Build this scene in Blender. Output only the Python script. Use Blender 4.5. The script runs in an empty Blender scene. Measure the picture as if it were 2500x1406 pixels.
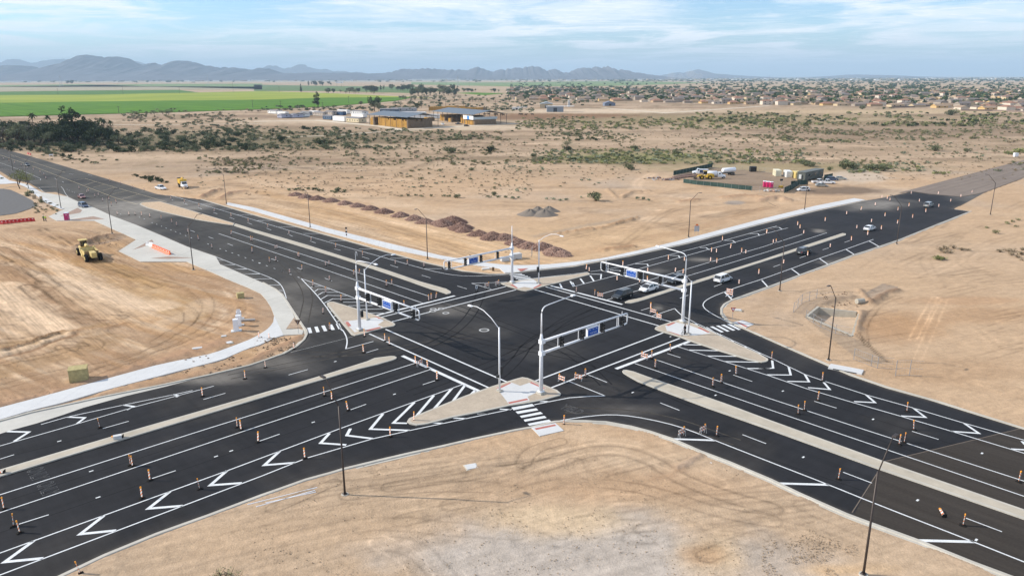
import bpy, bmesh, math, random
import numpy as np
from mathutils import Vector, Matrix
from mathutils.geometry import delaunay_2d_cdt, tessellate_polygon

R = math.radians
S = bpy.context.scene
COL = S.collection
rnd = random.Random(7)

# ------------------------------------------------------------------ camera
FPX, PITCH, ROLL, CH = 1848.27, R(15.585), R(-0.129), 41.361
cd = bpy.data.cameras.new('camera')
cam = bpy.data.objects.new('camera', cd); COL.objects.link(cam)
cd.sensor_width = 36.0; cd.lens = 36.0 * FPX / 2500.0
cd.clip_start = 1.0; cd.clip_end = 90000.0
cam.matrix_world = Matrix.Translation((0, 0, CH)) @ Matrix.Rotation(R(90) - PITCH, 4, 'X') @ Matrix.Rotation(ROLL, 4, 'Z')
S.camera = cam

# ------------------------------------------------------------------ sun and sky
SUN_EL, SUN_AZ = R(30.4), math.atan2(-0.9958, 0.092)      # azimuth from +Y towards +X
sd = Vector((math.sin(SUN_AZ) * math.cos(SUN_EL), math.cos(SUN_AZ) * math.cos(SUN_EL), math.sin(SUN_EL)))
sl = bpy.data.lights.new('sun', 'SUN'); sl.energy = 4.2; sl.angle = R(0.6); sl.color = (1.0, 0.93, 0.83)
so = bpy.data.objects.new('sun', sl); COL.objects.link(so)
so.rotation_euler = (-sd).to_track_quat('-Z', 'Y').to_euler(); so.location = (-200, 0, 300)

W = bpy.data.worlds.new('World'); S.world = W; W.use_nodes = True
nt = W.node_tree; nt.nodes.clear()
def N(tree, kind, **kw):
    n = tree.nodes.new(kind)
    for k, v in kw.items(): setattr(n, k, v)
    return n
out = N(nt, 'ShaderNodeOutputWorld'); bg = N(nt, 'ShaderNodeBackground'); bg.inputs[1].default_value = 0.12
sky = N(nt, 'ShaderNodeTexSky'); sky.sky_type = 'NISHITA'; sky.sun_disc = False
sky.sun_elevation = SUN_EL; sky.sun_rotation = SUN_AZ % (2 * math.pi); sky.altitude = 300; sky.air_density = 1.0
sky.dust_density = 0.6; sky.ozone_density = 2.2
tc = N(nt, 'ShaderNodeTexCoord'); sp = N(nt, 'ShaderNodeSeparateXYZ')
nt.links.new(tc.outputs['Generated'], sp.inputs[0])
def M(tree, op, a, b=None, c=None, clamp=False):
    n = N(tree, 'ShaderNodeMath', operation=op, use_clamp=clamp)
    for i, v in enumerate((a, b, c)):
        if v is None: continue
        if isinstance(v, (int, float)): n.inputs[i].default_value = v
        else: tree.links.new(v, n.inputs[i])
    return n.outputs[0]
zc = M(nt, 'MAXIMUM', sp.outputs['Z'], 0.0)
den = M(nt, 'ADD', zc, 0.045)
cx = M(nt, 'DIVIDE', sp.outputs['X'], den); cy = M(nt, 'DIVIDE', sp.outputs['Y'], den)
cmb = N(nt, 'ShaderNodeCombineXYZ'); nt.links.new(cx, cmb.inputs[0]); nt.links.new(cy, cmb.inputs[1])
def cloud(scale, det, rough, dist, rot, sy, lo, hi, off=0.0):
    mp = N(nt, 'ShaderNodeMapping'); mp.inputs['Rotation'].default_value = (0, 0, rot); mp.inputs['Scale'].default_value = (1, sy, 1)
    mp.inputs['Location'].default_value = (off, off * 0.7, off * .3)
    nt.links.new(cmb.outputs[0], mp.inputs[0])
    t = N(nt, 'ShaderNodeTexNoise'); t.inputs['Scale'].default_value = scale; t.inputs['Detail'].default_value = det
    t.inputs['Roughness'].default_value = rough; t.inputs['Distortion'].default_value = dist
    nt.links.new(mp.outputs[0], t.inputs['Vector'])
    mr = N(nt, 'ShaderNodeMapRange', interpolation_type='SMOOTHSTEP'); mr.inputs['From Min'].default_value = lo; mr.inputs['From Max'].default_value = hi
    nt.links.new(t.outputs['Fac'], mr.inputs[0]); return mr.outputs[0]
c1 = cloud(0.55, 9, 0.60, 0.8, R(20), 1.0, 0.40, 0.60, 3.1)
c2 = cloud(2.6, 10, 0.66, 1.2, R(-15), 1.5, 0.45, 0.72, 9.0)
c3 = cloud(0.16, 4, 0.5, 0.3, 0.0, 1.0, 0.30, 0.62, 5.0)
cm = M(nt, 'ADD', M(nt, 'MULTIPLY', c1, 0.86), M(nt, 'MULTIPLY', c2, 0.45))
cm = M(nt, 'ADD', M(nt, 'MULTIPLY', cm, M(nt, 'ADD', M(nt, 'MULTIPLY', c3, 0.6), 0.5)), 0.03, clamp=True)
mix = N(nt, 'ShaderNodeMix', data_type='RGBA'); mix.inputs[7].default_value = (7.0, 7.3, 7.7, 1)
blu = N(nt, 'ShaderNodeMix', data_type='RGBA', blend_type='MULTIPLY'); blu.inputs[0].default_value = 1.0; blu.inputs[7].default_value = (.70, .92, 1.16, 1); nt.links.new(sky.outputs[0], blu.inputs[6])
nt.links.new(cm, mix.inputs[0]); nt.links.new(blu.outputs[2], mix.inputs[6])
# whitish blue veil that thickens towards the horizon (the same all the way round)
veil = N(nt, 'ShaderNodeMapRange', interpolation_type='SMOOTHSTEP'); veil.inputs['From Min'].default_value = 0.0; veil.inputs['From Max'].default_value = 0.06
veil.inputs['To Min'].default_value = 0.78; veil.inputs['To Max'].default_value = 0.06
nt.links.new(zc, veil.inputs[0])
mix2 = N(nt, 'ShaderNodeMix', data_type='RGBA'); mix2.inputs[7].default_value = (2.7, 3.65, 4.45, 1)
nt.links.new(veil.outputs[0], mix2.inputs[0]); nt.links.new(mix.outputs[2], mix2.inputs[6])
nt.links.new(mix2.outputs[2], bg.inputs[0]); nt.links.new(bg.outputs[0], out.inputs[0])
S.view_settings.view_transform = 'Standard'; S.view_settings.look = 'None'
S.view_settings.exposure = 0.44; S.view_settings.gamma = 1.0; S.view_settings.use_curve_mapping = False
S.cycles.max_bounces = 6; S.cycles.volume_bounces = 0; S.cycles.transparent_max_bounces = 8

# ------------------------------------------------------------------ survey: photo pixels to places on the ground
_c, _s = math.cos(ROLL), math.sin(ROLL)
def ray(px, py):
    x = (px - 1250) / FPX; y = (703 - py) / FPX; x, y = _c * x - _s * y, _s * x + _c * y
    return (x, math.cos(PITCH) + math.sin(PITCH) * y, -math.sin(PITCH) + math.cos(PITCH) * y)
def G(px, py, z=0.0):
    r = ray(px, py); t = (z - CH) / r[2]; return Vector((r[0] * t, r[1] * t, z))
def proj(x, y, z=0.0):
    """numpy world -> photo pixel"""
    dz = z - CH
    yc = math.sin(PITCH) * y + math.cos(PITCH) * dz; dd = math.cos(PITCH) * y - math.sin(PITCH) * dz
    a = x / dd; b = yc / dd
    a, b = _c * a + _s * b, -_s * a + _c * b
    return 1250 + a * FPX, 703 - b * FPX
_O = {'a': (0, 100), 'b': (620, 100), 'c': (1240, 100), 'd': (1860, 100), 'e': (0, 340), 'f': (620, 340), 'g': (1240, 340), 'h': (1860, 340),
      'i': (0, 690), 'j': (620, 690), 'k': (1240, 690), 'l': (1860, 690), 'm': (0, 1046), 'n': (620, 1046), 'o': (1240, 1046), 'p': (1860, 1046)}
_Z = {'A': (820, 600), 'B': (1080, 560), 'C': (1400, 600), 'E': (1560, 700), 'S': (1160, 900), 'Z': (320, 380), 'Y': (1560, 380), 'X': (1860, 380),
      'V': (0, 380), 'U': (140, 540), 'M': (640, 240), 'N': (900, 240), 'O': (1200, 200), 'Q': (700, 180), 'R': (2180, 200)}
def P(L, *v):
    if L in _O: (ox, oy), s = _O[L], 3.90625
    elif L == 'W': ox, oy, s = 520, 640, 5.859
    elif L == '-': ox, oy, s = 0, 0, 1
    else: (ox, oy), s = _Z[L], 7.8125
    return [(ox + v[i] / s, oy + v[i + 1] / s) for i in range(0, len(v), 2)]
def GW(pts, z=0.0): return [G(a, b, z) for a, b in pts]
AZ_A, AZ_B = R(42.8), R(-47.35)
dA = Vector((math.cos(AZ_A), math.sin(AZ_A), 0)); dB = Vector((math.cos(AZ_B), math.sin(AZ_B), 0))
def ext(ws, d0=0.0, d1=0.0):
    ws = [w.copy() for w in ws]
    if d0: ws.insert(0, ws[0] + (ws[0] - ws[1]).normalized() * d0)
    if d1: ws.append(ws[-1] + (ws[-1] - ws[-2]).normalized() * d1)
    return ws
def smooth(ws, it=2):
    for _ in range(it):
        o = [ws[0]]
        for a, b in zip(ws, ws[1:]): o += [a.lerp(b, .25), a.lerp(b, .75)]
        o.append(ws[-1]); ws = o
    return ws

# ------------------------------------------------------------------ materials
MATS = {}
def aniso(t, pos, rot, sx, sy):
    """coordinates stretched along the heading rot"""
    o = []
    for a, s in ((rot, sx), (rot + math.pi / 2, sy)):
        d = N(t, 'ShaderNodeVectorMath', operation='DOT_PRODUCT'); t.links.new(pos, d.inputs[0]); d.inputs[1].default_value = (math.cos(a) * s, math.sin(a) * s, 0); o.append(d.outputs['Value'])
    c = N(t, 'ShaderNodeCombineXYZ'); t.links.new(o[0], c.inputs[0]); t.links.new(o[1], c.inputs[1]); z = N(t, 'ShaderNodeSeparateXYZ'); t.links.new(pos, z.inputs[0]); t.links.new(z.outputs[2], c.inputs[2]); return c.outputs[0]
def mat(name, col, rough=0.7, metal=0.0, ns=0.0, na=0.0, bump=0.0, coat=0.0, scale=(1, 1, 1), rot=0.0, col2=None, n2=0.0, a2=0.0, spec=None, alpha=1.0, emit=None):
    if spec is None: spec = .5 if rough < .75 else .06
    if name in MATS: return MATS[name]
    m = bpy.data.materials.new(name); m.use_nodes = True; t = m.node_tree
    b = t.nodes['Principled BSDF']; b.inputs['Roughness'].default_value = rough; b.inputs['Metallic'].default_value = metal
    b.inputs['Specular IOR Level'].default_value = spec
    b.inputs['Base Color'].default_value = (*col, 1)
    if coat: b.inputs['Coat Weight'].default_value = coat; b.inputs['Coat Roughness'].default_value = 0.08
    if alpha < 1: b.inputs['Alpha'].default_value = alpha
    if ns:
        g = N(t, 'ShaderNodeNewGeometry'); mpo = aniso(t, g.outputs['Position'], rot, scale[0], scale[1])
        nz = N(t, 'ShaderNodeTexNoise'); nz.inputs['Scale'].default_value = ns; nz.inputs['Detail'].default_value = 5; nz.inputs['Roughness'].default_value = 0.62
        t.links.new(mpo, nz.inputs['Vector'])
        f = nz.outputs['Fac']
        if n2:
            nb = N(t, 'ShaderNodeTexNoise'); nb.inputs['Scale'].default_value = n2; nb.inputs['Detail'].default_value = 4; t.links.new(g.outputs['Position'], nb.inputs['Vector'])
            f = M(t, 'ADD', M(t, 'MULTIPLY', f, 1 - a2), M(t, 'MULTIPLY', nb.outputs['Fac'], a2))
        cr = N(t, 'ShaderNodeMapRange'); cr.inputs['From Min'].default_value = 0.3; cr.inputs['From Max'].default_value = 0.7; t.links.new(f, cr.inputs[0])
        mx = N(t, 'ShaderNodeMix', data_type='RGBA')
        c2 = col2 or tuple(min(1, c * (1 + na)) for c in col)
        mx.inputs[6].default_value = (*[c * (1 - (0 if col2 else na)) for c in col], 1); mx.inputs[7].default_value = (*c2, 1)
        t.links.new(cr.outputs[0], mx.inputs[0]); t.links.new(mx.outputs[2], b.inputs['Base Color'])
        if bump:
            bp = N(t, 'ShaderNodeBump'); bp.inputs['Strength'].default_value = 0.6; bp.inputs['Distance'].default_value = bump
            t.links.new(nz.outputs['Fac'], bp.inputs['Height']); t.links.new(bp.outputs[0], b.inputs['Normal'])
    MATS[name] = m; return m
def attr_mat(name, rough, fine, famt, mid, mamt, bump, spec=0.3, streak=None, speck=0.0):
    """base colour from the mesh's own colour layer, broken up by noise"""
    m = bpy.data.materials.new(name); m.use_nodes = True; t = m.node_tree; b = t.nodes['Principled BSDF']
    b.inputs['Roughness'].default_value = rough; b.inputs['Specular IOR Level'].default_value = spec
    at = N(t, 'ShaderNodeAttribute'); at.attribute_name = 'Col'
    g = N(t, 'ShaderNodeNewGeometry')
    def nz(sc, det=6, v=None, ro=.65):
        n = N(t, 'ShaderNodeTexNoise'); n.inputs['Scale'].default_value = sc; n.inputs['Detail'].default_value = det; n.inputs['Roughness'].default_value = ro
        t.links.new(v or g.outputs['Position'], n.inputs['Vector']); return n.outputs['Fac']
    n1, n2 = nz(fine), nz(mid, 5)
    f = M(t, 'ADD', M(t, 'MULTIPLY', M(t, 'SUBTRACT', n1, .5), famt * 2), M(t, 'MULTIPLY', M(t, 'SUBTRACT', n2, .5), mamt * 2))
    if streak:
        for (rz, sx, sy, sc, am) in streak:
            mpo = aniso(t, g.outputs['Position'], rz, sx, sy)
            s_ = M(t, 'MULTIPLY', M(t, 'SUBTRACT', nz(sc, 4, mpo), .5), abs(am) * 2); f = M(t, 'ADD', f, M(t, 'MULTIPLY', s_, at.outputs['Alpha']) if am < 0 else s_)
    if speck:
        mr = N(t, 'ShaderNodeMapRange', interpolation_type='SMOOTHSTEP'); mr.inputs['From Min'].default_value = .57; mr.inputs['From Max'].default_value = .68; t.links.new(nz(2.6, 9, None, .8), mr.inputs[0])
        f = M(t, 'SUBTRACT', f, M(t, 'MULTIPLY', mr.outputs[0], speck))
    f = M(t, 'ADD', f, 1.0)
    vm = N(t, 'ShaderNodeVectorMath', operation='SCALE'); t.links.new(at.outputs['Color'], vm.inputs[0]); t.links.new(f, vm.inputs['Scale'])
    t.links.new(vm.outputs[0], b.inputs['Base Color'])
    if bump:
        bp = N(t, 'ShaderNodeBump'); bp.inputs['Strength'].default_value = .8; bp.inputs['Distance'].default_value = bump
        t.links.new(M(t, 'ADD', n1, M(t, 'MULTIPLY', n2, 1.5)), bp.inputs['Height']); t.links.new(bp.outputs[0], b.inputs['Normal'])
    MATS[name] = m; return m

M_PAINT = mat('road_paint', (0.64, 0.65, 0.645), 0.6, ns=.8, na=0.24, n2=7, a2=.55)
M_PAINTY = mat('yellow_paint', (0.50, 0.40, 0.22), 0.6, ns=1.3, na=0.2)
M_PAINTD = mat('dusty_paint', (0.42, 0.42, 0.40), 0.7, ns=1.3, na=0.2)
M_KERB = mat('kerb_concrete', (0.46, 0.43, 0.37), 0.85, ns=1.2, na=0.16, bump=.01, n2=.25, a2=.5)
M_WALK = mat('sidewalk_concrete', (0.56, 0.56, 0.55), 0.85, ns=.9, na=0.10, n2=.15, a2=.6)
M_APRON = mat('apron_concrete', (0.50, 0.48, 0.43), 0.85, ns=.8, na=0.12, n2=.12, a2=.6)
M_MEDIAN = mat('median_concrete', (0.44, 0.39, 0.31), 0.9, ns=.8, na=0.16, n2=.2, a2=.6)
M_PAVER = mat('median_paver', (0.42, 0.35, 0.27), 0.9, ns=2.5, na=0.2, n2=.3, a2=.5)
M_BRICK = mat('tactile_brick', (0.42, 0.16, 0.13), 0.8, ns=3.0, na=0.15)
M_WHITE = mat('white_enamel', (0.80, 0.81, 0.83), 0.35, ns=2, na=.03)
M_BRONZE = mat('bronze_metal', (0.045, 0.032, 0.026), 0.45, metal=.3)
M_BLACK = mat('black_plastic', (0.012, 0.012, 0.013), 0.5)
M_RUBBER = mat('black_rubber', (0.018, 0.017, 0.016), 0.85)
M_AMBER = mat('amber_lens', (0.85, 0.33, 0.02), 0.3)
M_BLUE = mat('sign_blue', (0.01, 0.09, 0.42), 0.4)
M_GLASS = mat('car_glass', (0.012, 0.015, 0.018), 0.08, spec=.8)
M_LENS = mat('lamp_lens', (0.6, 0.62, 0.62), 0.2)
M_RED = mat('tail_lens', (0.25, 0.01, 0.01), 0.3)
M_CHROME = mat('wheel_alloy', (0.45, 0.45, 0.46), 0.35, metal=.8)
M_STEEL = mat('galvanised_steel', (0.40, 0.41, 0.42), 0.5, metal=.5)
M_YEL = mat('machine_yellow', (0.62, 0.38, 0.03), 0.45, ns=1.5, na=.15)

# ------------------------------------------------------------------ mesh tools
class MB:
    def __init__(s): s.v = []; s.f = []; s.m = []; s.c = None
    def face(s, pts, mi=0):
        b = len(s.v); s.v += [tuple(p) for p in pts]; s.f.append(tuple(range(b, b + len(pts)))); s.m.append(mi)
    def add(s, vs, fs, mi=0):
        b = len(s.v); s.v += [tuple(p) for p in vs]; s.f += [tuple(b + i for i in f) for f in fs]; s.m += [mi] * len(fs)
    def box(s, c, d, mi=0, rz=0.0, taper=1.0, ry=0.0, rx=0.0):
        x, y, z = d[0] / 2, d[1] / 2, d[2] / 2
        vs = [Vector((sx * x * (taper if sz > 0 else 1), sy * y * (taper if sz > 0 else 1), sz * z)) for sz in (-1, 1) for sy in (-1, 1) for sx in (-1, 1)]
        mt = Matrix.Translation(c) @ Matrix.Rotation(rz, 4, 'Z') @ Matrix.Rotation(ry, 4, 'Y') @ Matrix.Rotation(rx, 4, 'X')
        s.add([mt @ v for v in vs], [(0, 2, 3, 1), (4, 5, 7, 6), (0, 1, 5, 4), (2, 6, 7, 3), (0, 4, 6, 2), (1, 3, 7, 5)], mi)
    def tube(s, pts, rad, n=8, mi=0, cap=True):
        pts = [Vector(p) for p in pts]; k = len(pts)
        if not hasattr(rad, '__len__'): rad = [rad] * k
        vs = []; up = Vector((0, 0, 1))
        for i, p in enumerate(pts):
            d = (pts[min(i + 1, k - 1)] - pts[max(i - 1, 0)]).normalized()
            a = d.cross(up if abs(d.z) < .95 else Vector((1, 0, 0))).normalized(); b = d.cross(a)
            for q in range(n):
                t = 2 * math.pi * q / n; vs.append(p + (a * math.cos(t) + b * math.sin(t)) * rad[i])
        fs = [(i * n + q, i * n + (q + 1) % n, (i + 1) * n + (q + 1) % n, (i + 1) * n + q) for i in range(k - 1) for q in range(n)]
        if cap: fs += [tuple(range(n))[::-1], tuple((k - 1) * n + q for q in range(n))]
        s.add(vs, fs, mi)
    def wheel(s, c, r, w, axis='y', n=14, mi=0):
        a = Vector((0, 1, 0)) if axis == 'y' else Vector((1, 0, 0)); c = Vector(c)
        s.tube([c - a * w / 2, c - a * w * .38, c + a * w * .38, c + a * w / 2], [r * .9, r, r, r * .9], n, mi)
    def prism(s, pts, z0, z1, mi=0, side=None, sides=True):
        """vertical prism over a polygon of xy points"""
        pts = [Vector((p[0], p[1], 0)) for p in pts]; n = len(pts)
        ar = sum(pts[i].x * pts[(i + 1) % n].y - pts[(i + 1) % n].x * pts[i].y for i in range(n))
        if ar < 0: pts.reverse()
        tr = tessellate_polygon([pts])
        b = len(s.v); s.v += [(p.x, p.y, z1) for p in pts]
        for t in tr:
            a, b2, c = (pts[i] for i in t)
            if (b2 - a).cross(c - a).z < 0: t = t[::-1]
            s.f.append(tuple(b + i for i in t)); s.m.append(mi)
        if sides:
            q = len(s.v); s.v += [(p.x, p.y, z0) for p in pts]
            for i in range(n):
                j = (i + 1) % n; s.f.append((q + i, q + j, b + j, b + i)); s.m.append(mi if side is None else side)
    def build(s, name, mats, parent=None, smooth_=False, mesh_only=False, label=None):
        me = bpy.data.meshes.new(name); me.from_pydata(s.v, [], s.f)
        if not isinstance(mats, (list, tuple)): mats = [mats]
        for m in mats: me.materials.append(m)
        if len(mats) > 1: me.polygons.foreach_set('material_index', s.m)
        if smooth_: me.polygons.foreach_set('use_smooth', [True] * len(s.f))
        if mesh_only: return me
        return place(me, name, parent, label)
def place(me, name, parent=None, label=None, loc=None, rz=None, sc=None):
    o = bpy.data.objects.new(name, me); COL.objects.link(o)
    if parent: o.parent = parent
    if label: o['label'] = label
    if loc is not None: o.location = loc
    if rz is not None: o.rotation_euler = (0, 0, rz)
    if sc is not None: o.scale = (sc, sc, sc) if isinstance(sc, (int, float)) else sc
    return o
def tag(o, label=None, cat=None, group=None, kind=None):
    if label: o['label'] = label
    if cat: o['category'] = cat
    if group: o['group'] = group
    if kind: o['kind'] = kind
    return o
def thing(name, loc, rz=0.0, label=None, cat=None, group=None):
    o = bpy.data.objects.new(name, None); COL.objects.link(o); o.empty_display_size = .2
    o.location = loc; o.rotation_euler = (0, 0, rz); return tag(o, label, cat, group)
def dup(root, loc=None, rz=None, label=None, group=None, sc=None):
    r = root.copy(); COL.objects.link(r)
    if loc is not None: r.location = loc
    if rz is not None: r.rotation_euler = (0, 0, rz)
    if sc is not None: r.scale = (sc, sc, sc)
    if label: r['label'] = label
    if group: r['group'] = group
    for ch in KIDS.get(root.name, ()):
        c = ch.copy(); COL.objects.link(c); c.parent = r
        for g in KIDS.get(ch.name, ()):
            d = g.copy(); COL.objects.link(d); d.parent = c
    return r
KIDS = {}
def reg(root):
    """remember a thing's parts so that it can be copied"""
    for o in [root] + list(root.children):
        KIDS[o.name] = list(o.children)
        for c in o.children: KIDS[c.name] = list(c.children)
    return root
ORD = 'first second third fourth fifth sixth seventh eighth ninth tenth eleventh twelfth thirteenth fourteenth fifteenth sixteenth seventeenth eighteenth nineteenth twentieth'.split()
def nth(i):
    if i < 20: return ORD[i]
    k = i + 1; return f"{k}{'th' if 10 < k % 100 < 14 else {1: 'st', 2: 'nd', 3: 'rd'}.get(k % 10, 'th')}"
LAND = [((1315, 520), 'the grey gravel mounds'), ((1700, 455), 'the yellow loader'), ((1980, 440), 'the dark green trailer'), ((960, 320), 'the open hay barn by the homes'),
        ((1160, 300), 'the hay barn with blue panel'), ((730, 470), 'the start of the rock piles'), ((1455, 480), 'the big round mesquite'), ((445, 445), 'the truck with yellow box'),
        ((1380, 360), 'the lone dark tree'), ((1550, 370), 'the green thicket'), ((2065, 405), 'the big shrubs behind the trailer'), ((200, 340), 'the dark grove'),
        ((2280, 362), 'the lone round shrub'), ((2300, 620), 'the right-hand dirt lot bushes'), ((700, 295), 'the row of manufactured homes'), ((1350, 265), 'the small grey farm shed'),
        ((2160, 262), 'the tall two-storey house'), ((2420, 270), 'the white gabled houses'), ((1000, 230), 'the tree-lined farmstead'), ((1750, 240), 'the red roofed houses')]
def batch_labels(items, desc):
    """items: [(obj, px, py)] -> labels by nearest landmark, side and order"""
    b = {}
    for o, px, py in items:
        (lx, ly), nm = min(LAND, key=lambda l: abs(l[0][0] - px) + 4 * abs(l[0][1] - py))
        dx, dy = px - lx, (py - ly) * 4
        side = ('right of' if dx > 0 else 'left of') if abs(dx) > abs(dy) else ('in front of' if dy > 0 else 'beyond')
        b.setdefault((o['_d'] if '_d' in o else desc, side, nm), []).append((abs(dx) + abs(dy), id(o), o))
    for (d, side, nm), L in b.items():
        L.sort(key=lambda t: t[:2])
        for i, (_, _, o) in enumerate(L):
            o['label'] = f'{nth(i)} {d} {side} {nm}'
            if '_d' in o: del o['_d']
# ------------------------------------------------------------------ numpy noise
def _h(ix, iy, s):
    n = (ix.astype(np.int64) * 374761393 + iy.astype(np.int64) * 668265263 + s * 1442695041) & 0xffffffff
    n = ((n ^ (n >> 13)) * 1274126177) & 0xffffffff
    return ((n ^ (n >> 16)) & 0xffffff) / float(0xffffff)
def vn(x, y, s=0):
    ix, iy = np.floor(x), np.floor(y); fx, fy = x - ix, y - iy
    fx = fx * fx * (3 - 2 * fx); fy = fy * fy * (3 - 2 * fy)
    a, b, c, d = _h(ix, iy, s), _h(ix + 1, iy, s), _h(ix, iy + 1, s), _h(ix + 1, iy + 1, s)
    return (a * (1 - fx) + b * fx) * (1 - fy) + (c * (1 - fx) + d * fx) * fy
def fbm(x, y, s=0, o=4, g=.55):
    r = 0; a = 1; t = 0
    for i in range(o): r = r + a * vn(x, y, s + i * 17); t += a; a *= g; x = x * 2.03 + 5.1; y = y * 2.03 + 1.7
    return r / t
def ani(x, y, ang, lx, ly, s=0, o=4):
    c, q = math.cos(ang), math.sin(ang); return fbm((c * x + q * y) / lx, (-q * x + c * y) / ly, s, o)
def sst(a, b, x): t = np.clip((x - a) / (b - a), 0, 1); return t * t * (3 - 2 * t)
def inpoly(x, y, poly):
    ins = np.zeros(x.shape, bool); n = len(poly)
    for i in range(n):
        x1, y1 = poly[i][0], poly[i][1]; x2, y2 = poly[(i + 1) % n][0], poly[(i + 1) % n][1]
        if y1 == y2: continue
        c = ((y1 > y) != (y2 > y)) & (x < (x2 - x1) * (y - y1) / (y2 - y1) + x1); ins ^= c
    return ins
def pdist(x, y, pl):
    d = np.full(x.shape, 1e9)
    for a, b in zip(pl, pl[1:]):
        vx, vy = b[0] - a[0], b[1] - a[1]; L = vx * vx + vy * vy + 1e-9
        t = np.clip(((x - a[0]) * vx + (y - a[1]) * vy) / L, 0, 1)
        d = np.minimum(d, np.hypot(x - a[0] - t * vx, y - a[1] - t * vy))
    return d

# ------------------------------------------------------------------ surveyed lines (photo pixels)
K_SOUTH = P('-', 158.7, 1406, 256, 1359.6, 384, 1307, 512, 1261, 640, 1212.4) + P('n', 250, 590, 500, 500, 720, 440, 870, 395, 1200, 315, 1500, 245, 1800, 180, 2100, 110, 2500, 25) + \
    P('-', 1297, 1046, 1355.8, 1031.8, 1390, 1030.2, 1428.8, 1030.6, 1480, 1033, 1539.5, 1044, 1585.6, 1056, 1639.4, 1074, 1708.5, 1104.4, 1777.6, 1130.5, 1880, 1174, 1949.6, 1207.8, 2064.8, 1258.5, 2116, 1277.7, 2244, 1324.5, 2372, 1376.2, 2449, 1405)
K_EAST = P('-', 2500, 1045.8, 2372, 1006.2, 2269.6, 974.2, 2167, 946, 2077.6, 915.3, 2013.6, 887.6, 1924, 848.7, 1880, 829.3, 1818.6, 802.4, 1788, 788.3, 1771, 778, 1763.5, 766.6, 1763.5, 753.8, 1771, 743.5, 1790, 733.3, 1828.8, 719.2, 1885.6, 699, 1954.7, 672.8, 2023.8, 647.2, 2087.8, 622.9, 2116, 614.5, 2200.5, 585.5, 2295.2, 547, 2372, 516.6)
NE_END = P('h', 1830, 665, 1980, 590, 2130, 508, 1900, 552, 1600, 525, 1430, 500, 1150, 560)
K_NE = P('-', 2116, 489.8, 1988, 516.6, 1860, 547.4, 1675.2, 596, 1534.4, 626.7, 1434.6, 644.6, 1400, 651.5, 1323, 659.5, 1259, 666, 1237.4, 669.4, 1196, 669.5, 1132, 662.5, 1042.4, 642, 952.8, 617.8, 799.2, 574.5, 720, 552.5, 640, 530.7, 491.5, 487.2)
FAR_NW = P('-', 384, 474.5, 307.2, 450.5, 204.8, 420, 102.4, 390, 0, 361)
NEAR_NW = P('-', 0, 418, 30.7, 437.3, 74.2, 448.8, 110, 470.6, 135.7, 469.3, 164, 479.5)
K_W1 = P('-', 192, 493.6, 230, 507.7, 271.5, 526.9, 332.8, 550, 399.4, 578, 457, 603, 527, 626.7, 537.6, 646, 640, 690.7)
K_W2 = P('-', 640, 690.7, 655, 699, 670, 706.6, 687, 720, 697.5, 735.6, 712.9, 759.5, 738.5, 798.7, 745.3, 807.3, 747, 815.8, 740.2, 829.5, 721.4, 846.5, 690.7, 863.6, 656.5, 875.5, 606.7, 892.2, 504, 916.6, 384, 942, 256, 967, 179, 984, 77, 1006, 0, 1027)
wS = ext(GW(K_SOUTH), 70, 90); wE = ext(GW(K_EAST), 120, 0); wNEe = GW(NE_END); wN = GW(K_NE); wFN = ext(GW(FAR_NW), 0, 260); wNN = ext(GW(NEAR_NW), 260, 0)
wW1 = GW(K_W1); wW2 = ext(GW(K_W2), 0, 80)
LOOP = wS + wE + wNEe + wN + wFN + wNN + wW1 + wW2[1:]
SW_OUT = P('-', 692.4, 819.2, 678.7, 822.6, 661.7, 829.5, 640, 841, 605.3, 851.6, 540.5, 880, 512, 887, 384, 920.4, 256, 953.7, 153.6, 984.4, 76.8, 1002.3, 0, 1025.4)
SW_IN = P('-', 669.3, 771.4, 666.8, 788.5, 656.5, 802, 636, 815.8, 615.6, 827.7, 571, 844.8, 520, 863.6, 384, 891.7, 256, 926.8, 102.4, 969, 0, 996)
APRON = K_W1[:] + P('-', 655, 699, 670, 706.6, 687, 720, 697.5, 735.6, 712.9, 759.5, 719, 775.5) + P('W', 1045, 965, 1240, 960, 1290, 985, 1280, 1037) + SW_OUT[:1] + SW_IN[:1] + \
    P('-', 661.7, 751, 649.7, 732, 636, 716.8, 605.3, 703, 562.7, 686, 520, 666.5, 455.7, 639.5, 343, 639.5, 289.3, 614, 332.8, 585.8, 230.4, 539.7, 138.2, 539.7, 119, 529.4, 158.7, 510.2, 110, 483.4, 84.5, 468, 110, 471.5, 164, 480.5)
wAP = GW(APRON)
N_IN = P('-', 555.5, 494.9, 620, 507.5, 799.2, 557.6, 952.8, 595.4, 1080, 625.4, 1188.8, 643, 1246.4, 648.3, 1297.6, 648.3, 1348.8, 645.4, 1400, 640.2, 1470.4, 631.5, 1572.8, 609, 1649.6, 590.4, 1860, 535.3, 1988, 503.8, 2085.3, 484.6)
N_OUT = P('-', 553, 500.5, 620, 516.6, 799, 568.5, 952.8, 608.8, 1080, 633.5, 1156.8, 648, 1218, 656, 1262, 664, 1323, 657.6, 1400, 649.5, 1434.6, 642.6, 1534.4, 624.7, 1675.2, 594, 1860, 545.4, 1988, 514.6, 2112, 488.8)
PIT = GW(P('l', 424, 325, 533, 235, 900, 276, 931, 301, 864, 514))

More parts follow.
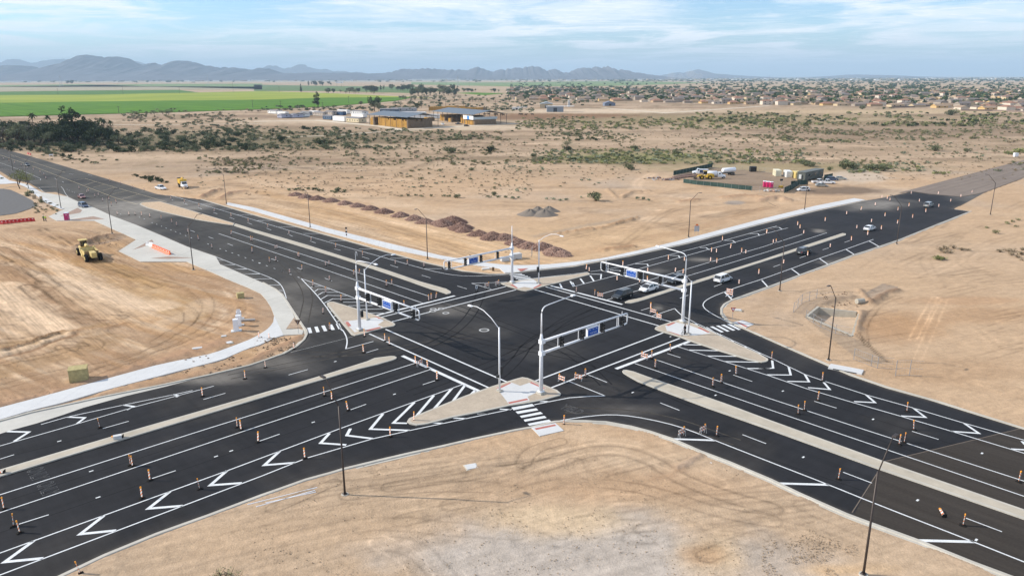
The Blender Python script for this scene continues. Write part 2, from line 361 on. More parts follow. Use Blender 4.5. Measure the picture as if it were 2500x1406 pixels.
# ------------------------------------------------------------------ the dirt: one sheet with relief and its own soil colours
NR, NC = 640, 820
pys = np.concatenate([np.linspace(1600, 230, NR - 40), np.linspace(228, 200, 40)])
yy = np.array([ray(1250, p)[1] * CH / -ray(1250, p)[2] for p in pys])
pxs = np.linspace(-420, 2920, NC)
Yg = np.repeat(yy[:, None], NC, 1)
Xg = (pxs[None, :] - 1250) / FPX * (math.cos(PITCH) * Yg + math.sin(PITCH) * CH)
x, y = Xg.ravel(), Yg.ravel()
PX, PY = proj(x, y)
near = sst(520, 300, y)
def blob(cx, cy, rx, ry, soft=.5, j=.35, s=3):
    r = np.hypot((PX - cx) / rx, (PY - cy) / ry) + (fbm(x / 6, y / 6, s, 3) - .5) * 2 * j
    return sst(1 + soft, 1 - soft, r)
angB = math.atan2(*(lambda a, b: (b.y - a.y, b.x - a.x))(G(0, 604), G(358, 698)))
A_ = np.array
sand, pale, brown, grey, redb = A_([.500, .372, .250]), A_([.62, .49, .35]), A_([.33, .222, .135]), A_([.44, .395, .34]), A_([.40, .25, .14])
col = np.tile(sand, (len(x), 1))
def mixc(c, w): 
    global col
    w = np.clip(w, 0, 1)[:, None]; col = col * (1 - w) + c * w
big = fbm(x / 45, y / 45, 1, 4); mid = fbm(x / 9, y / 9, 2, 4)
mixc(grey, sst(.45, .75, big) * .55); mixc(pale, sst(.55, .8, mid) * .5)
# open desert beyond the works: greyer, streaked along the flat
des = sst(300, 420, y) * sst(.0, .2, 1)
mixc(A_([.40, .315, .23]), des * .8)
mixc(A_([.27, .205, .145]), des * sst(.47, .62, ani(x, y, 0.1, 110, 16, 5)) * .8); mixc(A_([.25, .20, .13]), des * sst(.52, .62, ani(x, y, 0.0, 60, 7, 8)) * .5)
mixc(A_([.54, .43, .315]), des * sst(.50, .68, ani(x, y, -0.1, 120, 26, 6)) * .7)
mixc(A_([.22, .19, .12]), des * sst(.60, .75, fbm(x / 7, y / 12, 7, 3)) * .45)
mixc(A_([.27, .21, .15]), blob(2250, 320, 420, 17, .6) * .75); mixc(A_([.28, .24, .13]), blob(1750, 292, 500, 14, .7) * .6)
mixc(A_([.20, .22, .09]), blob(1560, 385, 200, 14, .5) * .75); mixc(A_([.24, .23, .12]), blob(1900, 410, 330, 12, .6) * .5)
mixc(A_([.16, .15, .09]), blob(560, 340, 420, 22, .6) * .7); mixc(A_([.14, .13, .08]), blob(120, 345, 260, 22, .4) * .8)
mixc(A_([.24, .15, .09]), blob(1370, 283, 180, 6, .4) * .9); mixc(A_([.22, .14, .09]), blob(1260, 290, 120, 5, .5) * .8)
mixc(A_([.62, .53, .41]), blob(1480, 272, 260, 5, .5) * .85); mixc(A_([.60, .50, .38]), blob(900, 297, 330, 7, .5) * .7)
mixc(A_([.58, .50, .38]), blob(1160, 312, 120, 6, .4) * .8); mixc(A_([.52, .42, .28]), blob(2250, 272, 420, 5, .5) * .8)
mixc(A_([.46, .38, .27]), sst(1300, 2200, y) * .7)
# graded lots with blade and wheel streaks
s1 = ani(x, y, angB, 26, .9, 11); s1b = ani(x, y, angB, 60, 3.5, 12)
lotL = sst(10, -30, PX - 640) * sst(540, 600, PY) * sst(1100, 1000, PY + PX * .25)
mixc(pale, lotL * sst(.42, .62, s1) * .8); mixc(brown * 1.1, lotL * sst(.52, .66, ani(x, y, angB + .03, 34, 1.3, 13)) * .8); mixc(A_([.42, .27, .14]), lotL * sst(.48, .62, s1b) * .7); mixc(brown, lotL * sst(.56, .64, ani(x, y, angB - .02, 50, 4.5, 19)) * .55)
mixc(pale * 1.05, lotL * blob(90, 760, 150, 90, .6) * .6); mixc(pale * 1.08, lotL * blob(330, 740, 120, 40, .6) * .5)
arc = np.hypot((PX - 150) / 520, (PY - 770) / 130); aa = arc * 14 + (mid - .5) * 1.5
lotC = lotL * sst(.45, .75, arc) * sst(260, 420, PX) * sst(620, 720, PY)
mixc(brown * 1.15, lotC * sst(.55, .8, fbm(aa * 2.2, np.arctan2(PY - 770, PX - 150) * 2, 14, 3)) * .7)
lotN = sst(640, 600, PY - (PX - 700) * .22) * sst(445, 480, PY - (PX - 700) * .24 + 0 * PX) * sst(1900, 1500, PX) * sst(320, 240, y)
mixc(A_([.56, .40, .24]), lotN * .55); mixc(pale, lotN * sst(.46, .66, ani(x, y, AZ_B, 24, 1.1, 15)) * .7); mixc(brown * 1.2, lotN * sst(.58, .74, ani(x, y, AZ_B, 30, .8, 16)) * .55)
mixc(A_([.60, .44, .27]), blob(1400, 600, 420, 50, .6) * .5)
BANDS = [(P('-', 20, 655, 90, 715, 160, 765, 240, 800), 3.0, brown, .8), (P('-', 0, 640, 60, 690, 130, 745), 1.2, brown * .9, .7), (P('-', 215, 635, 300, 680, 400, 725, 480, 770), 4.0, A_([.43, .29, .145]), .7), (P('-', 150, 610, 260, 665, 330, 700), 1.0, brown, .6),
         (P('-', 250, 590, 330, 625, 430, 660), 3.0, A_([.44, .30, .17]), .6), (P('-', 0, 700, 70, 750, 130, 800), 3.5, pale * 1.12, .8), (P('-', 120, 640, 220, 700, 330, 745, 400, 745), 3.0, pale * 1.08, .8), (P('-', 0, 845, 90, 840, 170, 815, 240, 800), 2.5, A_([.36, .25, .14]), .8),
         (P('-', 0, 905, 100, 880, 230, 850, 240, 830), 3.5, A_([.38, .265, .155]), .8), (P('-', 0, 960, 130, 920, 300, 870), 2.0, A_([.38, .26, .165]), .7), (P('-', 0, 985, 256, 916, 512, 846, 600, 812, 645, 775, 640, 735, 600, 706, 540, 682), 3.2, A_([.37, .255, .165]), .75),
         (P('-', 500, 700, 560, 730, 585, 770, 540, 810, 430, 840), 1.6, brown * 1.15, .6), (P('-', 430, 700, 510, 740, 530, 770, 480, 800, 380, 825), 1.4, brown * 1.2, .55), (P('-', 400, 790, 480, 765, 500, 740), 3.0, pale, .6), (P('-', 0, 560, 120, 575, 230, 580), 2.5, A_([.42, .30, .20]), .6),
         (P('-', 560, 690 - 195, 700, 530, 900, 585, 1080, 622), 2.2, A_([.40, .28, .18]), .6), (P('-', 640, 470, 760, 500, 960, 560, 1120, 605), 3.5, A_([.47, .32, .18]), .6), (P('-', 600, 440, 800, 470, 1100, 520, 1250, 520), 5, pale, .5), (P('-', 1300, 640, 1500, 600, 1700, 560, 1860, 510), 2.5, A_([.42, .29, .18]), .5),
         (P('-', 1100, 1180, 1300, 1145, 1500, 1165, 1650, 1220), 2.2, A_([.40, .285, .18]), .55), (P('-', 300, 1380, 600, 1290, 900, 1250, 1150, 1235), 2.0, A_([.42, .31, .20]), .55), (P('-', 1750, 1180, 1950, 1260, 2150, 1350), 1.8, A_([.42, .30, .19]), .5), (P('-', 1250, 1240, 1450, 1225, 1700, 1260), 1.6, pale, .6),
         (P('-', 1900, 560, 2050, 640, 2200, 640, 2400, 580), 5.0, A_([.43, .31, .20]), .4), (P('-', 2000, 830, 2100, 880, 2300, 930, 2480, 960), 2.2, A_([.40, .27, .16]), .55), (P('-', 1900, 720, 1840, 770, 1900, 810), 2.0, A_([.42, .32, .22]), .5)]
wv = (fbm(x / 4, y / 4, 71, 4) - .5)
for pts, w_, c_, st_ in BANDS:
    w = smooth(GW(pts), 2); bx = [p.x for p in w]; by = [p.y for p in w]; i = np.where((x > min(bx) - 3 * w_) & (x < max(bx) + 3 * w_) & (y > min(by) - 3 * w_) & (y < max(by) + 3 * w_))[0]
    if len(i): d = pdist(x[i], y[i], w) + wv[i] * w_ * 1.3; k = (sst(1.25, .6, d / w_) * st_ * (.55 + .9 * (fbm(x[i] / 1.5, y[i] / 1.5, 72, 3) - .2)))[:, None]; k = np.clip(k, 0, .95); col[i] = col[i] * (1 - k) + c_ * k
s3 = ani(x, y, AZ_A - .25, 24, 1.6, 17)
lotR = sst(1780, 1900, PX) * sst(560, 640, PY) * sst(0, 1, 1)
mixc(A_([.52, .395, .27]), sst(1880, 2000, PX) * sst(480, 560, PY) * .7)
mixc(A_([.40, .25, .135]), blob(2190, 800, 110, 32, .5) * .65); mixc(A_([.40, .26, .15]), blob(2400, 770, 150, 20, .5) * .5); mixc(A_([.42, .29, .18]), blob(2300, 905, 200, 30, .6) * .45)
mixc(A_([.42, .27, .16]), blob(2360, 735, 130, 10, .5) * .5); mixc(A_([.33, .28, .23]), inpoly(x, y, GW(P('l', 990, 100, 1150, 10, 1290, 40, 1290, 75, 1060, 180, 1030, 190))) * .8); mixc(A_([.36, .29, .215]), inpoly(x, y, GW(P('l', 430, 350, 880, 530, 1200, 750, 1080, 790, 880, 700, 560, 470))) * .8); mixc(A_([.36, .29, .22]), inpoly(x, y, GW(P('l', 300, 290, 380, 190, 560, 140, 900, 100, 700, 160, 520, 240, 420, 310))) * .7)
lotB = sst(1040, 1100, PY) * sst(-1, 0, 1)
mixc(A_([.47, .38, .28]), sst(1060, 1150, PY) * .65)
mixc(A_([.47, .445, .41]), blob(1400, 1365, 400, 90, .45, .5, 21) * .9); mixc(A_([.44, .41, .37]), blob(1900, 1390, 170, 60, .6, .5) * .5); mixc(A_([.64, .52, .36]), blob(1380, 1268, 160, 36, .6, .6, 23) * .8)
mixc(A_([.62, .49, .33]), blob(1740, 1350, 90, 55, .5, .5, 24) * .85); mixc(redb * 1.1, blob(1715, 1355, 50, 26, .6, .7, 25) * .5); mixc(brown * 1.35, blob(1450, 1190, 330, 40, .8, .6, 26) * .5)
mixc(A_([.60, .43, .25]), blob(2060, 1390, 110, 18, .6, .6, 27) * .6); mixc(A_([.46, .35, .24]), blob(700, 1300, 300, 60, .7, .6, 28) * .5)
mixc(A_([.27, .22, .17]), inpoly(x, y, GW(P('Y', 850, 470, 1060, 400, 1400, 230, 2100, 290) + P('X', 200, 330, 640, 420, 640, 540, 540, 640, 420, 700) + P('Y', 1900, 640, 1490, 590))) * .9); mixc(A_([.19, .15, .115]), blob(2055, 466, 105, 10, .4) * .9); mixc(A_([.53, .47, .39]), blob(2090, 432, 80, 16, .4) * .8)
mixc(A_([.30, .30, .29]), blob(1795, 495, 24, 5, .3, .2) * .7)
mixc(A_([.42, .36, .29]), sst(10, 0, np.abs(PY - (575 + (PX - 1300) * -.27)) - 6) * sst(1290, 1330, PX) * sst(1570, 1500, PX) * .0)
TR = [  # wheel tracks: (points, half gauge m, rut half width m, darkening)
    (P('o', 0, 500, 400, 330, 900, 190, 1300, 260, 1700, 520, 2500, 760), 1.1, .5, .17), (P('o', 0, 440, 300, 320, 700, 200, 1100, 170, 1500, 330, 2000, 520), 1.1, .4, -.12), (P('o', 0, 700, 260, 560, 700, 500, 1300, 560, 2000, 800, 2500, 880), 1.0, .4, .18), (P('n', 1300, 560, 1900, 470, 2500, 380), 1.0, .35, .16), (P('n', 900, 640, 1600, 560, 2300, 560, 2500, 600), 1.0, .3, .14), (P('o', 640, 320, 700, 440, 830, 470, 900, 440), .9, .22, .2), (P('o', 140, 350, 180, 260, 300, 180, 500, 130), .9, .25, .18),
    (P('o', 700, 330, 720, 430, 850, 480), .9, .3, .14), (P('n', 0, 900, 600, 700, 1200, 640, 1900, 560, 2500, 420), 1.1, .5, .09), (P('n', 0, 1150, 700, 950, 1300, 900, 1900, 960, 2500, 1000), 1.0, .4, .10),
    (P('n', 300, 1300, 900, 1120, 1500, 1080, 1800, 1406), 1.0, .4, .10), (P('n', 200, 760, 480, 640, 760, 520), .8, .25, .2), (P('n', 1200, 1080, 1500, 1230, 1600, 1400), .9, .35, -.12),
    (P('o', 0, 800, 500, 1000), .8, .35, .15), (P('o', 1500, 1080, 1900, 1000, 2500, 1080), 1.0, .35, .12), (P('o', 1880, 1220, 2200, 1080, 2400, 1020), .9, .3, .15), (P('o', 2080, 1380, 2260, 1260, 2500, 1180), .9, .3, .12),
    (P('p', 0, 900, 500, 1010, 1000, 1200), 1.1, .5, .08), (P('p', 0, 1040, 400, 1130, 700, 1300), 1.0, .4, .1),
    (P('l', 1650, 140, 1440, 540), .55, .28, -.22), (P('l', 1740, 160, 1480, 740), .55, .28, -.2), (P('l', 1640, 140, 2200, 560), .8, .2, -.1), (P('l', 1000, 600, 960, 420, 1100, 220, 1300, 140), .5, .35, .2),
    (P('l', 900, 480, 1010, 600, 1200, 760), .3, .25, .3), (P('l', 60, 180, 250, 280, 420, 480, 700, 640), 1.0, .4, .08), (P('h', 2500, 600, 1900, 900, 1500, 1100, 1700, 1406), 1.0, .5, .07),
    (P('h', 2500, 900, 2100, 1000, 1800, 1200, 2500, 1350), 1.0, .4, .08), (P('d', 0, 980, 1200, 1010, 2500, 1060), 1.2, .8, -.2), (P('d', 0, 1130, 1000, 1120, 2200, 1180), 1.2, .7, -.12),
    (P('f', 0, 320, 900, 460, 1800, 600, 2500, 640), 1.2, .6, .12), (P('f', 0, 230, 1200, 350, 1500, 300, 2100, 60), 1.0, .6, .1), (P('g', 0, 600, 700, 600, 1300, 560, 1900, 440, 2500, 430), 1.3, .6, .1),
    (P('g', 0, 640, 900, 660, 1500, 600, 2500, 520), 1.3, .6, .1), (P('g', 300, 1000, 1000, 850, 1700, 830, 2500, 650), 1.1, .5, .12), (P('g', 1100, 1000, 1500, 700, 1700, 640, 2400, 600), 1.0, .5, .12),
    (P('g', 1380, 330, 1200, 420, 1300, 520, 1700, 560), 1.2, .7, -.12), (P('e', 900, 250, 1600, 200, 2500, 250), 1.2, .6, .12), (P('e', 1400, 330, 2000, 420, 2500, 330), 1.0, .5, .12), (P('e', 1800, 500, 2200, 430, 2500, 480), 1.0, .5, .18),
    (P('f', 0, 560, 800, 700, 1500, 900, 2200, 1150), 1.3, .5, .16), (P('f', 0, 620, 700, 800, 1400, 980, 2000, 1160), 1.1, .4, .14), (P('f', 500, 600, 1100, 720, 1700, 880), 1.2, .45, -.14),
    (P('i', 250, 40, 560, 260, 800, 340, 1150, 330), 1.3, .7, .30), (P('i', 380, 0, 700, 260, 900, 330), 1.0, .4, .24), (P('i', 600, 0, 1000, 280, 1200, 310), 1.0, .35, .2), (P('i', 0, 300, 120, 380), 1.5, .6, .22),
    (P('i', 600, 620, 900, 640, 940, 560, 700, 540), 1.0, .6, .2), (P('i', 0, 1000, 400, 880, 1000, 790, 1600, 600, 2000, 450, 2300, 250), 1.1, .4, .16), (P('i', 800, 900, 1500, 640, 1900, 420, 2020, 200, 1850, 60), 1.1, .45, .16),
    (P('i', 1500, 560, 1800, 400, 1840, 280, 1700, 210), 1.1, .35, .2), (P('i', 2200, 60, 2350, 260, 2100, 500, 1700, 640), 1.2, .5, -.12), (P('i', 0, 560, 300, 540, 650, 480), .9, .5, .25), (P('i', 50, 770, 400, 700, 680, 640), .9, .4, .24),
    (P('e', 400, 860, 700, 1040, 1100, 1240, 1500, 1406), .9, .4, .28), (P('e', 0, 1040, 300, 1230, 500, 1406), 1.4, .7, .25), (P('e', 100, 1180, 330, 1290), 1.0, .5, .22), (P('e', 900, 1160, 1300, 1300, 1700, 1406), 1.2, .4, .18),
    (P('e', 100, 860, 500, 830, 900, 900), 1.0, .4, .14), (P('e', 0, 780, 400, 860), 1.1, .5, .12), (P('d', 0, 880, 900, 850, 1700, 900), 1.5, 1.0, .14), (P('c', 0, 1000, 1200, 900, 2500, 950), 1.5, 1.0, -.1), (P('c', 1200, 860, 2400, 900), 1.3, .8, .12)]
wob = (fbm(x / 5, y / 5, 31, 3) - .5) * .5; brk = sst(.30, .6, fbm(x / 8, y / 8, 33, 3))
for pts, hg, hw, am in TR:
    w = smooth(GW(pts), 2); bx = [p.x for p in w]; by = [p.y for p in w]
    i = np.where((x > min(bx) - 4) & (x < max(bx) + 4) & (y > min(by) - 4) & (y < max(by) + 4))[0]
    if len(i) == 0: continue
    d = pdist(x[i], y[i], w) + wob[i]
    he = np.maximum(hw * .42, y[i] ** 2 / 76000 * .8); k = (np.exp(-((d - hg) / he) ** 2) + .15 * np.exp(-((d - hg) / (hw * 2.6)) ** 2)) * (.35 + .65 * brk[i]) * am * 1.8
    col[i] *= (1 - k)[:, None]
# random faint wheel tracks over every worked lot
rt = random.Random(5)
for q in range(110):
    zx, zy, sx, sy, an = rt.choice([(1300, 1250, 600, 110, AZ_A - .5), (1900, 1290, 250, 60, AZ_B), (2200, 800, 260, 120, .4), (330, 760, 330, 150, angB), (1200, 560, 500, 50, AZ_B), (1600, 560, 300, 40, AZ_A), (2250, 640, 200, 80, AZ_A), (600, 450, 300, 40, .2), (1600, 400, 500, 60, .1)])
    c0 = G(zx + rt.uniform(-sx, sx), zy + rt.uniform(-sy, sy)); a = an + rt.gauss(0, .16); cv = rt.uniform(-.03, .03); w = [c0]
    for st in range(12): a += cv; w.append(w[-1] + Vector((math.cos(a), math.sin(a), 0)) * 3.2 * (1 + c0.y / 300))
    bx = [p.x for p in w]; by = [p.y for p in w]
    i = np.where((x > min(bx) - 3) & (x < max(bx) + 3) & (y > min(by) - 3) & (y < max(by) + 3) & (np.abs(PX - zx) < sx * 1.15) & (np.abs(PY - zy) < sy * 1.2))[0]
    if len(i): d = pdist(x[i], y[i], w) + wob[i] * .5; col[i] *= (1 - np.exp(-((d - .95) / np.maximum(.2, y[i] ** 2 / 76000)) ** 2) * brk[i] * rt.choice([.24, .18, -.16]))[:, None]
# relief
zr = (fbm(x / 14, y / 14, 41, 4) - .5) * .30 + (fbm(x / 2.2, y / 2.2, 42, 4) - .5) * .12
zr = zr + lotL * ((s1 - .5) * .45 + (s1b - .5) * .5) + lotN * (ani(x, y, AZ_B, 24, 1.1, 15) - .5) * .3
zr = zr * near
col *= (0.90 + .2 * fbm(x / 1.3, y / 1.3, 43, 3))[:, None]
BERM = [(P('i', 0, 690, 350, 600, 650, 490, 960, 450), 1.1, .18, pale * 1.1), (P('i', 0, 660, 320, 565, 560, 475, 640, 470), .35, .45, A_([.30, .19, .11])), (P('i', 0, 725, 300, 650, 560, 545, 740, 490), .45, -.3, A_([.28, .18, .11])), (P('i', 740, 470, 1000, 440, 1180, 400), 1.0, .35, A_([.36, .23, .13])),
        (P('g', 280, 925, 700, 830, 1000, 780, 1250, 735), 1.5, -.9, A_([.40, .33, .25])), (P('g', 300, 925, 900, 850, 1240, 752), .7, .75, A_([.42, .28, .17])), (P('g', 920, 1060, 1180, 1030), 1.2, .6, A_([.36, .23, .14])), (P('h', 0, 590, 160, 560, 260, 590), 1.6, .9, A_([.36, .26, .19])),
        (P('e', 740, 1035, 860, 980, 1000, 930, 1140, 920), 1.2, .9, A_([.24, .17, .12])), (P('e', 820, 1010, 1000, 985, 1130, 945), 1.4, -.7, A_([.26, .21, .17])), (P('e', 1920, 560, 2040, 500, 2110, 485), 1.4, .9, A_([.26, .18, .13])), (P('e', 2120, 560, 2200, 520, 2330, 500), 1.4, .8, A_([.27, .18, .13])),
        (P('l', 560, 225, 700, 170, 880, 140), .9, .35, A_([.26, .21, .16])), (P('l', 930, 70, 1030, 190), .5, .35, A_([.33, .25, .18])), (P('l', 1040, 200, 1160, 120, 1290, 80), .9, .5, A_([.27, .19, .13])), (P('l', 960, 280, 930, 350, 900, 460), .8, .4, A_([.34, .26, .19])),
        (P('j', 0, 740, 150, 660, 300, 590, 420, 530), 1.0, .25, A_([.36, .24, .16])), (P('i', 1000, 1060, 1500, 950, 2000, 850, 2300, 760), 1.3, .2, A_([.38, .26, .17])), (P('i', 0, 1180, 800, 980, 1500, 760, 2200, 560), 1.6, .25, A_([.40, .27, .18])),
        (P('n', 2080, 370, 2150, 380), 1.6, .2, None), (P('o', 1400, 480, 1560, 440, 1640, 380), .6, .08, A_([.38, .27, .18])), (P('o', 1620, 380, 1760, 300, 1840, 250), .4, .15, A_([.38, .30, .23])), (P('g', 1650, 600, 1800, 580), 1.5, .7, A_([.38, .25, .16])),
        (P('g', 2060, 560, 2250, 540, 2450, 560), 2.0, .7, A_([.42, .28, .18])), (P('h', 200, 400, 1000, 470), .1, .01, None), (P('g', 950, 480, 1040, 560), .6, .5, A_([.40, .30, .2])), (P('g', 1090, 560, 1180, 510, 1340, 500), 1.2, .7, A_([.38, .28, .19]))]
for pts, w_, h_, c_ in BERM:
    w = GW(pts); bx = [p.x for p in w]; by = [p.y for p in w]
    i = np.where((x > min(bx) - 6) & (x < max(bx) + 6) & (y > min(by) - 6) & (y < max(by) + 6))[0]
    if not len(i): continue
    d = pdist(x[i], y[i], w) + (fbm(x[i] / 1.6, y[i] / 1.6, 51, 4) - .5) * w_ * 1.6
    k = np.exp(-(d / w_) ** 2); zr[i] += k * h_ * (0.6 + .8 * fbm(x[i] / .8, y[i] / .8, 52, 3))
    if c_ is not None: kk = (k * .85)[:, None]; col[i] = col[i] * (1 - kk) + c_ * kk
_gr = GW(P('h', 1300, 515, 1430, 500, 1600, 525, 1900, 552, 2130, 508)); _f = GW(P('h', 2500, 370, 2500, 200)); rd = inpoly(x, y, LOOP) | inpoly(x, y, _gr + [_gr[-1] + (_f[0] - _gr[-1]) * 3.0, _gr[0] + (_f[1] - _gr[0]) * 3.0]); ap = inpoly(x, y, [*wAP]); wk = inpoly(x, y, GW(SW_OUT) + GW(SW_IN)[::-1]) | inpoly(x, y, GW(N_OUT) + GW(N_IN)[::-1])
zr = np.clip(zr + .03, -.04 if True else 0, 2)
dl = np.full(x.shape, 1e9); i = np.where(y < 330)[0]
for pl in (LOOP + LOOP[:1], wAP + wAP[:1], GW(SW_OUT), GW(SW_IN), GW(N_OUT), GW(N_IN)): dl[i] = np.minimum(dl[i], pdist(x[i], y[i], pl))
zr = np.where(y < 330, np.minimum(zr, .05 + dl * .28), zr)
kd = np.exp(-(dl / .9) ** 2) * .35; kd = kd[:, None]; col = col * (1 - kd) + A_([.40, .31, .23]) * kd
zr = np.where(rd, -.15, zr); zr = np.where(ap | wk, -.05, zr)
for fl in (P('V', -400, 640, 60, 640, 200, 655, 400, 745, 620, 860, 690, 960, 600, 1010, 300, 1110, 0, 1150, -400, 1200), P('V', -100, 340, 0, 365, 180, 480, 560, 560, 740, 680, 930, 760, 1150, 950, 1250, 1010, 1160, 1030, 900, 920, 640, 730, 520, 620, 300, 530, 120, 545, -100, 550)): zr = np.where(inpoly(x, y, GW(fl)), -.06, zr)
pit = inpoly(x, y, PIT); pitd = pdist(x, y, PIT + PIT[:1]); zr = np.where(pit, -1.25 + .25 * sst(3, 0, np.abs(x - PIT[3].x)), zr); col[pit] = A_([.52, .43, .33])
vs = np.stack([x, y, zr], 1)
idx = np.arange(NR * NC).reshape(NR, NC)
q4 = np.stack([idx[:-1, :-1], idx[:-1, 1:], idx[1:, 1:], idx[1:, :-1]], -1).reshape(-1, 4)
me = bpy.data.meshes.new('ground'); me.vertices.add(len(vs)); me.vertices.foreach_set('co', vs.ravel().astype(np.float32))
me.loops.add(q4.size); me.loops.foreach_set('vertex_index', q4.ravel().astype(np.int32)); me.polygons.add(len(q4))
me.polygons.foreach_set('loop_start', (np.arange(len(q4)) * 4).astype(np.int32)); me.polygons.foreach_set('use_smooth', np.ones(len(q4), bool)); me.update(calc_edges=True)
def setcol(me, col, al=None):
    ca = me.color_attributes.new('Col', 'FLOAT_COLOR', 'POINT'); a = np.ones((len(col), 4), np.float32); a[:, :3] = col
    if al is not None: a[:, 3] = al
    ca.data.foreach_set('color', a.ravel())
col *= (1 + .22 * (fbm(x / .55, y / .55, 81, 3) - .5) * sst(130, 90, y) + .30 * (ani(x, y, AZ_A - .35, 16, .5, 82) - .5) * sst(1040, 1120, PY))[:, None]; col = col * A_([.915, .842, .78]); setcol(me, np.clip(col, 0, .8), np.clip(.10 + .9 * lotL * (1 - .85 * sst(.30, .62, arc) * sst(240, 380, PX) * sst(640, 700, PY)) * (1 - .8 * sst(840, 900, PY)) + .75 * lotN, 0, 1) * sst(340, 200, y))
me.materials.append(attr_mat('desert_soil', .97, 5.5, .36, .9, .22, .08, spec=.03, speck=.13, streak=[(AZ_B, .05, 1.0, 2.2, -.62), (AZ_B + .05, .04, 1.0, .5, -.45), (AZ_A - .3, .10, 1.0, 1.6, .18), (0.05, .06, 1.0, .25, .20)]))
GROUND = tag(place(me, 'ground'), 'bare graded desert soil with wheel ruts running to the horizon', kind='structure')
mb = MB(); mb.face([(-60000, -2000, -1.9), (60000, -2000, -1.9), (60000, 70000, -1.9), (-60000, 70000, -1.9)])
tag(mb.build('plain', mat('far_plain', (.36, .31, .22), .95, ns=.0022, na=.3, n2=.02, a2=.4)), 'flat dusty plain reaching the mountains', kind='structure')

# ------------------------------------------------------------------ asphalt
poly = [Vector((p.x, p.y)) for p in LOOP]
gx, gy = np.meshgrid(np.arange(-60, 2600, 7.0), np.concatenate([np.arange(362, 620, 4.0), np.arange(620, 1460, 7.0)]))
gx = gx.ravel() + np.random.RandomState(3).uniform(-1, 1, gx.size); gy = gy.ravel()
rr = [ray(a, b) for a, b in zip(gx, gy)]; wx = np.array([r[0] * CH / -r[2] for r in rr]); wy = np.array([r[1] * CH / -r[2] for r in rr])
ok = inpoly(wx, wy, LOOP) & (pdist(wx, wy, LOOP + LOOP[:1]) > .25); wx, wy = wx[ok], wy[ok]
allv = poly + [Vector((a, b)) for a, b in zip(wx, wy)]
n0 = len(poly); r_ = delaunay_2d_cdt(allv, [(i, (i + 1) % n0) for i in range(n0)], [], 1, 1e-5)
va = np.array([(v.x, v.y) for v in r_[0]]); 
me = bpy.data.meshes.new('road'); me.from_pydata([(a, b, .01) for a, b in va], [], [tuple(f) for f in r_[2]])
x, y = va[:, 0], va[:, 1]; PX, PY = proj(x, y)
new, old = A_([.0185, .0185, .0205]), A_([.056, .052, .046])
col = np.tile(new, (len(x), 1))
mixc(old, sst(1150, 560, PX) * sst(900, 760, PY - (PX - 600) * .15) * .9)
mixc(A_([.085, .078, .066]), sst(520, 240, PX) * sst(640, 560, PY) * .6)
mixc(A_([.036, .033, .031]), sst(.5, .7, fbm(x / 12, y / 12, 61, 4)) * .7)
mixc(A_([.024, .024, .028]), sst(.55, .7, ani(x, y, AZ_B, 60, 3.0, 62)) * .6 * sst(1300, 1700, PX))
mixc(A_([.024, .024, .027]), sst(1750, 1950, PX) * sst(700, 560, PY) * .5)
for cx, cy, rx, ry, am in ((1095, 755, 55, 14, .30), (1180, 800, 60, 20, .1), (640, 745, 0, 0, 0), (720, 760, 60, 60, .22), (560, 720, 130, 40, .2), (350, 505, 130, 16, .65), (300, 540, 60, 16, .4), (430, 465, 60, 9, .6), (1715, 635, 26, 5, .5), (1600, 663, 22, 6, .35), (2000, 564, 13, 3, .8),
                           (1605, 751, 14, 5, .5), (1540, 1000, 90, 12, .16), (930, 825, 40, 10, .25), (640, 890, 120, 20, .35), (500, 925, 100, 12, .45), (2130, 500, 80, 12, .55), (2060, 640, 60, 4, .4), (2390, 480, 60, 12, .3), (800, 690, 90, 20, .12), (1740, 480, 200, 10, .2), (1320, 855, 90, 20, .08)):
    if rx: mixc(A_([.30, .27, .23]), blob(cx, cy, rx, ry, .8, .6) * am)
seam = A_([G(*P('p', 1160, 315)[0]).xy, G(*P('p', 2500, -8)[0]).xy]); sv = seam[1] - seam[0]; sgn = (x - seam[0][0]) * sv[1] - (y - seam[0][1]) * sv[0]
seam2 = A_([G(*P('p', 1130, 400)[0]).xy, G(*P('p', 860, 800)[0]).xy]); s2 = seam2[1] - seam2[0]; sg2 = (x - seam2[0][0]) * s2[1] - (y - seam2[0][1]) * s2[0]
wsm = np.where((sgn > 0) & (PY > 1040) & (PX > 2100) & (PY < 1220 + (PX - 2144) * .36), 1.0, 0.0); wsm = np.where((sg2 < 0) & (PX > 2080) & (PY >= 1145 + (PX - 2144) * .345), 1.0, wsm)

ed = pdist(x, y, LOOP + LOOP[:1]); mixc(A_([.16, .135, .11]), np.exp(-(ed / .7) ** 2) * .5 * fbm(x / 5, y / 5, 64, 3) * 1.4)
setcol(me, col)
me.materials.append(attr_mat('asphalt', .78, 7, .34, .35, .30, .012, spec=.12, streak=[(AZ_B, .03, 1.0, .9, .34), (AZ_A, .03, 1.0, .9, .28), (0.3, 1, 1, .09, .45), (AZ_A, .02, 1.0, .28, .25)]))
ROAD = tag(place(me, 'road'), 'fresh black asphalt crossroads with white paint', kind='structure')
mb = MB(); gr = GW(P('h', 1300, 515, 1430, 500, 1600, 525, 1900, 552, 2130, 508)); far = GW(P('h', 2500, 370, 2500, 200)); far = [gr[-1] + (far[0] - gr[-1]) * 3.0, gr[0] + (far[1] - gr[0]) * 3.0]
mb.prism(gr + far, -.1, .10, sides=False)
tag(mb.build('gravel_road', mat('worn_chipseal', (.21, .17, .14), .9, ns=.6, na=.25, bump=.02, rot=AZ_A, scale=(.03, 1, 1), n2=.3, a2=.3)), 'worn brown haul road continuing past the new paving', kind='structure')
mb = MB(); mb.prism(GW(P('d', 1680, 1406, 2100, 1220, 2500, 1110, 2500, 1080, 2100, 1160, 1850, 1250)), 0, .06, sides=False)

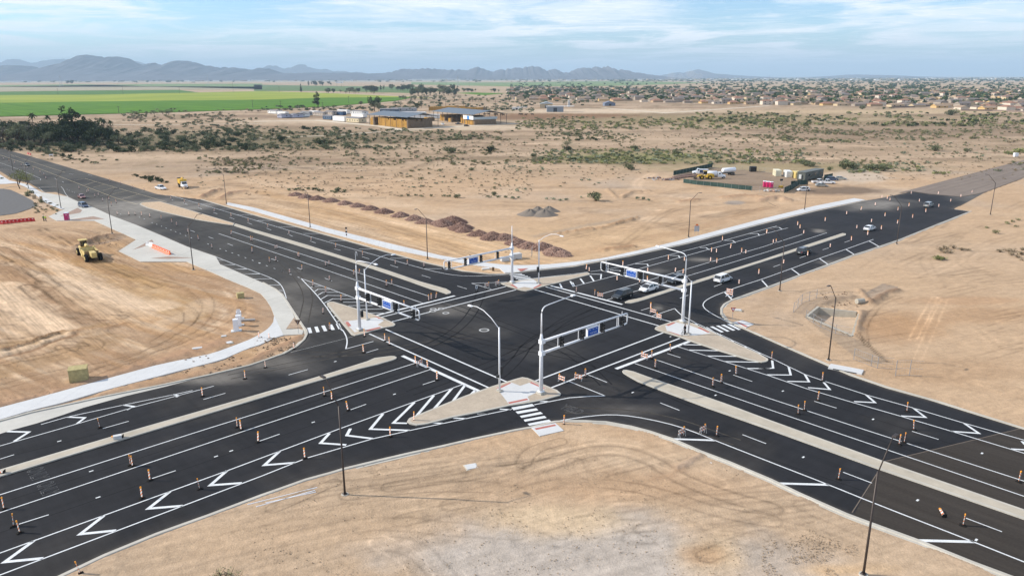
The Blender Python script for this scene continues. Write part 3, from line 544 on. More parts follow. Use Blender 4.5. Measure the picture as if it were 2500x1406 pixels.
def ribbon(pts, w, z=.018, closed=False, mb=None, mi=0):
    mb = mb or MB(); n = len(pts); vs = []
    for i, p in enumerate(pts):
        a = pts[i - 1] if (i or closed) else p; b = pts[(i + 1) % n] if (i < n - 1 or closed) else p
        d1 = (p - a).normalized() if (p - a).length > 1e-6 else (b - p).normalized(); d2 = (b - p).normalized() if (b - p).length > 1e-6 else d1
        n1 = Vector((-d1.y, d1.x, 0)); n2 = Vector((-d2.y, d2.x, 0)); m = (n1 + n2)
        m = m.normalized() if m.length > .2 else n1
        k = min(1 / max(m.dot(n1), .35), 2.5) * w / 2
        vs += [Vector((p.x, p.y, z)) + m * k, Vector((p.x, p.y, z)) - m * k]
    q = n if closed else n - 1
    mb.add(vs, [(2 * i, 2 * i + 1, (2 * ((i + 1) % n)) + 1, 2 * ((i + 1) % n)) for i in range(q)], mi); return mb
def line(name, pts, w, sm=0, m=None, e0=0, e1=0):
    ws = ext(GW(pts), e0, e1)
    if sm: ws = smooth(ws, sm)
    return ribbon(ws, w).build(name, m or M_PAINT, ROAD)
def kerb(ws, w=.6, h=.14, z0=-.1, name='kerb', m=None, closed=False):
    n = len(ws); L = []; 
    for i, p in enumerate(ws):
        a = ws[i - 1] if (i or closed) else p; b = ws[(i + 1) % n] if (i < n - 1 or closed) else p
        d = (b - a).normalized(); nn = Vector((-d.y, d.x, 0)) * w / 2
        L.append([p + nn + Vector((0, 0, z0)), p + nn + Vector((0, 0, h)), p - nn * .05 + Vector((0, 0, h)), p - nn * .2 + Vector((0, 0, .035)), p - nn + Vector((0, 0, .03)), p - nn + Vector((0, 0, z0))])
    mb = MB(); vs = [v for r in L for v in r]; q = n if closed else n - 1
    mb.add(vs, [(i * 6 + j, i * 6 + (j + 1) % 6, ((i + 1) % n) * 6 + (j + 1) % 6, ((i + 1) % n) * 6 + j) for i in range(q) for j in range(6)])
    return tag(mb.build(name, m or M_KERB), kind='structure')
kerb(wS, .74)['label'] = 'pale kerb and gutter curving round the near dirt corner'
kerb(wE, .74)['label'] = 'pale kerb and gutter round the right-hand dirt corner'
kerb(wN, .66)['label'] = 'pale kerb and gutter round the far corner'
kerb(wW2, .66)['label'] = 'pale kerb and gutter round the left-hand corner'
tag(ribbon(GW(P('-', 2372, 516.6, 2357, 515, 2330, 511)), .4, .02).build('road_edge', M_KERB), kind='structure')

M_OLDP = mat('older_paving', (.045, .038, .032), .9, ns=.9, na=.3, rot=AZ_B, scale=(.04, 1, 1), n2=4, a2=.35, spec=.1)
for v, nm in (((2154, 1126.6, 2496, 1045, 2620, 1083, 2960, 1190, 2960, 1410, 2500, 1246), 'older browner paving beyond the seam, right of the median'), ((2145, 1147, 2080, 1264, 2116, 1278.7, 2244, 1325.5, 2372, 1377, 2449, 1406, 2720, 1530, 2900, 1450, 2500, 1269), 'older browner paving beyond the seam, left of the median')):
    mb = MB(); mb.prism(GW(P('-', *v)), 0, .0145, sides=False); o = mb.build('old_paving', M_OLDP, ROAD)
for v in (P('p', 1160, 315, 2500, -8), P('p', 1115, 400, 860, 800)): ribbon(GW(v), .10, .0165).build('seam', mat('seam_dust', (.16, .13, .105), .95), ROAD)
for v, n_ in ((((0, 1228, 1033, 894)), 3), ((0, 1300, 1060, 935), 2), ((1571, 880, 2500, 1193), 1), ((1630, 860, 2500, 1140), 1), ((1500, 724, 1990, 571), 1), ((590, 582, 972, 712), 1), ((640, 556, 1030, 680), 1), ((1700, 1060, 2500, 1330), 1), ((0, 1120, 700, 940), 1)):
    ribbon(GW(P('-', *v)), .09, .0125).build('paving_joint', mat('joint_tar', (.012, .012, .013), .8), ROAD)
M_TYRE = mat('tyre_mark', (.0165, .0162, .0175), .85, ns=1.5, na=.3); M_SANDY = mat('tracked_sand', (.062, .055, .047), .9, ns=1.1, na=.35)
for pts, m_ in ((P('-', 1100, 1000, 1250, 900, 1300, 820, 1500, 740), M_TYRE), (P('-', 1000, 780, 1180, 840, 1420, 870, 1700, 990), M_TYRE), (P('-', 1180, 700, 1150, 780, 1050, 850, 800, 930), M_TYRE), (P('-', 1480, 940, 1400, 860, 1250, 800, 1060, 730), M_TYRE), (P('-', 1600, 700, 1400, 760, 1280, 860, 1000, 960), M_TYRE),
                (P('-', 700, 860, 860, 870, 1150, 820), M_SANDY), (P('-', 560, 920, 760, 880, 900, 850), M_SANDY), (P('-', 1380, 1000, 1600, 1010, 1800, 1080), M_SANDY), (P('-', 1840, 480, 1960, 540, 1700, 600), M_SANDY), (P('-', 430, 520, 640, 600, 760, 700, 740, 790), M_SANDY)):
    w = smooth(GW(pts), 3)
    for s_ in (-.85, .85):
        q = [p + Vector((-(b - a).y, (b - a).x, 0)).normalized() * s_ for a, p, b in zip([w[0]] + w[:-1], w, w[1:] + [w[-1]])]; ribbon(q, .24, .0135).build('tyre_track', m_, ROAD)
# solid lane and edge lines ------------------------------------------------
for pts, w, s_, e0, e1 in (
    (P('-', 0, 1207.3, 507, 1046, 620, 1011, 1013, 886.6), .16, 0, 60, 0), (P('-', 0, 1250.8, 614, 1046, 1052.7, 901.2), .16, 0, 60, 0), (P('-', 0, 1349.4, 555.5, 1148.4, 830, 1046, 1129.4, 938.3), .17, 0, 60, 0),
    (P('-', 0, 1403, 640, 1161.2, 748, 1118, 909, 1071, 1016.8, 1047, 1160, 1017, 1249.6, 998.6), .17, 0, 60, 0), (P('-', 1304.6, 987.7, 1345.6, 979.4, 1390, 970.8, 1441.6, 967, 1477.4, 966.2), .2, 0, 0, 0), (P('-', 1477.4, 966.2, 1389, 930.7), .17, 0, 0, 0),
    (P('-', 0, 1088.2, 148.5, 1046, 332.8, 992, 440.3, 964, 522.2, 942.2), .15, 0, 60, 0), (P('-', 100, 1036, 163.8, 1017.7, 302, 988.2, 432.6, 961.4, 470, 953), .15, 0, 0, 0),
    (P('-', 1549.8, 887.1, 2013.6, 1046, 2500, 1211), .16, 0, 0, 80), (P('-', 1590.7, 874.3, 1880, 972.9, 2103, 1046, 2500, 1174), .16, 0, 0, 80),
    (P('-', 1654.7, 846.2, 1880, 917.8, 1970, 949, 2082.7, 982.5, 2200, 1016, 2308, 1048, 2500, 1106), .17, 0, 0, 80), (P('-', 1671.4, 774.2, 1700.8, 789.6, 1720, 798.6, 1758.4, 816.5, 1787.8, 830.6, 1854.4, 861.3, 1880, 872.8, 1962.4, 912.7, 2013.6, 930.6, 2116, 964, 2226, 994.6, 2346.4, 1030.5, 2500, 1074), .17, 0, 0, 80),
    (P('E', 680, 415, 740, 480, 810, 540, 870, 580), .2, 1, 0, 0), (P('E', 250, 560, 680, 415), .17, 0, 0, 0),
    (P('-', 2132.6, 584.5, 2064.8, 608.8, 2000.8, 630.6, 1931.7, 656, 1860, 681.8, 1803, 700, 1768.6, 712.8, 1739, 724.3, 1722, 734, 1715.2, 743.5, 1720, 753.5, 1735, 764, 1758.4, 776.8, 1787.8, 791.2, 1812, 802), .18, 1, 0, 0),
    (P('-', 1348.8, 1030, 1390.4, 1022.4, 1441.6, 1015.2, 1492, 1011.5, 1547, 1016, 1624, 1031.5, 1680, 1048.4, 1746.9, 1075.4, 1880, 1127.5, 2026.4, 1184.2, 2136.5, 1229, 2374.6, 1321.2, 2500, 1371), .18, 1, 0, 60),
    (P('-', 1397, 669.3, 1474, 658.9, 1530, 649, 1720, 600, 1880, 556.5, 1897, 551.7), .16, 0, 0, 0), (P('-', 1398.7, 700, 1464, 683.2, 1507.5, 671.7, 1579, 651.2, 1720, 612, 1880, 567.8, 1924, 556.3), .17, 0, 0, 0),
    (P('-', 1471.7, 716.5, 1557.4, 692, 1720, 644, 1860, 603.7, 1960, 571.7), .16, 0, 0, 0), (P('-', 1480.6, 732.5, 1557, 709.4, 1720, 661.4, 1860, 619, 2018.7, 568.6), .16, 0, 0, 0),
    (P('-', 414.7, 477, 531, 510.6, 640, 543, 722, 568, 836.6, 601, 941.6, 630, 1031, 655.7, 1076, 666.6, 1118.4, 673.2, 1160, 674.4, 1208, 672.4, 1240, 669.9), .16, 1, 0, 0), (P('-', 1297.6, 680.3, 1400, 668.8), .16, 0, 0, 0),
    (P('B', 555, 1030, 1000, 1015, 1230, 1000), .16, 0, 0, 0), (P('B', 555, 1030, 935, 1140), .16, 0, 0, 0),
    (P('-', 565.8, 565.3, 620, 583.2, 820, 647.4, 941.6, 688.5, 1047.5, 723.3), .16, 0, 0, 0), (P('-', 533.8, 570.4, 620, 599.8, 913, 699, 1032, 740), .16, 0, 0, 0),
    (P('W', 1260, 235, 1450, 430, 1600, 610, 1700, 760, 1790, 890, 1850, 990) + P('j', 840, 440, 878, 505, 888, 545, 888, 580, 876, 632), .2, 1, 0, 0), (P('j', 876, 632, 1140, 560), .17, 0, 0, 0),
    (P('-', 735, 680, 799.2, 702.8, 870.9, 729.7), .17, 0, 0, 0),
    (P('-', 519, 624, 559, 640, 596.8, 653.7, 631, 666.5, 665, 680, 682, 691.2, 690.7, 703, 695.8, 716.8, 699.2, 728.8), .17, 1, 0, 0)):
    line('lane_line', pts, w, s_, e0=e0, e1=e1)
for pts, w in ((P('e', 0, 150, 330, 265, 1100, 560, 1300, 620), .16), (P('e', 100, 150, 620, 318), .15), (P('e', 810, 375, 1100, 460, 1330, 525, 1590, 600), .15), (P('e', 700, 395, 810, 375), .15), (P('e', 805, 440, 910, 405), .15), (P('e', 890, 460, 1000, 432), .15), (P('e', 980, 490, 1100, 460), .15),
               (P('e', 1070, 525, 1220, 490), .15), (P('e', 1160, 570, 1330, 525), .15), (P('e', 1290, 620, 1440, 572), .15)): line('median_line', pts, w, m=M_PAINTY)
for pts in (P('e', 0, 225, 240, 312, 340, 355, 390, 378, 385, 392, 290, 405), P('e', 0, 255, 90, 255), P('e', 0, 288, 150, 290), P('e', 110, 335, 250, 330), P('e', 580, 452, 600, 470, 625, 520, 650, 550), P('e', 370, 460, 400, 490, 435, 515), P('e', 390, 458, 540, 455)):
    line('bay_line', pts, .17, m=M_PAINTD)
line('joint_line', P('j', 350, 665, 940, 515), .08, m=M_PAINTD)
# stop lines and the pedestrian crossing lines
for a, w in ((P('j', 1415, 697, 2160, 1040), .6), (P('k', 1030, 822, 1730, 560), .6), (P('k', 410, 30, 1090, 208), .6), (P('j', 1140, 320, 1915, 125), .6)): line('stop_line', a, w)
for a in ((P('-', 901.6, 814.9, 1201, 949.9)), P('-', 941.3, 803.9, 1239.5, 933.2), P('-', 1340, 948.6, 1659.9, 825.7), P('-', 1304, 931, 1618.9, 812.4), P('k', 360, 40, 1560, 375), P('k', 250, 65, 1450, 415), P('j', 1190, 335, 2400, 38), P('j', 1310, 375, 2500, 68)): line('crossing_line', a, .3)
# dashes
for L, vals in {'m': (0, 290, 135, 248, 180, 910, 465, 820, 1450, 475, 1675, 400), 'j': (910, 1215, 1070, 1158, 1610, 972, 1740, 930, 330, 880, 513, 828, 1070, 668, 1185, 633, 1170, 783, 1330, 740, 1940, 32, 2030, 60), 'n': (50, 120, 245, 52), 'i': (1940, 1113, 2150, 1053, 980, 1390, 1228, 1320),
                'k': (1520, 675, 1645, 715, 2150, 880, 2330, 942, 1452, 1145, 1636, 1217, 770, 880, 945, 950, 1270, 265, 1350, 240, 1640, 150, 1720, 120, 1965, 40, 2040, 12), 'l': (500, 1130, 712, 1195), 'p': (1430, 25, 1685, 103, 775, 415, 1048, 518, 1945, 852, 2290, 982), 'o': (2237, 57, 2462, 143),
                'h': (110, 1218, 175, 1195, 360, 1132, 420, 1112, 580, 1055, 640, 1035, 790, 983, 840, 967), 'Z': (755, 830, 800, 850, 1000, 905, 1075, 935, 1275, 990, 1350, 1022, 1570, 1085, 1645, 1112, 1880, 1180, 1970, 1212, 2220, 1280, 2310, 1315),
                'f': (120, 850, 165, 867, 320, 905, 370, 927, 535, 970, 588, 990, 768, 1045, 825, 1060, 1030, 1120, 1100, 1142, 1300, 1200, 1375, 1223, 1600, 1297, 1683, 1322, 165, 1140, 230, 1163, 410, 1225, 465, 1247, 675, 1325, 745, 1352),
                'e': (1815, 870, 1860, 885, 1990, 932, 2035, 948, 2170, 995, 2220, 1015, 520, 375, 545, 385, 590, 405, 610, 413, 660, 330, 700, 336, 840, 340, 880, 346)}.items():
    for i in range(0, len(vals), 4): line('lane_dash', P(L, *vals[i:i + 4]), .14)
for L, vals in {'e': (640, 480, 660, 488, 688, 500, 710, 508, 1125, 705, 1150, 715, 1330, 745, 1375, 760, 1450, 797, 1495, 812, 1540, 830, 1585, 848, 1630, 865, 1675, 883, 1720, 900, 1770, 920, 1825, 942, 1985, 1000, 2100, 1045, 2155, 1065, 2215, 1085, 2275, 1107, 2340, 1130, 2410, 1155, 2478, 1180), 'f': (50, 1182, 122, 1207, 195, 1232, 268, 1258), 'W': (880, 92, 990, 130, 1110, 175, 1225, 218)}.items():
    for i in range(0, len(vals), 2):
        c = G(*P(L, vals[i], vals[i + 1])[0]); ribbon([c - dB * .45, c + dB * .45], .16).build('lane_dot', M_PAINT, ROAD)
# chevrons and hatching
for L, q in {'m': [(320, 1070, 45, 1270, 410, 1235), (990, 830, 765, 1005, 1105, 970), (1620, 600, 1415, 762, 1740, 735), (2165, 400, 2005, 540, 2305, 518), (70, 27, 275, 33, 135, 122)],
             'n': [(245, 215, 100, 348, 390, 325), (720, 45, 635, 138, 880, 155), (920, 0, 885, 65, 1130, 95)], 'i': [(640, 1280, 810, 1287, 735, 1343), (1170, 1165, 1275, 1180, 1210, 1212), (1650, 1065, 1705, 1075, 1680, 1090)],
             'j': [(1230, 1250, 1110, 1395, 1485, 1408), (1530, 1140, 1330, 1337, 1460, 1340), (1715, 1075, 1550, 1270), (1890, 1005, 1720, 1200), (2010, 980, 1890, 1140), (2110, 1025, 2060, 1075)],
             'k': [(1660, 590, 1850, 595), (1730, 642, 2030, 650), (1890, 698, 2200, 703), (2070, 752, 2390, 758), (2270, 818, 2500, 818)],
             'l': [(-30, 820, 108, 815, 98, 740), (50, 878, 275, 880, 255, 800), (245, 940, 450, 945, 410, 875), (440, 1000, 648, 1018, 590, 950), (880, 1133, 1080, 1143, 995, 1070), (1330, 1270, 1560, 1283, 1445, 1195)],
             'p': [(1800, 25, 2070, 45, 1930, -50), (2380, 195, 2560, 205, 2480, 120)]}.items():
    for v in q: line('chevron', P(L, *v), .38 if L in 'mnj' else .32)
for L, q, w in (('S', [(470, 770, 680, 780), (50, 855, 240, 855), (1230, 625, 1400, 625)], .3), ('j', [(1650, 1335, 1800, 1340), (1900, 1290, 2020, 1295), (2130, 1250, 2230, 1248)], .3), ('o', [(1560, 98, 1970, 112)], .4), ('p', [(165, 522, 640, 535), (1480, 1065, 2020, 1078)], .4),
                ('h', [(1020, 970, 1115, 1022), (800, 1050, 890, 1105), (550, 1138, 640, 1200), (285, 1238, 370, 1300), (0, 1345, 60, 1412)], .32), ('E', [(1630, 100, 1790, 260)], .36),
                ('C', [(700, 465, 890, 475, 930, 535), (1180, 345, 1410, 350, 1430, 400), (1830, 185, 2005, 190, 2030, 235), (250, 540, 530, 545, 520, 635)], .3), ('C', [(320, 570, 390, 675), (130, 625, 205, 725), (-20, 700, 20, 775)], .36), ('B', [(2240, 1035, 2280, 1120), (2440, 990, 2500, 1090)], .36),
                ('g', [(2060, 965, 2145, 968, 2170, 988), (2290, 900, 2385, 902, 2400, 920), (1830, 1033, 1890, 1035, 1920, 1055)], .3), ('h', [(95, 838, 165, 842, 195, 860)], .3),
                ('Z', [(1330, 925, 1560, 930), (1690, 1025, 1930, 1025), (2020, 1130, 2310, 1130), (2370, 1240, 2520, 1242)], .2),
                ('f', [(40, 775, 170, 775), (240, 837, 400, 837), (470, 900, 625, 900), (720, 968, 870, 968), (1000, 1048, 1160, 1048), (1300, 1135, 1475, 1135), (1610, 1235, 1790, 1235)], .2),
                ('j', [(540, 47, 570, 35, 640, 35), (580, 85, 610, 63, 720, 65), (610, 120, 655, 93, 800, 93), (640, 158, 700, 122, 885, 125), (670, 195, 750, 155, 985, 155), (850, 187, 1050, 187), (900, 220, 1130, 218), (1000, 255, 1230, 250), (1100, 290, 1260, 290), (690, 238, 706, 232), (726, 278, 744, 272), (757, 326, 777, 318), (790, 371, 812, 364)], .2),
                ('W', [(60, 38, 330, 35), (225, 103, 500, 98), (390, 170, 680, 165), (570, 242, 850, 238), (765, 328, 980, 330), (940, 405, 1020, 408)], .2), ('e', [(1970, 1153, 2130, 1155), (2070, 1197, 2240, 1197), (2190, 1240, 2350, 1240), (2295, 1285, 2490, 1285)], .2),
                ('E', [(1080, 700, 1095, 728), (1522, 895, 1542, 932), (1762, 1020, 1780, 1058), (2012, 1140, 2030, 1175), (2272, 1260, 2290, 1300)], .55)):
    for v in q: line('hatch_bar', P(L, *v), w)
for L, q in (('S', [(690, 740, 1090, 670, 1135, 710, 735, 790), (770, 818, 1165, 752, 1205, 790, 815, 860), (850, 900, 1245, 822, 1295, 858, 885, 935), (925, 970, 1320, 897, 1365, 935, 950, 1008), (1000, 1048, 1410, 970, 1455, 1005, 1035, 1085)]),
             ('j', [(508, 432, 540, 428, 556, 478, 524, 482), (575, 422, 607, 418, 627, 470, 596, 474), (642, 412, 675, 408, 700, 460, 668, 464), (712, 403, 745, 398, 772, 448, 738, 453), (780, 393, 815, 390, 837, 438, 805, 443)]),
             ('E', [(1240, 778, 1300, 770, 1490, 882, 1440, 893), (1350, 762, 1410, 755, 1620, 862, 1570, 872), (1465, 745, 1525, 740, 1730, 848, 1680, 856), (1565, 730, 1630, 722, 1840, 828, 1790, 838), (1675, 715, 1730, 705, 1945, 815, 1895, 825)])):
    for v in q:
        mb = MB(); mb.prism(GW(P(L, *v)), 0, .018, sides=False); mb.build('crosswalk_bar', M_PAINT, ROAD)
for v in ((1280, 866, 1520, 848), (1350, 890, 1570, 870), (1370, 915, 1630, 895), (1400, 940, 1680, 918), (1450, 965, 1710, 940)): line('crosswalk_bar', P('B', *v), .55)
# manhole collars set in the paving
for (L, a, b, r) in (('j', 2195, 453, .75), ('j', 1710, 252, .5), ('j', 1785, 248, .5), ('j', 1705, 271, .5), ('j', 1830, 290, .5)):
    c = G(*P(L, a, b)[0]); ring = [c + Vector((math.cos(t), math.sin(t), 0)) * r for t in np.linspace(0, 2 * math.pi, 20, endpoint=False)]
    o = ribbon(ring, .28, .019, True).build('manhole_collar', M_PAINTD, ROAD); mb = MB(); mb.prism([c + (p - c) * .62 for p in ring], .0, .022, sides=False); mb.build('manhole_cover', mat('cast_iron', (.07, .065, .06), .7), o)
for L, v in {'m': (565, 120, 2060, 265, 2205, 212, 935, 655, 870, 405), 'j': (775, 752, 1340, 1063, 565, 1330, 2330, 1030), 'k': (1190, 1047, 2115, 840, 1980, 1073, 1550, 515), 'l': (200, 1033, 1060, 1302), 'p': (395, 272, 1485, 682, 2100, 235, 2045, 1060), 'o': (1930, 1330 - 1046 + 46)}.items():
    for i in range(0, len(v), 2): c = G(*P(L, v[i], v[i + 1])[0]); ribbon([c - dA * .22, c + dA * .22], .2, .02).build('pavement_marker', M_PAINT, ROAD)
# chalked setting-out letters on the paving
def text(body, loc, xdir, size, m, parent, name='lettering', ydir=None, extrude=0.0, outline=False, z=None):
    cu = bpy.data.curves.new(name, 'FONT'); cu.body = body; cu.size = size; cu.align_x = 'CENTER'; cu.align_y = 'CENTER'; cu.extrude = extrude; cu.resolution_u = 2
    if outline: cu.fill_mode = 'NONE'; cu.bevel_depth = .022; cu.bevel_resolution = 0
    cu.materials.append(m); o0 = bpy.data.objects.new('t', cu); COL.objects.link(o0); dg = bpy.context.evaluated_depsgraph_get(); me_ = bpy.data.meshes.new_from_object(o0.evaluated_get(dg)); bpy.data.objects.remove(o0); me_.name = name; o = bpy.data.objects.new(name, me_); COL.objects.link(o); o.parent = parent
    xd = Vector(xdir).normalized(); yd = Vector(ydir).normalized() if ydir is not None else Vector((-xd.y, xd.x, 0)); zd = xd.cross(yd)
    mm = Matrix((xd, yd, zd)).transposed().to_4x4(); mm.translation = Vector(loc); o.matrix_local = mm; return o
M_CHALK = mat('chalk_line', (.15, .15, .15), .9)
for (L, a, b, s_, d_) in (('m', 350, 430, 'ONLY', dB), ('m', 450, 570, 'ONLY', dB), ('k', 610, 1210, 'YIELD', Vector((.75, -.66, 0)))):
    c = G(*P(L, a, b)[0], .02); o = text(s_, c, d_, 1.5, M_CHALK, ROAD, outline=True); o.scale = (.8, 1.5, .3)

# ------------------------------------------------------------------ concrete flatwork
def panels(inn, outt, n, name, label, z=.11):
    """a walk of separate slabs between two surveyed edges"""
    a = ext(GW(inn), 0, 40 if inn is SW_IN else 0); b = ext(GW(outt), 0, 40 if inn is SW_IN else 0)
    def rs(w):
        L = [0]; 
        for p, q in zip(w, w[1:]): L.append(L[-1] + (q - p).length)
        o = []
        for i in range(n + 1):
            t = L[-1] * i / n; j = max(k for k in range(len(L)) if L[k] <= t + 1e-6); j = min(j, len(w) - 2); o.append(w[j].lerp(w[j + 1], (t - L[j]) / max(L[j + 1] - L[j], 1e-6)))
        return o
    ra, rb = rs(a), rs(b); root = tag(thing(name, (0, 0, 0)), label, kind='structure')
    for i in range(n):
        q = [ra[i], ra[i + 1], rb[i + 1], rb[i]]; c = sum(q, Vector()) / 4; q = [c + (p - c) * (1 - .035 / max((p - c).length, .3)) for p in q]
        mb = MB(); mb.prism(q, -.1, z + rnd.uniform(-.004, .004)); mb.build('slab', [M_WALK], root)
    return root
panels(SW_IN, SW_OUT, 46, 'sidewalk', 'wide white concrete walk curving along the left dirt lot')
panels(N_IN, N_OUT, 110, 'sidewalk', 'white concrete walk along the far side of both roads')
mb = MB(); mb.prism(wAP, -.1, .10); o = tag(mb.build('apron', M_APRON), 'broad pale concrete drive apron beside the left road', kind='structure')
for a in (P('e', 900, 655, 620, 780), P('e', 1130, 760, 900, 860), P('e', 1300, 820, 1060, 905), P('e', 1560, 930, 1300, 960), P('e', 1300, 960, 1800, 1130), P('e', 1130, 1070, 1600, 1000), P('e', 540, 780, 1000, 735), P('e', 1560, 1170, 1850, 1060), P('e', 2100, 1195, 1960, 1240), P('e', 2300, 1285, 2160, 1320), P('W', 880, 390, 680, 450), P('W', 1000, 490, 760, 560), P('W', 1130, 700, 850, 700), P('W', 600, 270, 450, 350)):
    ribbon(GW(a), .06, .103).build('joint', mat('joint_dark', (.25, .24, .21), .9), o)
for v in (P('e', 575, 738, 740, 658, 785, 680, 765, 705), P('e', 660, 772, 890, 738, 1000, 765, 760, 775), P('e', 1265, 1060, 1450, 960, 1465, 985, 1430, 1010), P('e', 1430, 1140, 1600, 1122, 1850, 1135, 1600, 1145)):
    mb = MB(); mb.prism(GW(v), .1, .112, sides=False); mb.build('planting_bed', mat('bed_gravel', (.33, .24, .19), .95, ns=3, na=.25), o)
# kerb apron of the bus bay
bay = GW(P('-', 0, 1029, 77, 1008, 179, 986, 256, 969, 384, 944, 504, 918.5)) + GW(P('i', 1940, 895, 1600, 985, 1200, 1080, 800, 1190, 600, 1260, 350, 1340, 130, 1400)) + GW(P('m', 0, 50))
bay = bay[:1] + bay[1:]; bay = [bay[0] + (bay[0] - bay[1]).normalized() * 40] + bay + [bay[-1] + (bay[-1] - bay[-2]).normalized() * 40]
mb = MB(); mb.prism(bay, 0, .016, sides=False); tag(mb.build('bus_bay', M_APRON), 'pale concrete bay strip at the left kerb', kind='structure')
mb = MB(); mb.prism(GW(P('W', 1160, 800, 1275, 945, 1045, 962)), 0, .115, sides=False); tag(mb.build('verge', mat('verge_dirt', (.38, .28, .2), .95, ns=3, na=.3)), 'small dirt triangle in the corner walk', kind='structure')
# ramps across the slip lanes
for L, v, br in (('S', (1070, 1140, 1530, 1050, 1690, 1195, 1230, 1300), (1130, 1155, 1515, 1078, 1550, 1105, 1165, 1185)), ('E', (1790, 690, 1970, 650, 2190, 730, 2040, 790), (1860, 690, 1900, 688, 2080, 770, 2030, 785)), ('B', (1085, 750, 1420, 765, 1480, 822, 1190, 838), (1430, 765, 1640, 755, 1500, 815, 1440, 775))):
    mb = MB(); mb.prism(GW(P(L, *v)), -.1, .15); o = tag(mb.build('ramp', M_WALK), 'concrete kerb ramp with red tactile strip', kind='structure')
    mb = MB(); mb.prism(GW(P(L, *br)), .1, .156, sides=False); mb.build('tactile_strip', M_BRICK, o)

# ------------------------------------------------------------------ medians and islands
def island(pts, name, label, infill=None, inset=.34, kw=.3, e1=None, ws=None):
    w = ws or GW(pts); n = len(w); ar = sum(w[i].x * w[(i + 1) % n].y - w[(i + 1) % n].x * w[i].y for i in range(n)); 
    if ar < 0: w = w[::-1]
    mb = MB(); mb.prism(w, -.05, .15); o = tag(mb.build(name, M_KERB), label, kind='structure')
    c = []
    for i in range(n):
        a, p, b = w[i - 1], w[i], w[(i + 1) % n]; d1 = (p - a).normalized(); d2 = (b - p).normalized(); m = Vector((-d1.y - d2.y, d1.x + d2.x, 0)); m = m.normalized() if m.length > .1 else Vector((-d1.y, d1.x, 0))
        c.append(p + m * inset / max(m.dot(Vector((-d1.y, d1.x, 0))), .6))
    mb = MB(); mb.prism(c, .1, .158, sides=False); mb.build('infill', infill or M_MEDIAN, o); return o
def strip2(top, bot, e):
    a, b = ext(GW(top), 0, e), ext(GW(bot), 0, e); return a + b[::-1]
island(None, 'median', 'long buff median strip of the left road', ws=GW(P('-', 575, 546.9, 620, 561.4, 748, 598.6, 820, 621.8, 948, 662, 1024.8, 688.3, 1088.8, 706.2, 1099, 712.2, 1101.6, 715.2, 1098, 718, 1091.4, 719, 1069.6, 711.4, 1050.4, 706, 986.4, 683.2, 909.6, 657, 820, 628.2, 620, 567.8, 571, 551.5)))
island(None, 'median', 'sandy splitter island where the left road widens', mat('island_dirt', (.50, .37, .25), .95, ns=1.5, na=.2), ws=GW(P('-', 341, 500, 344, 497, 352, 495, 391.7, 493, 448, 509.3, 495.4, 523.4, 573, 546.4, 569, 551, 537.6, 546.4, 480, 537.4, 396.8, 518.2, 358.4, 508)))
island(None, 'median', 'narrow buff median strip of the near left road', ws=strip2(P('-', 960.5, 879.6, 967, 877, 968.5, 873.8, 963, 871, 952.8, 870.7, 914.4, 875.6, 896.5, 883.6, 799.2, 914.3, 640, 961.4, 345.6, 1046, 0, 1148.4), P('-', 960.5, 879.9, 922, 891, 876, 902, 748, 939.6, 620, 978, 394, 1046, 0, 1165), 60))
island(None, 'median', 'broad buff median strip of the right near road', ws=strip2(P('-', 1521, 911, 1519, 907.6, 1522, 905, 1529.3, 904.6, 1547.2, 908.6, 1580.5, 921, 1675.2, 953.2, 1777.6, 989, 1880, 1027.5, 2154.4, 1126.6, 2500, 1245.7), P('-', 1521, 911.3, 1534, 919.5, 1557.4, 932.6, 1598.4, 948.6, 1726.4, 996.8, 1867.7, 1046, 2144, 1145.8, 2500, 1268.7), 80))
island(None, 'median', 'narrow buff median strip of the far right road', ws=GW(P('-', 1528, 740.8, 1525.4, 738.6, 1534.4, 734.4, 1565, 728.3, 1630.4, 707.5, 1720, 679.4, 1860, 635.7, 1960, 602, 2057, 570.4, 2065, 571.5, 2064.8, 575, 1972.6, 605, 1860, 640.8, 1720, 686, 1668.8, 702, 1610, 721, 1578, 731.5, 1556, 738, 1540.8, 741.4)))
I1 = island(P('-', 798, 741.2, 805, 738, 814.6, 738, 876, 756.6, 934.9, 777, 962, 790, 965.6, 793.7, 960.5, 797.5, 937.4, 801.4, 888.8, 815.4, 865.8, 820.6, 858, 818, 842.7, 800, 819.7, 772, 799.2, 746.3), 'island', 'pale triangular refuge island beside the left slip lane', M_PAVER)
I2 = island(P('-', 1222, 692.5, 1246.4, 689.3, 1272, 686, 1336, 677.8, 1400, 671.6, 1432, 666.7, 1439, 668, 1439.7, 671.5, 1400, 681.6, 1348.8, 695, 1323, 701.4, 1304, 707.2, 1284.8, 711.7, 1272, 709.8, 1233.6, 698.2), 'island', 'pale triangular refuge island at the far corner', M_PAVER)
I3 = island(P('-', 1598.4, 803.7, 1601, 799.5, 1611.2, 796, 1658.6, 781, 1665, 780.6, 1694.4, 791.6, 1720, 803, 1752, 817.2, 1800, 841, 1850, 863, 1875, 877.4, 1875, 882, 1868, 885, 1859.5, 885.8, 1828.8, 880, 1752, 856.4, 1685.4, 833.8, 1660, 824, 1606, 807.8), 'island', 'long pale refuge island beside the right slip lane', M_PAVER)
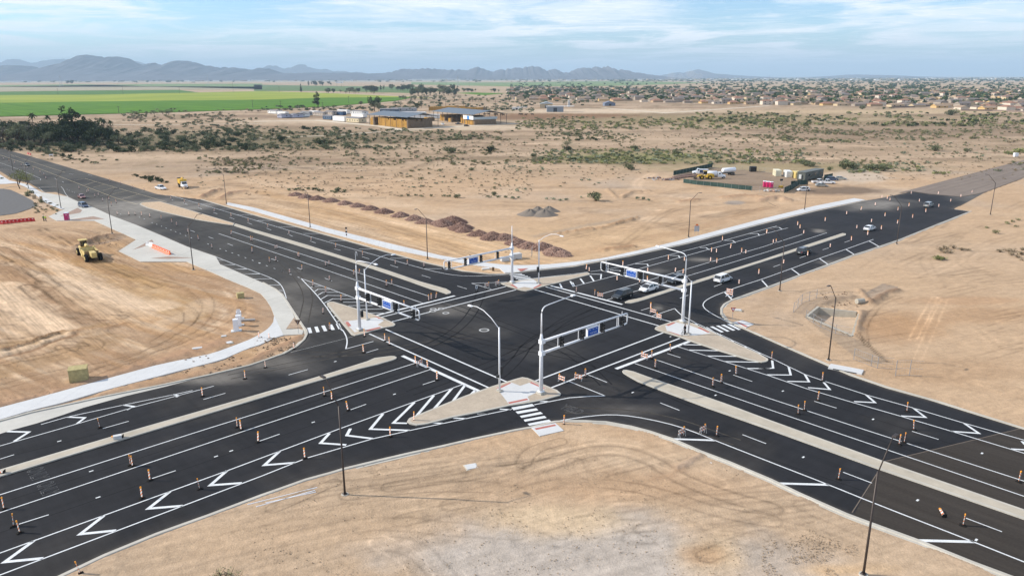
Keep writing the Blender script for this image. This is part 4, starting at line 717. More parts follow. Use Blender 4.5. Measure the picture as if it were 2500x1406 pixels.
I4 = island(P('-', 993.8, 1030.5, 998.9, 1022.8, 1055.2, 999.8, 1132, 969, 1201, 944.6, 1262.4, 925.6, 1275, 922.4, 1288, 924.3, 1313.6, 934.6, 1359.7, 953.8, 1370, 962.7, 1367.4, 966.6, 1326.4, 978, 1293, 984.5, 1243, 992, 1160, 1010, 1106.4, 1020, 1042.4, 1036.5, 1016.8, 1039.7, 1001.4, 1036.6), 'island', 'pale wedge refuge island beside the near slip lane', M_PAVER)
for I, L, pad, brs in ((I4, 'S', (400, 375, 690, 280, 860, 345, 1090, 265, 1350, 395, 1000, 550, 1040, 630, 650, 700), [(395, 385, 660, 285, 690, 290, 470, 400), (1035, 285, 1080, 270, 1340, 395, 1310, 405), (625, 660, 985, 585, 1020, 612, 655, 690)]),
                       (I3, 'E', (500, 760, 690, 690, 960, 750, 1370, 900, 1090, 945, 780, 940, 530, 860), [(515, 750, 650, 695, 700, 705, 560, 765), (545, 862, 590, 872, 800, 940, 740, 938), (1110, 795, 1170, 790, 1350, 885, 1310, 892)]),
                       (I1, 'j', (860, 378, 1180, 340, 1240, 370, 1180, 410, 1235, 435, 960, 480), [(870, 382, 900, 380, 930, 420, 900, 428), (1060, 462, 1200, 430, 1215, 438, 1080, 475), (1140, 320, 1180, 335, 1215, 350, 1190, 352)]),
                       (I2, 'B', (1300, 1060, 1500, 1000, 1740, 970, 1860, 1060, 1740, 1140, 1560, 1110, 1440, 1140), [(1290, 1065, 1340, 1060, 1440, 1130, 1410, 1140), (1730, 1130, 1860, 1060, 1900, 1070, 1750, 1145)])):
    mb = MB(); mb.prism(GW(P(L, *pad)), .1, .163, sides=False); mb.build('pad', M_WALK, I)
    for v in brs: mb = MB(); mb.prism(GW(P(L, *v)), .1, .168, sides=False); mb.build('tactile_strip', M_BRICK, I)
# ------------------------------------------------------------------ crop fields
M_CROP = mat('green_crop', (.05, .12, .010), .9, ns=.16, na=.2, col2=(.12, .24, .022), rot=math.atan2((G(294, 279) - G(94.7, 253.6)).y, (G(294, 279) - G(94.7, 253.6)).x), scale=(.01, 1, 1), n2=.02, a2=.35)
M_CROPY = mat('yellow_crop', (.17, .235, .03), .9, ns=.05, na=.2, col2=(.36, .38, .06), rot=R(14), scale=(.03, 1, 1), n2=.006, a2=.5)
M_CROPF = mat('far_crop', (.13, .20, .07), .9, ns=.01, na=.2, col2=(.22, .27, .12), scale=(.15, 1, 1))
M_FALLOW = mat('fallow', (.30, .27, .17), .95, ns=.01, na=.15, col2=(.38, .33, .24), scale=(.15, 1, 1))
M_TRACK = mat('dust_track', (.60, .52, .40), .95, ns=.1, na=.1)
def field(name, pts, z, m, label, solid=True):
    mb = MB(); mb.prism(GW(pts), -.2, z, sides=solid); return tag(mb.build(name, m), label, kind='structure')
FN = P('a', -900, 735, 0, 725, 800, 705, 1600, 685, 2500, 655) + P('b', 700, 630, 1350, 575, 1500, 546)
FM = P('a', -900, 604, 0, 595, 1000, 580, 2500, 565) + P('b', 700, 545, 1500, 540)
FT = P('a', -900, 528, 0, 520, 900, 516, 2500, 482) + P('b', 680, 500, 1700, 548)
field('crop_field', FN + FM[::-1], .6, M_CROP, 'bright green crop field in dense rows beyond the grove')
field('crop_field', FM + [P('b', 1700, 548)[0]] + FT[::-1][1:], .5, M_CROPY, 'yellow-green crop field behind the bright green one')
field('crop_field', P('a', -900, 527, 0, 519, 900, 515, 1900, 496, 1700, 470, 900, 476, 0, 488, -900, 494), .5, mat('green_crop_far', (.085, .17, .04), .9, ns=.02, na=.2, scale=(.1, 1, 1)), 'darker green crop strip at the back of the yellow-green field')
field('crop_field', P('a', -900, 490, 0, 484, 1400, 468, 2500, 466, 2500, 440, 1500, 436, 0, 445, -900, 450), .4, M_FALLOW, 'fallow brownish field strip behind the green strip')
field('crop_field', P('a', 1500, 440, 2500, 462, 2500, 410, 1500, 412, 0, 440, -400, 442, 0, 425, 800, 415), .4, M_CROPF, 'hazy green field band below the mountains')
field('crop_field', P('b', 0, 480, 680, 480, 1500, 500, 1900, 470, 1500, 440, 700, 432, 0, 420), .4, mat('mid_crop', (.09, .15, .05), .9, ns=.02, na=.2, col2=(.15, .2, .08), scale=(.1, 1, 1)), 'green field band in front of the farmstead trees')
field('crop_field', P('b', 1940, 500, 2200, 520, 2400, 502, 2050, 495), .4, M_CROP, 'small bright green paddock beside the farmstead')
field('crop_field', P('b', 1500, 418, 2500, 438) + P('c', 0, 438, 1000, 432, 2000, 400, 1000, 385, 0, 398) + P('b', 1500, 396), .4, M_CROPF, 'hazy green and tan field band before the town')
for pts, w in ((P('a', 1600, 448, 2000, 462, 2500, 485) + P('b', 700, 498, 1500, 528, 1760, 540), 9), (P('a', -300, 744, 800, 712, 1600, 694, 2500, 664) + P('b', 700, 640, 1350, 582, 1900, 545, 2400, 500), 4), (P('a', -200, 440, 200, 452, 900, 450), 6), (P('b', 0, 770, 600, 760, 1200, 815, 1400, 850, 1900, 820, 2500, 790), 9), (P('b', 0, 930, 700, 905, 1200, 870, 1700, 850), 4), (P('a', 1000, 800, 1500, 805, 2500, 790), 4), (P('c', 900, 640, 1500, 690, 2500, 620), 8)):
    tag(ribbon(GW(pts), w, .09 if w < 8 else .1).build('farm_track', M_TRACK), 'pale dusty farm track', kind='structure')

# ------------------------------------------------------------------ mountains
def ridge(pts, D, wid, label, seed, m, zoff=0):
    X, Z = [], []
    for px, py in pts:
        r = ray(px, py); t = D / r[1]; X.append(r[0] * t); Z.append(CH + r[2] * t + zoff)
    n, k = 420, 34; xs = np.linspace(X[0], X[-1], n); hz = np.interp(xs, X, Z)
    hz = hz + ((fbm(xs / 290, xs * 0 + seed, seed, 3) - .5) * 48 + (.5 - np.abs(fbm(xs / 90, xs * 0 + seed, seed + 5, 3) - .5) * 2.4) * 32) * np.clip(hz / 150, .12, 1.2); hz = np.maximum(hz, 2)
    v = np.linspace(-1, 1, k); xx, vv = np.meshgrid(xs, v); hh = np.repeat(hz[None], k, 0)
    prof = (1 - np.abs(vv)) ** 1.1
    gul = fbm(xx / 300, vv * 2.2, seed + 3, 5) - .5
    zz = hh * np.clip(prof * (1 + .75 * gul * (np.abs(vv) > .03)), 0, 1.0) - 3 * (np.abs(vv) > .97)
    yy_ = D + vv * wid + gul * wid * .12
    vs = np.stack([xx.ravel(), yy_.ravel(), zz.ravel()], 1).tolist(); idx = np.arange(n * k).reshape(k, n)
    fs = np.stack([idx[:-1, :-1], idx[:-1, 1:], idx[1:, 1:], idx[1:, :-1]], -1).reshape(-1, 4).tolist()
    me = bpy.data.meshes.new('mountain'); me.from_pydata(vs, [], fs); me.materials.append(m)
    return tag(place(me, 'mountain'), label, kind='structure')
M_ROCK = mat('mountain_rock', (.105, .10, .11), .95, ns=.006, na=.35)
a1 = P('a', -900, 290, -400, 262, 0, 250, 220, 238, 330, 245, 450, 250, 560, 215, 700, 185, 800, 140, 870, 152, 1000, 160, 1060, 150, 1130, 165, 1250, 190, 1330, 225, 1410, 193, 1480, 205, 1560, 225, 1650, 205, 1700, 190, 1765, 182, 1810, 200, 1840, 190, 1890, 205, 2000, 230, 2100, 255, 2200, 245, 2320, 230, 2400, 250, 2500, 262) + P('b', 60, 262, 130, 255, 230, 292, 400, 302, 500, 292, 800, 302, 1100, 308, 1200, 320, 1400, 345)
ridge(a1, 11500, 1900, 'long jagged blue-grey mountain range on the left skyline', 3, M_ROCK, -12)
ridge(P('b', 900, 345, 1100, 305, 1200, 297, 1330, 280, 1400, 250, 1460, 262, 1540, 240, 1620, 225, 1700, 240, 1800, 265, 1900, 270, 2050, 270, 2130, 250, 2280, 262, 2400, 258, 2500, 235) + P('c', 70, 235, 140, 245, 200, 238, 300, 250, 400, 265, 460, 258, 520, 280, 700, 255, 800, 255, 880, 225, 950, 210, 1000, 250, 1050, 260, 1130, 258, 1200, 285, 1300, 300, 1450, 325, 1600, 345), 12500, 1900, 'blue-grey mountain range with a domed peak at its right end', 7, M_ROCK, -24)
ridge(P('a', -900, 190, -300, 175, 0, 180, 120, 185, 250, 205, 330, 200, 470, 195, 600, 185, 680, 168, 760, 190, 900, 190, 1050, 180, 1150, 155, 1200, 160, 1300, 185, 1380, 205, 1500, 225, 1700, 300), 19000, 2200, 'faint farther mountain range behind the left peaks', 11, M_ROCK)
ridge(P('b', 0, 330, 150, 250, 230, 240, 330, 245, 440, 230, 530, 245, 620, 255, 700, 265, 800, 290, 950, 290, 1100, 310, 1300, 345), 19000, 2200, 'faint low mountain range at mid skyline', 13, M_ROCK)
ridge(P('c', 1400, 340, 1600, 310, 1700, 300, 1750, 290, 1810, 275, 1870, 295, 2000, 318, 2400, 345), 18000, 2500, 'faint small hill behind the dust plume', 17, M_ROCK)
ridge(P('d', 400, 350, 700, 325, 900, 305, 1100, 315, 1300, 320, 1500, 350), 17000, 2500, 'faint low hill behind the town', 19, M_ROCK, -28)

# ------------------------------------------------------------------ haze
mb = MB(); mb.box((0, 16000, 258), (60000, 44000, 522)); hz = mb.build('haze', [])
hm = bpy.data.materials.new('haze_air'); hm.use_nodes = True; t = hm.node_tree; t.nodes.clear()
ho = N(t, 'ShaderNodeOutputMaterial'); pv = N(t, 'ShaderNodeVolumePrincipled'); pv.inputs['Color'].default_value = (.62, .82, 1.0, 1); pv.inputs['Density'].default_value = 6.5e-5; pv.inputs['Anisotropy'].default_value = .0
t.links.new(pv.outputs[0], ho.inputs['Volume']); hz.data.materials.append(hm); tag(hz, 'thin blue haze lying over the plain', kind='stuff')

# ------------------------------------------------------------------ vegetation
def leaf_mat(name, a, b, rough=.8):
    m = bpy.data.materials.new(name); m.use_nodes = True; t = m.node_tree; p = t.nodes['Principled BSDF']; p.inputs['Roughness'].default_value = rough; p.inputs['Specular IOR Level'].default_value = .15
    g = N(t, 'ShaderNodeNewGeometry'); oi = N(t, 'ShaderNodeObjectInfo'); mx = N(t, 'ShaderNodeMix', data_type='RGBA'); mx.inputs[6].default_value = (*a, 1); mx.inputs[7].default_value = (*b, 1)
    t.links.new(M(t, 'ADD', M(t, 'MULTIPLY', g.outputs['Random Per Island'], .65), M(t, 'MULTIPLY', oi.outputs['Random'], .35)), mx.inputs[0]); t.links.new(mx.outputs[2], p.inputs['Base Color'])
    MATS[name] = m; return m
L_DARK = leaf_mat('dark_leaf', (.022, .036, .014), (.068, .088, .036)); L_MESQ = leaf_mat('mesquite_leaf', (.085, .098, .05), (.20, .215, .115)); L_CREO = leaf_mat('creosote_leaf', (.11, .11, .05), (.27, .25, .13))
L_DRY = leaf_mat('dry_scrub', (.17, .13, .08), (.36, .29, .19)); L_OLIVE = leaf_mat('olive_leaf', (.10, .11, .06), (.21, .225, .12)); L_BRIGHT = leaf_mat('paloverde_leaf', (.14, .155, .055), (.28, .29, .12)); L_SAGE = leaf_mat('sage_leaf', (.16, .18, .12), (.33, .35, .23))
M_BARK = mat('bark', (.09, .065, .045), .95, ns=3, na=.3)
def leaves(mb, rs, blobs, n, size, mi=0, flat=1.0, hollow=.35):
    """leaf sprays spread through several uneven clumps"""
    tot = sum(b[3] ** 2 for b in blobs)
    for (bx, by, bz, br, bh) in blobs:
        for _ in range(max(3, int(n * br * br / tot))):
            u = rs.uniform(-1, 1); a = rs.uniform(0, 6.283); q = math.sqrt(1 - u * u); r = (hollow + (1 - hollow) * rs.random() ** .6) * (0.8 + .35 * rs.random())
            c = Vector((bx + br * r * q * math.cos(a), by + br * r * q * math.sin(a), max(bz + bh * r * u, size * .4)))
            s = size * rs.uniform(.5, 1.3); d = Vector((rs.gauss(0, 1), rs.gauss(0, 1), rs.gauss(0, .6))).normalized(); e = d.cross(Vector((rs.gauss(0, 1), rs.gauss(0, 1), rs.gauss(0, 1)))).normalized()
            mb.face([c - d * s, c + e * s * .7, c + d * s * .9, c - e * s * .6], mi)
def bush_mesh(name, seed, r, h, n, size, m, clumps=5, stems=True):
    rs = random.Random(seed); mb = MB(); bl = [(rs.uniform(-.5, .5) * r, rs.uniform(-.5, .5) * r, h * rs.uniform(.35, .6), r * rs.uniform(.38, .62), h * rs.uniform(.3, .48)) for _ in range(clumps)]
    leaves(mb, rs, bl, n, size)
    if stems:
        for _ in range(5): a = rs.uniform(0, 6.28); mb.tube([(0, 0, 0), (math.cos(a) * r * .3, math.sin(a) * r * .3, h * .35), (math.cos(a) * r * .7, math.sin(a) * r * .7, h * .8)], [.05, .03, .012], 3, 1, False)
    return mb.build(name, [m, M_BARK], mesh_only=True)
BUSH = {}
for k, (m, r, h, n, s_) in {'creosote': (L_CREO, 1.0, 1.25, 110, .17), 'dry': (L_DRY, .9, .8, 80, .15), 'olive': (L_OLIVE, 1.0, 1.0, 130, .16), 'sage': (L_SAGE, 1.0, .8, 110, .15), 'mesq': (L_MESQ, 1.0, 1.1, 520, .10), 'bright': (L_BRIGHT, 1.0, .8, 130, .16), 'dark': (L_DARK, 1.0, 1.2, 260, .14), 'weed': (leaf_mat('weed_leaf', (.22, .21, .10), (.36, .33, .18)), 1.0, .7, 60, .09)}.items():
    BUSH[k] = [bush_mesh(k + '_bush', 10 * q + 3, r, h, n, s_, m, 4 + q) for q in range(3)]
BDESC = {'creosote': 'olive-brown creosote bush', 'dry': 'dry brown scrub bush', 'olive': 'dusty green bush', 'sage': 'pale sage-green bush', 'mesq': 'rounded green mesquite shrub', 'bright': 'yellow-green bush', 'dark': 'dark green bush', 'weed': 'sparse yellowish weed clump'}
# every shrub: (px, py, radius m, kind)
SH = []
rs = random.Random(21)
def shp(L, kind, vals, sc=1.0):
    for i in range(0, len(vals), 3):
        (a, b), = P(L, vals[i], vals[i + 1]); SH.append((a, b, vals[i + 2] * sc, kind))
shp('g', 'mesq', (840, 590, 3.4, 1155, 290, 3.6, 1215, 105, 3.3, 1230, 205, 2.4, 325, 195, 2.2, 240, 170, 2.2, 1590, 150, 2.8, 1640, 150, 2.2, 1950, 155, 2.2, 1330, 145, 1.8, 1415, 150, 1.8, 1940, 180, 1.6))
shp('h', 'mesq', (790, 285, 4.4, 850, 280, 3.2, 1040, 300, 3.6, 1160, 305, 4.0, 420, 255, 3.4, 1645, 115, 4.6, 1960, 125, 2.6, 1000, 290, 2.2, 640, 300, 2.0, 460, 265, 2.6))
shp('f', 'mesq', (1860, 130, 4.2, 800, 500, 2.0, 2290, 540, 1.7, 1940, 560, 1.7))
shp('f', 'dark', (2260, 125, 3.8, 390, 490, 1.2, 470, 495, 1.2, 560, 490, 1.4, 850, 515, 1.2, 620, 500, 1.1))
shp('f', 'olive', (340, 490, 1.2, 430, 480, 1.2, 520, 480, 1.3, 600, 485, 1.3, 650, 495, 1.0, 740, 505, 1.2, 780, 515, 1.3, 860, 500, 1.3, 2080, 300, 2.0, 1400, 550, 1.0, 1460, 545, 1.1, 1540, 540, 1.1, 1600, 550, 1.1, 1680, 550, 1.1, 1810, 550, 1.1, 1870, 555, 1.2, 2240, 560, 1.2, 2320, 560, 1.2, 2400, 560, 1.2, 2470, 565, 1.2))
shp('f', 'creosote', (50, 290, 1.6, 150, 270, 1.4, 190, 290, 1.6, 300, 300, 1.7, 250, 325, 1.0, 350, 330, .8, 460, 330, .9, 975, 385, 1.1, 1020, 380, 1.4, 1500, 310, 1.6, 1580, 300, 1.2, 1660, 290, 1.2, 1660, 335, 1.2, 1780, 310, 1.7, 1590, 385, 1.5, 1490, 360, 1.1, 1915, 380, 1.4, 2060, 385, 1.4, 1400, 330, .9, 2180, 450, 1.0, 2300, 390, .9, 2330, 440, .9, 2420, 400, .8, 1660, 220, 1.8, 1600, 210, 1.4, 1500, 195, 1.2, 870, 140, 1.6, 960, 145, 1.2, 1045, 150, 1.1, 1730, 200, 1.3, 1800, 215, 1.0, 2185, 230, 1.2, 710, 135, 1.2))
shp('f', 'sage', (1520, 465, 1.1, 1590, 460, 1.2, 1740, 430, 1.0, 1800, 420, .9, 1880, 415, .9, 1960, 412, .9, 2210, 300, 1.1, 2300, 305, 1.1, 2380, 290, 1.1, 2450, 270, 1.2, 2400, 240, 1.1))
shp('g', 'sage', (90, 500, 1.4, 160, 490, 1.2, 40, 570, 1.2, 100, 565, 1.0, 370, 575, 1.1, 430, 580, 1.1, 500, 590, 1.2, 560, 585, 1.1, 700, 400, 1.1, 770, 395, 1.2, 330, 280, 1.2, 600, 270, 1.3, 680, 270, 1.3, 60, 270, 1.2, 120, 275, 1.2, 1230, 575, 1.3, 1280, 580, 1.3, 1340, 590, 1.1, 340, 300, 1.4, 700, 560, .8))
shp('g', 'creosote', (110, 300, 1.3, 200, 315, 1.4, 300, 320, 1.2, 55, 60, 1.4, 360, 70, 1.8, 260, 75, 1.0, 300, 60, 1.0, 780, 90, 1.2, 680, 75, 1.0, 735, 85, .9, 865, 80, 1.0, 930, 75, .9, 1065, 30, 1.2, 995, 95, 1.0, 1000, 300, 1.4, 590, 10, 1.2, 320, 350, .9, 400, 340, .9, 1590, 75, 1.4))
shp('g', 'dark', (560, 110, 3.0, 595, 105, 2.0, 600, 200, 1.8, 650, 205, 1.8, 700, 205, 1.8, 740, 205, 1.7))
shp('h', 'creosote', (2340, 810, 1.0, 2375, 790, 1.0, 2440, 775, .9, 2145, 850, .9, 2230, 900, 1.2, 2420, 840, .8, 1360, 130, 1.4, 1140, 110, 1.2, 660, 90, 1.8, 2010, 180, 1.2))
shp('h', 'dry', (1700, 1060, 1.3, 1760, 1050, 1.4, 1830, 1045, 1.4, 1900, 1060, 1.3, 1960, 1065, 1.1, 1730, 1085, 1.3, 1800, 1090, 1.2, 2260, 1075, 1.3, 2330, 1070, 1.4, 2400, 1080, 1.4, 2460, 1100, 1.4, 2380, 1110, 1.3, 2440, 1130, 1.2, 2490, 1060, 1.2, 2490, 1160, 1.1))
shp('h', 'bright', (1680, 1150, 1.5, 1720, 1145, 1.1, 1680, 330, 1.8, 1730, 335, 1.8, 1640, 335, 1.4, 1790, 330, 1.3, 2450, 130, 4.0, 2340, 140, 3.0, 2380, 150, 2.4, 2490, 125, 3.4))
shp('m', 'weed', (2100, 1400, .9, 2200, 1390, .8, 2150, 1430, .9, 2030, 1420, .6, 2280, 1420, .7))
shp('e', 'dark', (1310, 360, 1.4, 1350, 375, 1.5, 1400, 385, 1.8, 1450, 390, 2.0, 1500, 400, 2.1, 1540, 415, 1.8, 1590, 420, 1.3, 1280, 350, 1.2, 1440, 410, 1.7, 600, 170, 2.4, 650, 175, 2.0, 665, 200, 2.0, 790, 225, 1.3))
shp('e', 'creosote', (1595, 130, 1.4, 1650, 120, 2.0, 1690, 135, 2.2, 1750, 140, 1.4, 1775, 120, 1.6, 1890, 195, 1.5, 1920, 190, 2.0, 1975, 175, 1.8, 1960, 215, 1.2, 2000, 190, 1.3, 2070, 205, 1.8, 2040, 235, 1.9, 2080, 245, 1.8, 2145, 200, 1.5, 2170, 210, 1.8, 2190, 240, 1.8, 2220, 255, 1.7, 2225, 205, 1.4, 2270, 215, 1.4, 2300, 210, 1.3, 2335, 235, 1.5, 2350, 260, 1.5, 2390, 225, 1.2, 2370, 290, 1.2, 2480, 270, 2.2, 2280, 255, 1.0, 825, 210, 1.4, 880, 235, 2.0, 920, 235, 1.8, 1500, 270, 1.0, 1550, 270, .8, 930, 130, 1.6))
shp('e', 'olive', (450, 140, 2.8, 490, 145, 2.4, 530, 150, 2.0, 410, 120, 2.4, 270, 545, 1.6, 295, 520, 1.6, 255, 520, 1.2, 375, 600, 1.3, 410, 610, 1.3, 20, 380, 1.0))
shp('b', 'dark', (470, 845, 3.4, 520, 850, 3.2, 560, 850, 2.6, 880, 895, 2.6, 270, 960, 3.8, 250, 940, 3.4, 630, 990, 3.6, 1040, 893, 2.0, 750, 835, 1.4, 790, 840, 1.3))
shp('d', 'mesq', (960, 655, 5.5, 1810, 710, 7.5, 1150, 655, 4.0, 1230, 650, 4.0))
NSPEC = len(SH)
def scatter(n, x0, x1, y0, y1, kinds, r0, r1, thr=.5, s=71, sc=18):
    k = 0; tries = 0
    while k < n and tries < n * 40:
        tries += 1; px, py = rs.uniform(x0, x1), rs.uniform(y0, y1); g = G(px, py)
        v = float(fbm(np.array([g.x / sc]), np.array([g.y / (sc * 1.6)]), s, 3)[0])
        if v < thr + rs.uniform(-.05, .05): continue
        SH.append((px, py, rs.uniform(r0, r1), rs.choice(kinds))); k += 1
C_ = ['creosote'] * 4 + ['dry', 'olive']
scatter(330, 620, 1240, 345, 405, C_, .8, 1.7, .44, 72); scatter(120, 480, 1300, 400, 470, ['creosote', 'dry', 'sage'], .4, .9, .5, 73)
scatter(560, 380, 1000, 300, 368, ['dark', 'olive', 'olive', 'creosote', 'mesq', 'mesq'], 1.1, 2.8, .40, 74, 30); scatter(420, 0, 620, 318, 372, ['dark', 'olive', 'dark', 'mesq', 'olive'], 1.6, 3.6, .30, 75, 30)
scatter(60, 90, 300, 362, 400, ['dry', 'olive', 'creosote'], .7, 1.5, .4, 76); scatter(260, 1240, 1900, 330, 400, C_, .7, 1.5, .50, 77)
scatter(520, 1300, 1960, 366, 402, ['bright', 'olive', 'bright', 'sage', 'mesq'], 1.0, 2.0, .36, 78, 25); scatter(500, 1700, 2500, 275, 310, ['olive', 'creosote', 'bright', 'dark'], 1.8, 3.6, .42, 79, 45)
scatter(520, 1900, 2500, 300, 350, C_, 1.0, 2.4, .46, 80, 30); scatter(300, 1850, 2500, 350, 420, ['creosote', 'dry', 'sage', 'olive'], .7, 1.5, .50, 81, 20); scatter(160, 1950, 2260, 402, 425, ['olive', 'sage', 'bright'], .8, 1.6, .4, 82, 16)
scatter(420, 1240, 1900, 288, 318, ['olive', 'bright', 'bright', 'creosote'], 1.5, 3.2, .38, 83, 40); scatter(260, 1300, 2300, 318, 345, ['creosote', 'olive'], 1.0, 2.0, .50, 84, 30)
scatter(300, 620, 1500, 300, 345, ['creosote', 'olive', 'dark'], 1.2, 2.4, .52, 85, 30); scatter(260, 640, 1300, 262, 276, ['dark', 'olive', 'mesq'], 2.2, 4.6, .36, 86, 40); scatter(160, 1000, 1500, 232, 262, ['olive', 'mesq', 'dark'], 2.5, 5, .36, 87, 60)
scatter(160, 300, 660, 268, 300, ['olive', 'creosote', 'dry'], 1.5, 3.4, .5, 88, 40); scatter(90, 1240, 1850, 400, 470, ['dry', 'creosote', 'sage'], .4, .9, .52, 89)
scatter(120, 480, 620, 385, 425, ['creosote', 'dry'], .8, 1.5, .42, 90, 14); scatter(200, 1000, 1240, 300, 345, C_, 1.2, 2.2, .5, 91, 20); scatter(30, 80, 140, 496, 530, ['dry', 'olive'], .4, .9, .4, 92, 8)
def busy(px, py):
    g = G(px, py); return bool(inpoly(np.array([g.x]), np.array([g.y]), LOOP)[0]) or (1590 < px < 2070 and 402 < py < 480) or (630 < px < 1260 and 256 < py < 322 and py > 262 and not (py > 322 - (1250 - px) * .02 or py < 272))
SH = [s for i, s in enumerate(SH) if i < NSPEC or not busy(s[0], s[1])]
app = lambda s: s[2] / max(G(s[0], s[1]).y, 40)
order = sorted(range(len(SH)), key=lambda i: -app(SH[i])); keep = set(order[:285])
items = []; stuff = {}
for i, (px, py, r, k) in enumerate(SH):
    g = G(px, py)
    if i in keep:
        o = place(BUSH[k][i % 3], 'desert_shrub', loc=g, rz=rs.uniform(0, 6.28), sc=(r, r * rs.uniform(.8, 1.1), r * rs.uniform(.75, .95)))
        tag(o, None, 'shrub', 'scattered desert shrubs'); o['_d'] = BDESC[k]; items.append((o, px, py))
    else: stuff.setdefault(k, []).append((g, r))
batch_labels(items, '')
# the rest of the scrub: real leaf clumps, joined by kind
def joined(name, insts, srcmaker, mats, label, nvar=3):
    V, Fq, Mi = [], [], []; srcs = []
    for q in range(nvar):
        me = srcmaker(q); v = np.array([p.co[:] for p in me.vertices]); f = [tuple(p.vertices) for p in me.polygons]; srcs.append((v, f, [p.material_index for p in me.polygons]))
    off = 0
    for (g, r, h) in insts:
        v, f, mi = srcs[rs.randrange(nvar)]; a = rs.uniform(0, 6.28); c, s = math.cos(a), math.sin(a)
        w = np.empty_like(v); w[:, 0] = (v[:, 0] * c - v[:, 1] * s) * r + g.x; w[:, 1] = (v[:, 0] * s + v[:, 1] * c) * r + g.y; w[:, 2] = v[:, 2] * h + g.z
        V.append(w); Fq += [tuple(i + off for i in t_) for t_ in f]; Mi += mi; off += len(v)
    me = bpy.data.meshes.new(name); me.from_pydata(np.concatenate(V).tolist(), [], Fq)
    for m in mats: me.materials.append(m)
    me.polygons.foreach_set('material_index', Mi)
    return tag(place(me, name), label, kind='stuff')
for k, L in stuff.items():
    m = {'weed': L_DRY, 'creosote': L_CREO, 'dry': L_DRY, 'olive': L_OLIVE, 'sage': L_SAGE, 'mesq': L_MESQ, 'bright': L_BRIGHT, 'dark': L_DARK}[k]
    joined('desert_scrub', [(g, r, r * rs.uniform(.7, .95)) for g, r in L], lambda q: bush_mesh('t', 90 + q, 1, 1.0, 46, .24, m, 4, False), [m, M_BARK], f'countless small {BDESC[k].replace("bush", "bushes").replace("shrub", "shrubs")} dotting the flat')
# ground tufts between
tl = []
for (n, x0, x1, y0, y1) in ((900, 600, 1300, 345, 480), (1100, 1240, 2500, 330, 440), (800, 1300, 2500, 278, 330), (420, 0, 640, 300, 380), (500, 620, 1240, 300, 350)):
    for _ in range(n):
        px, py = rs.uniform(x0, x1), rs.uniform(y0, y1)
        if not busy(px, py): g = G(px, py); tl.append((g, rs.uniform(.25, .7) * (1 + g.y / 700), rs.uniform(.2, .5)))
joined('dry_tufts', tl, lambda q: bush_mesh('t', 190 + q, 1, 1.0, 14, .35, L_DRY, 3, False), [L_DRY, M_BARK], 'low dry tufts speckling the sand')

# trees ------------------------------------------------------------------
def tree_parts(seed, H_, W_, n, size, lm, style='round'):
    rs_ = random.Random(seed); tr = MB(); cr = MB(); bl = []
    if style == 'tall':
        for i in range(11): z = H_ * (.3 + .66 * i / 10); w = W_ * (.55 + .45 * math.sin(i * 1.9)) * (1.15 - .5 * i / 10); bl.append((rs_.uniform(-.4, .4) * W_, rs_.uniform(-.4, .4) * W_, z, w * .55, H_ * .10))
    elif style == 'cypress':
        for i in range(8): z = H_ * (.14 + .8 * i / 7); bl.append((0, 0, z, W_ * (.55 - .42 * i / 7), H_ * .1))
    elif style == 'palm': pass
    else:
        for i in range(9): a = rs_.uniform(0, 6.28); q = rs_.uniform(.1, .6) * W_; bl.append((math.cos(a) * q, math.sin(a) * q, H_ * rs_.uniform(.45, .82), W_ * rs_.uniform(.26, .46), H_ * rs_.uniform(.12, .24)))
    if style == 'palm':
        tr.tube([(0, 0, 0), (.006, 0, H_ * .5), (0, .006, H_)], [.016, .012, .011], 7)
        for i in range(26):
            a = rs_.uniform(0, 6.28); el = rs_.uniform(-.9, .9); L = W_; p = []
            for q in range(5): s = q / 4; p.append(Vector((math.cos(a) * L * s * math.cos(el * .6), math.sin(a) * L * s * math.cos(el * .6), H_ + L * (s * math.sin(el) - .45 * s * s))))
            sd_ = Vector((-math.sin(a), math.cos(a), 0)) * .22 * W_
            for q in range(4): cr.face([p[q] - sd_ * (1 - q / 5), p[q] + sd_ * (1 - q / 5), p[q + 1] + sd_ * (1 - (q + 1) / 5), p[q + 1] - sd_ * (1 - (q + 1) / 5)])
    else:
        tr.tube([(0, 0, 0), (rs_.uniform(-.3, .3), 0, H_ * .3), (0, rs_.uniform(-.3, .3), H_ * .7)], [H_ * .03, H_ * .022, H_ * .008], 7)
        for b in bl[:6]:
            tr.tube([(0, 0, H_ * .25), (b[0] * .5, b[1] * .5, (b[2] + H_ * .2) / 2), (b[0], b[1], b[2])], [H_ * .014, H_ * .009, H_ * .004], 5, 0, False)
        leaves(cr, rs_, bl, n, size, 0, hollow=.3)
    return tr.build('trunk', M_BARK, mesh_only=True), cr.build('crown', lm, mesh_only=True)
TREE = {'gum': [tree_parts(31 + i, 1, .38, 1300, .030, L_DARK, 'tall') for i in range(3)], 'round': [tree_parts(41 + i, 1, .66, 1100, .042, L_DARK) for i in range(3)], 'mesquite': [tree_parts(51 + i, 1, .8, 700, .034, L_MESQ) for i in range(2)],
        'pale': [tree_parts(61 + i, 1, .8, 900, .028, L_BRIGHT) for i in range(2)], 'palm': [tree_parts(71 + i, 1, .2, 1, .1, leaf_mat('palm_leaf', (.03, .045, .015), (.08, .10, .04)), 'palm') for i in range(2)], 'olive': [tree_parts(81 + i, 1, .62, 500, .042, L_OLIVE) for i in range(3)],
        'bare': [tree_parts(91 + i, 1, .6, 260, .03, leaf_mat('bare_twig', (.10, .08, .06), (.20, .17, .14))) for i in range(2)], 'cypress': [tree_parts(95 + i, 1, .3, 300, .05, L_DARK, 'cypress') for i in range(2)]}
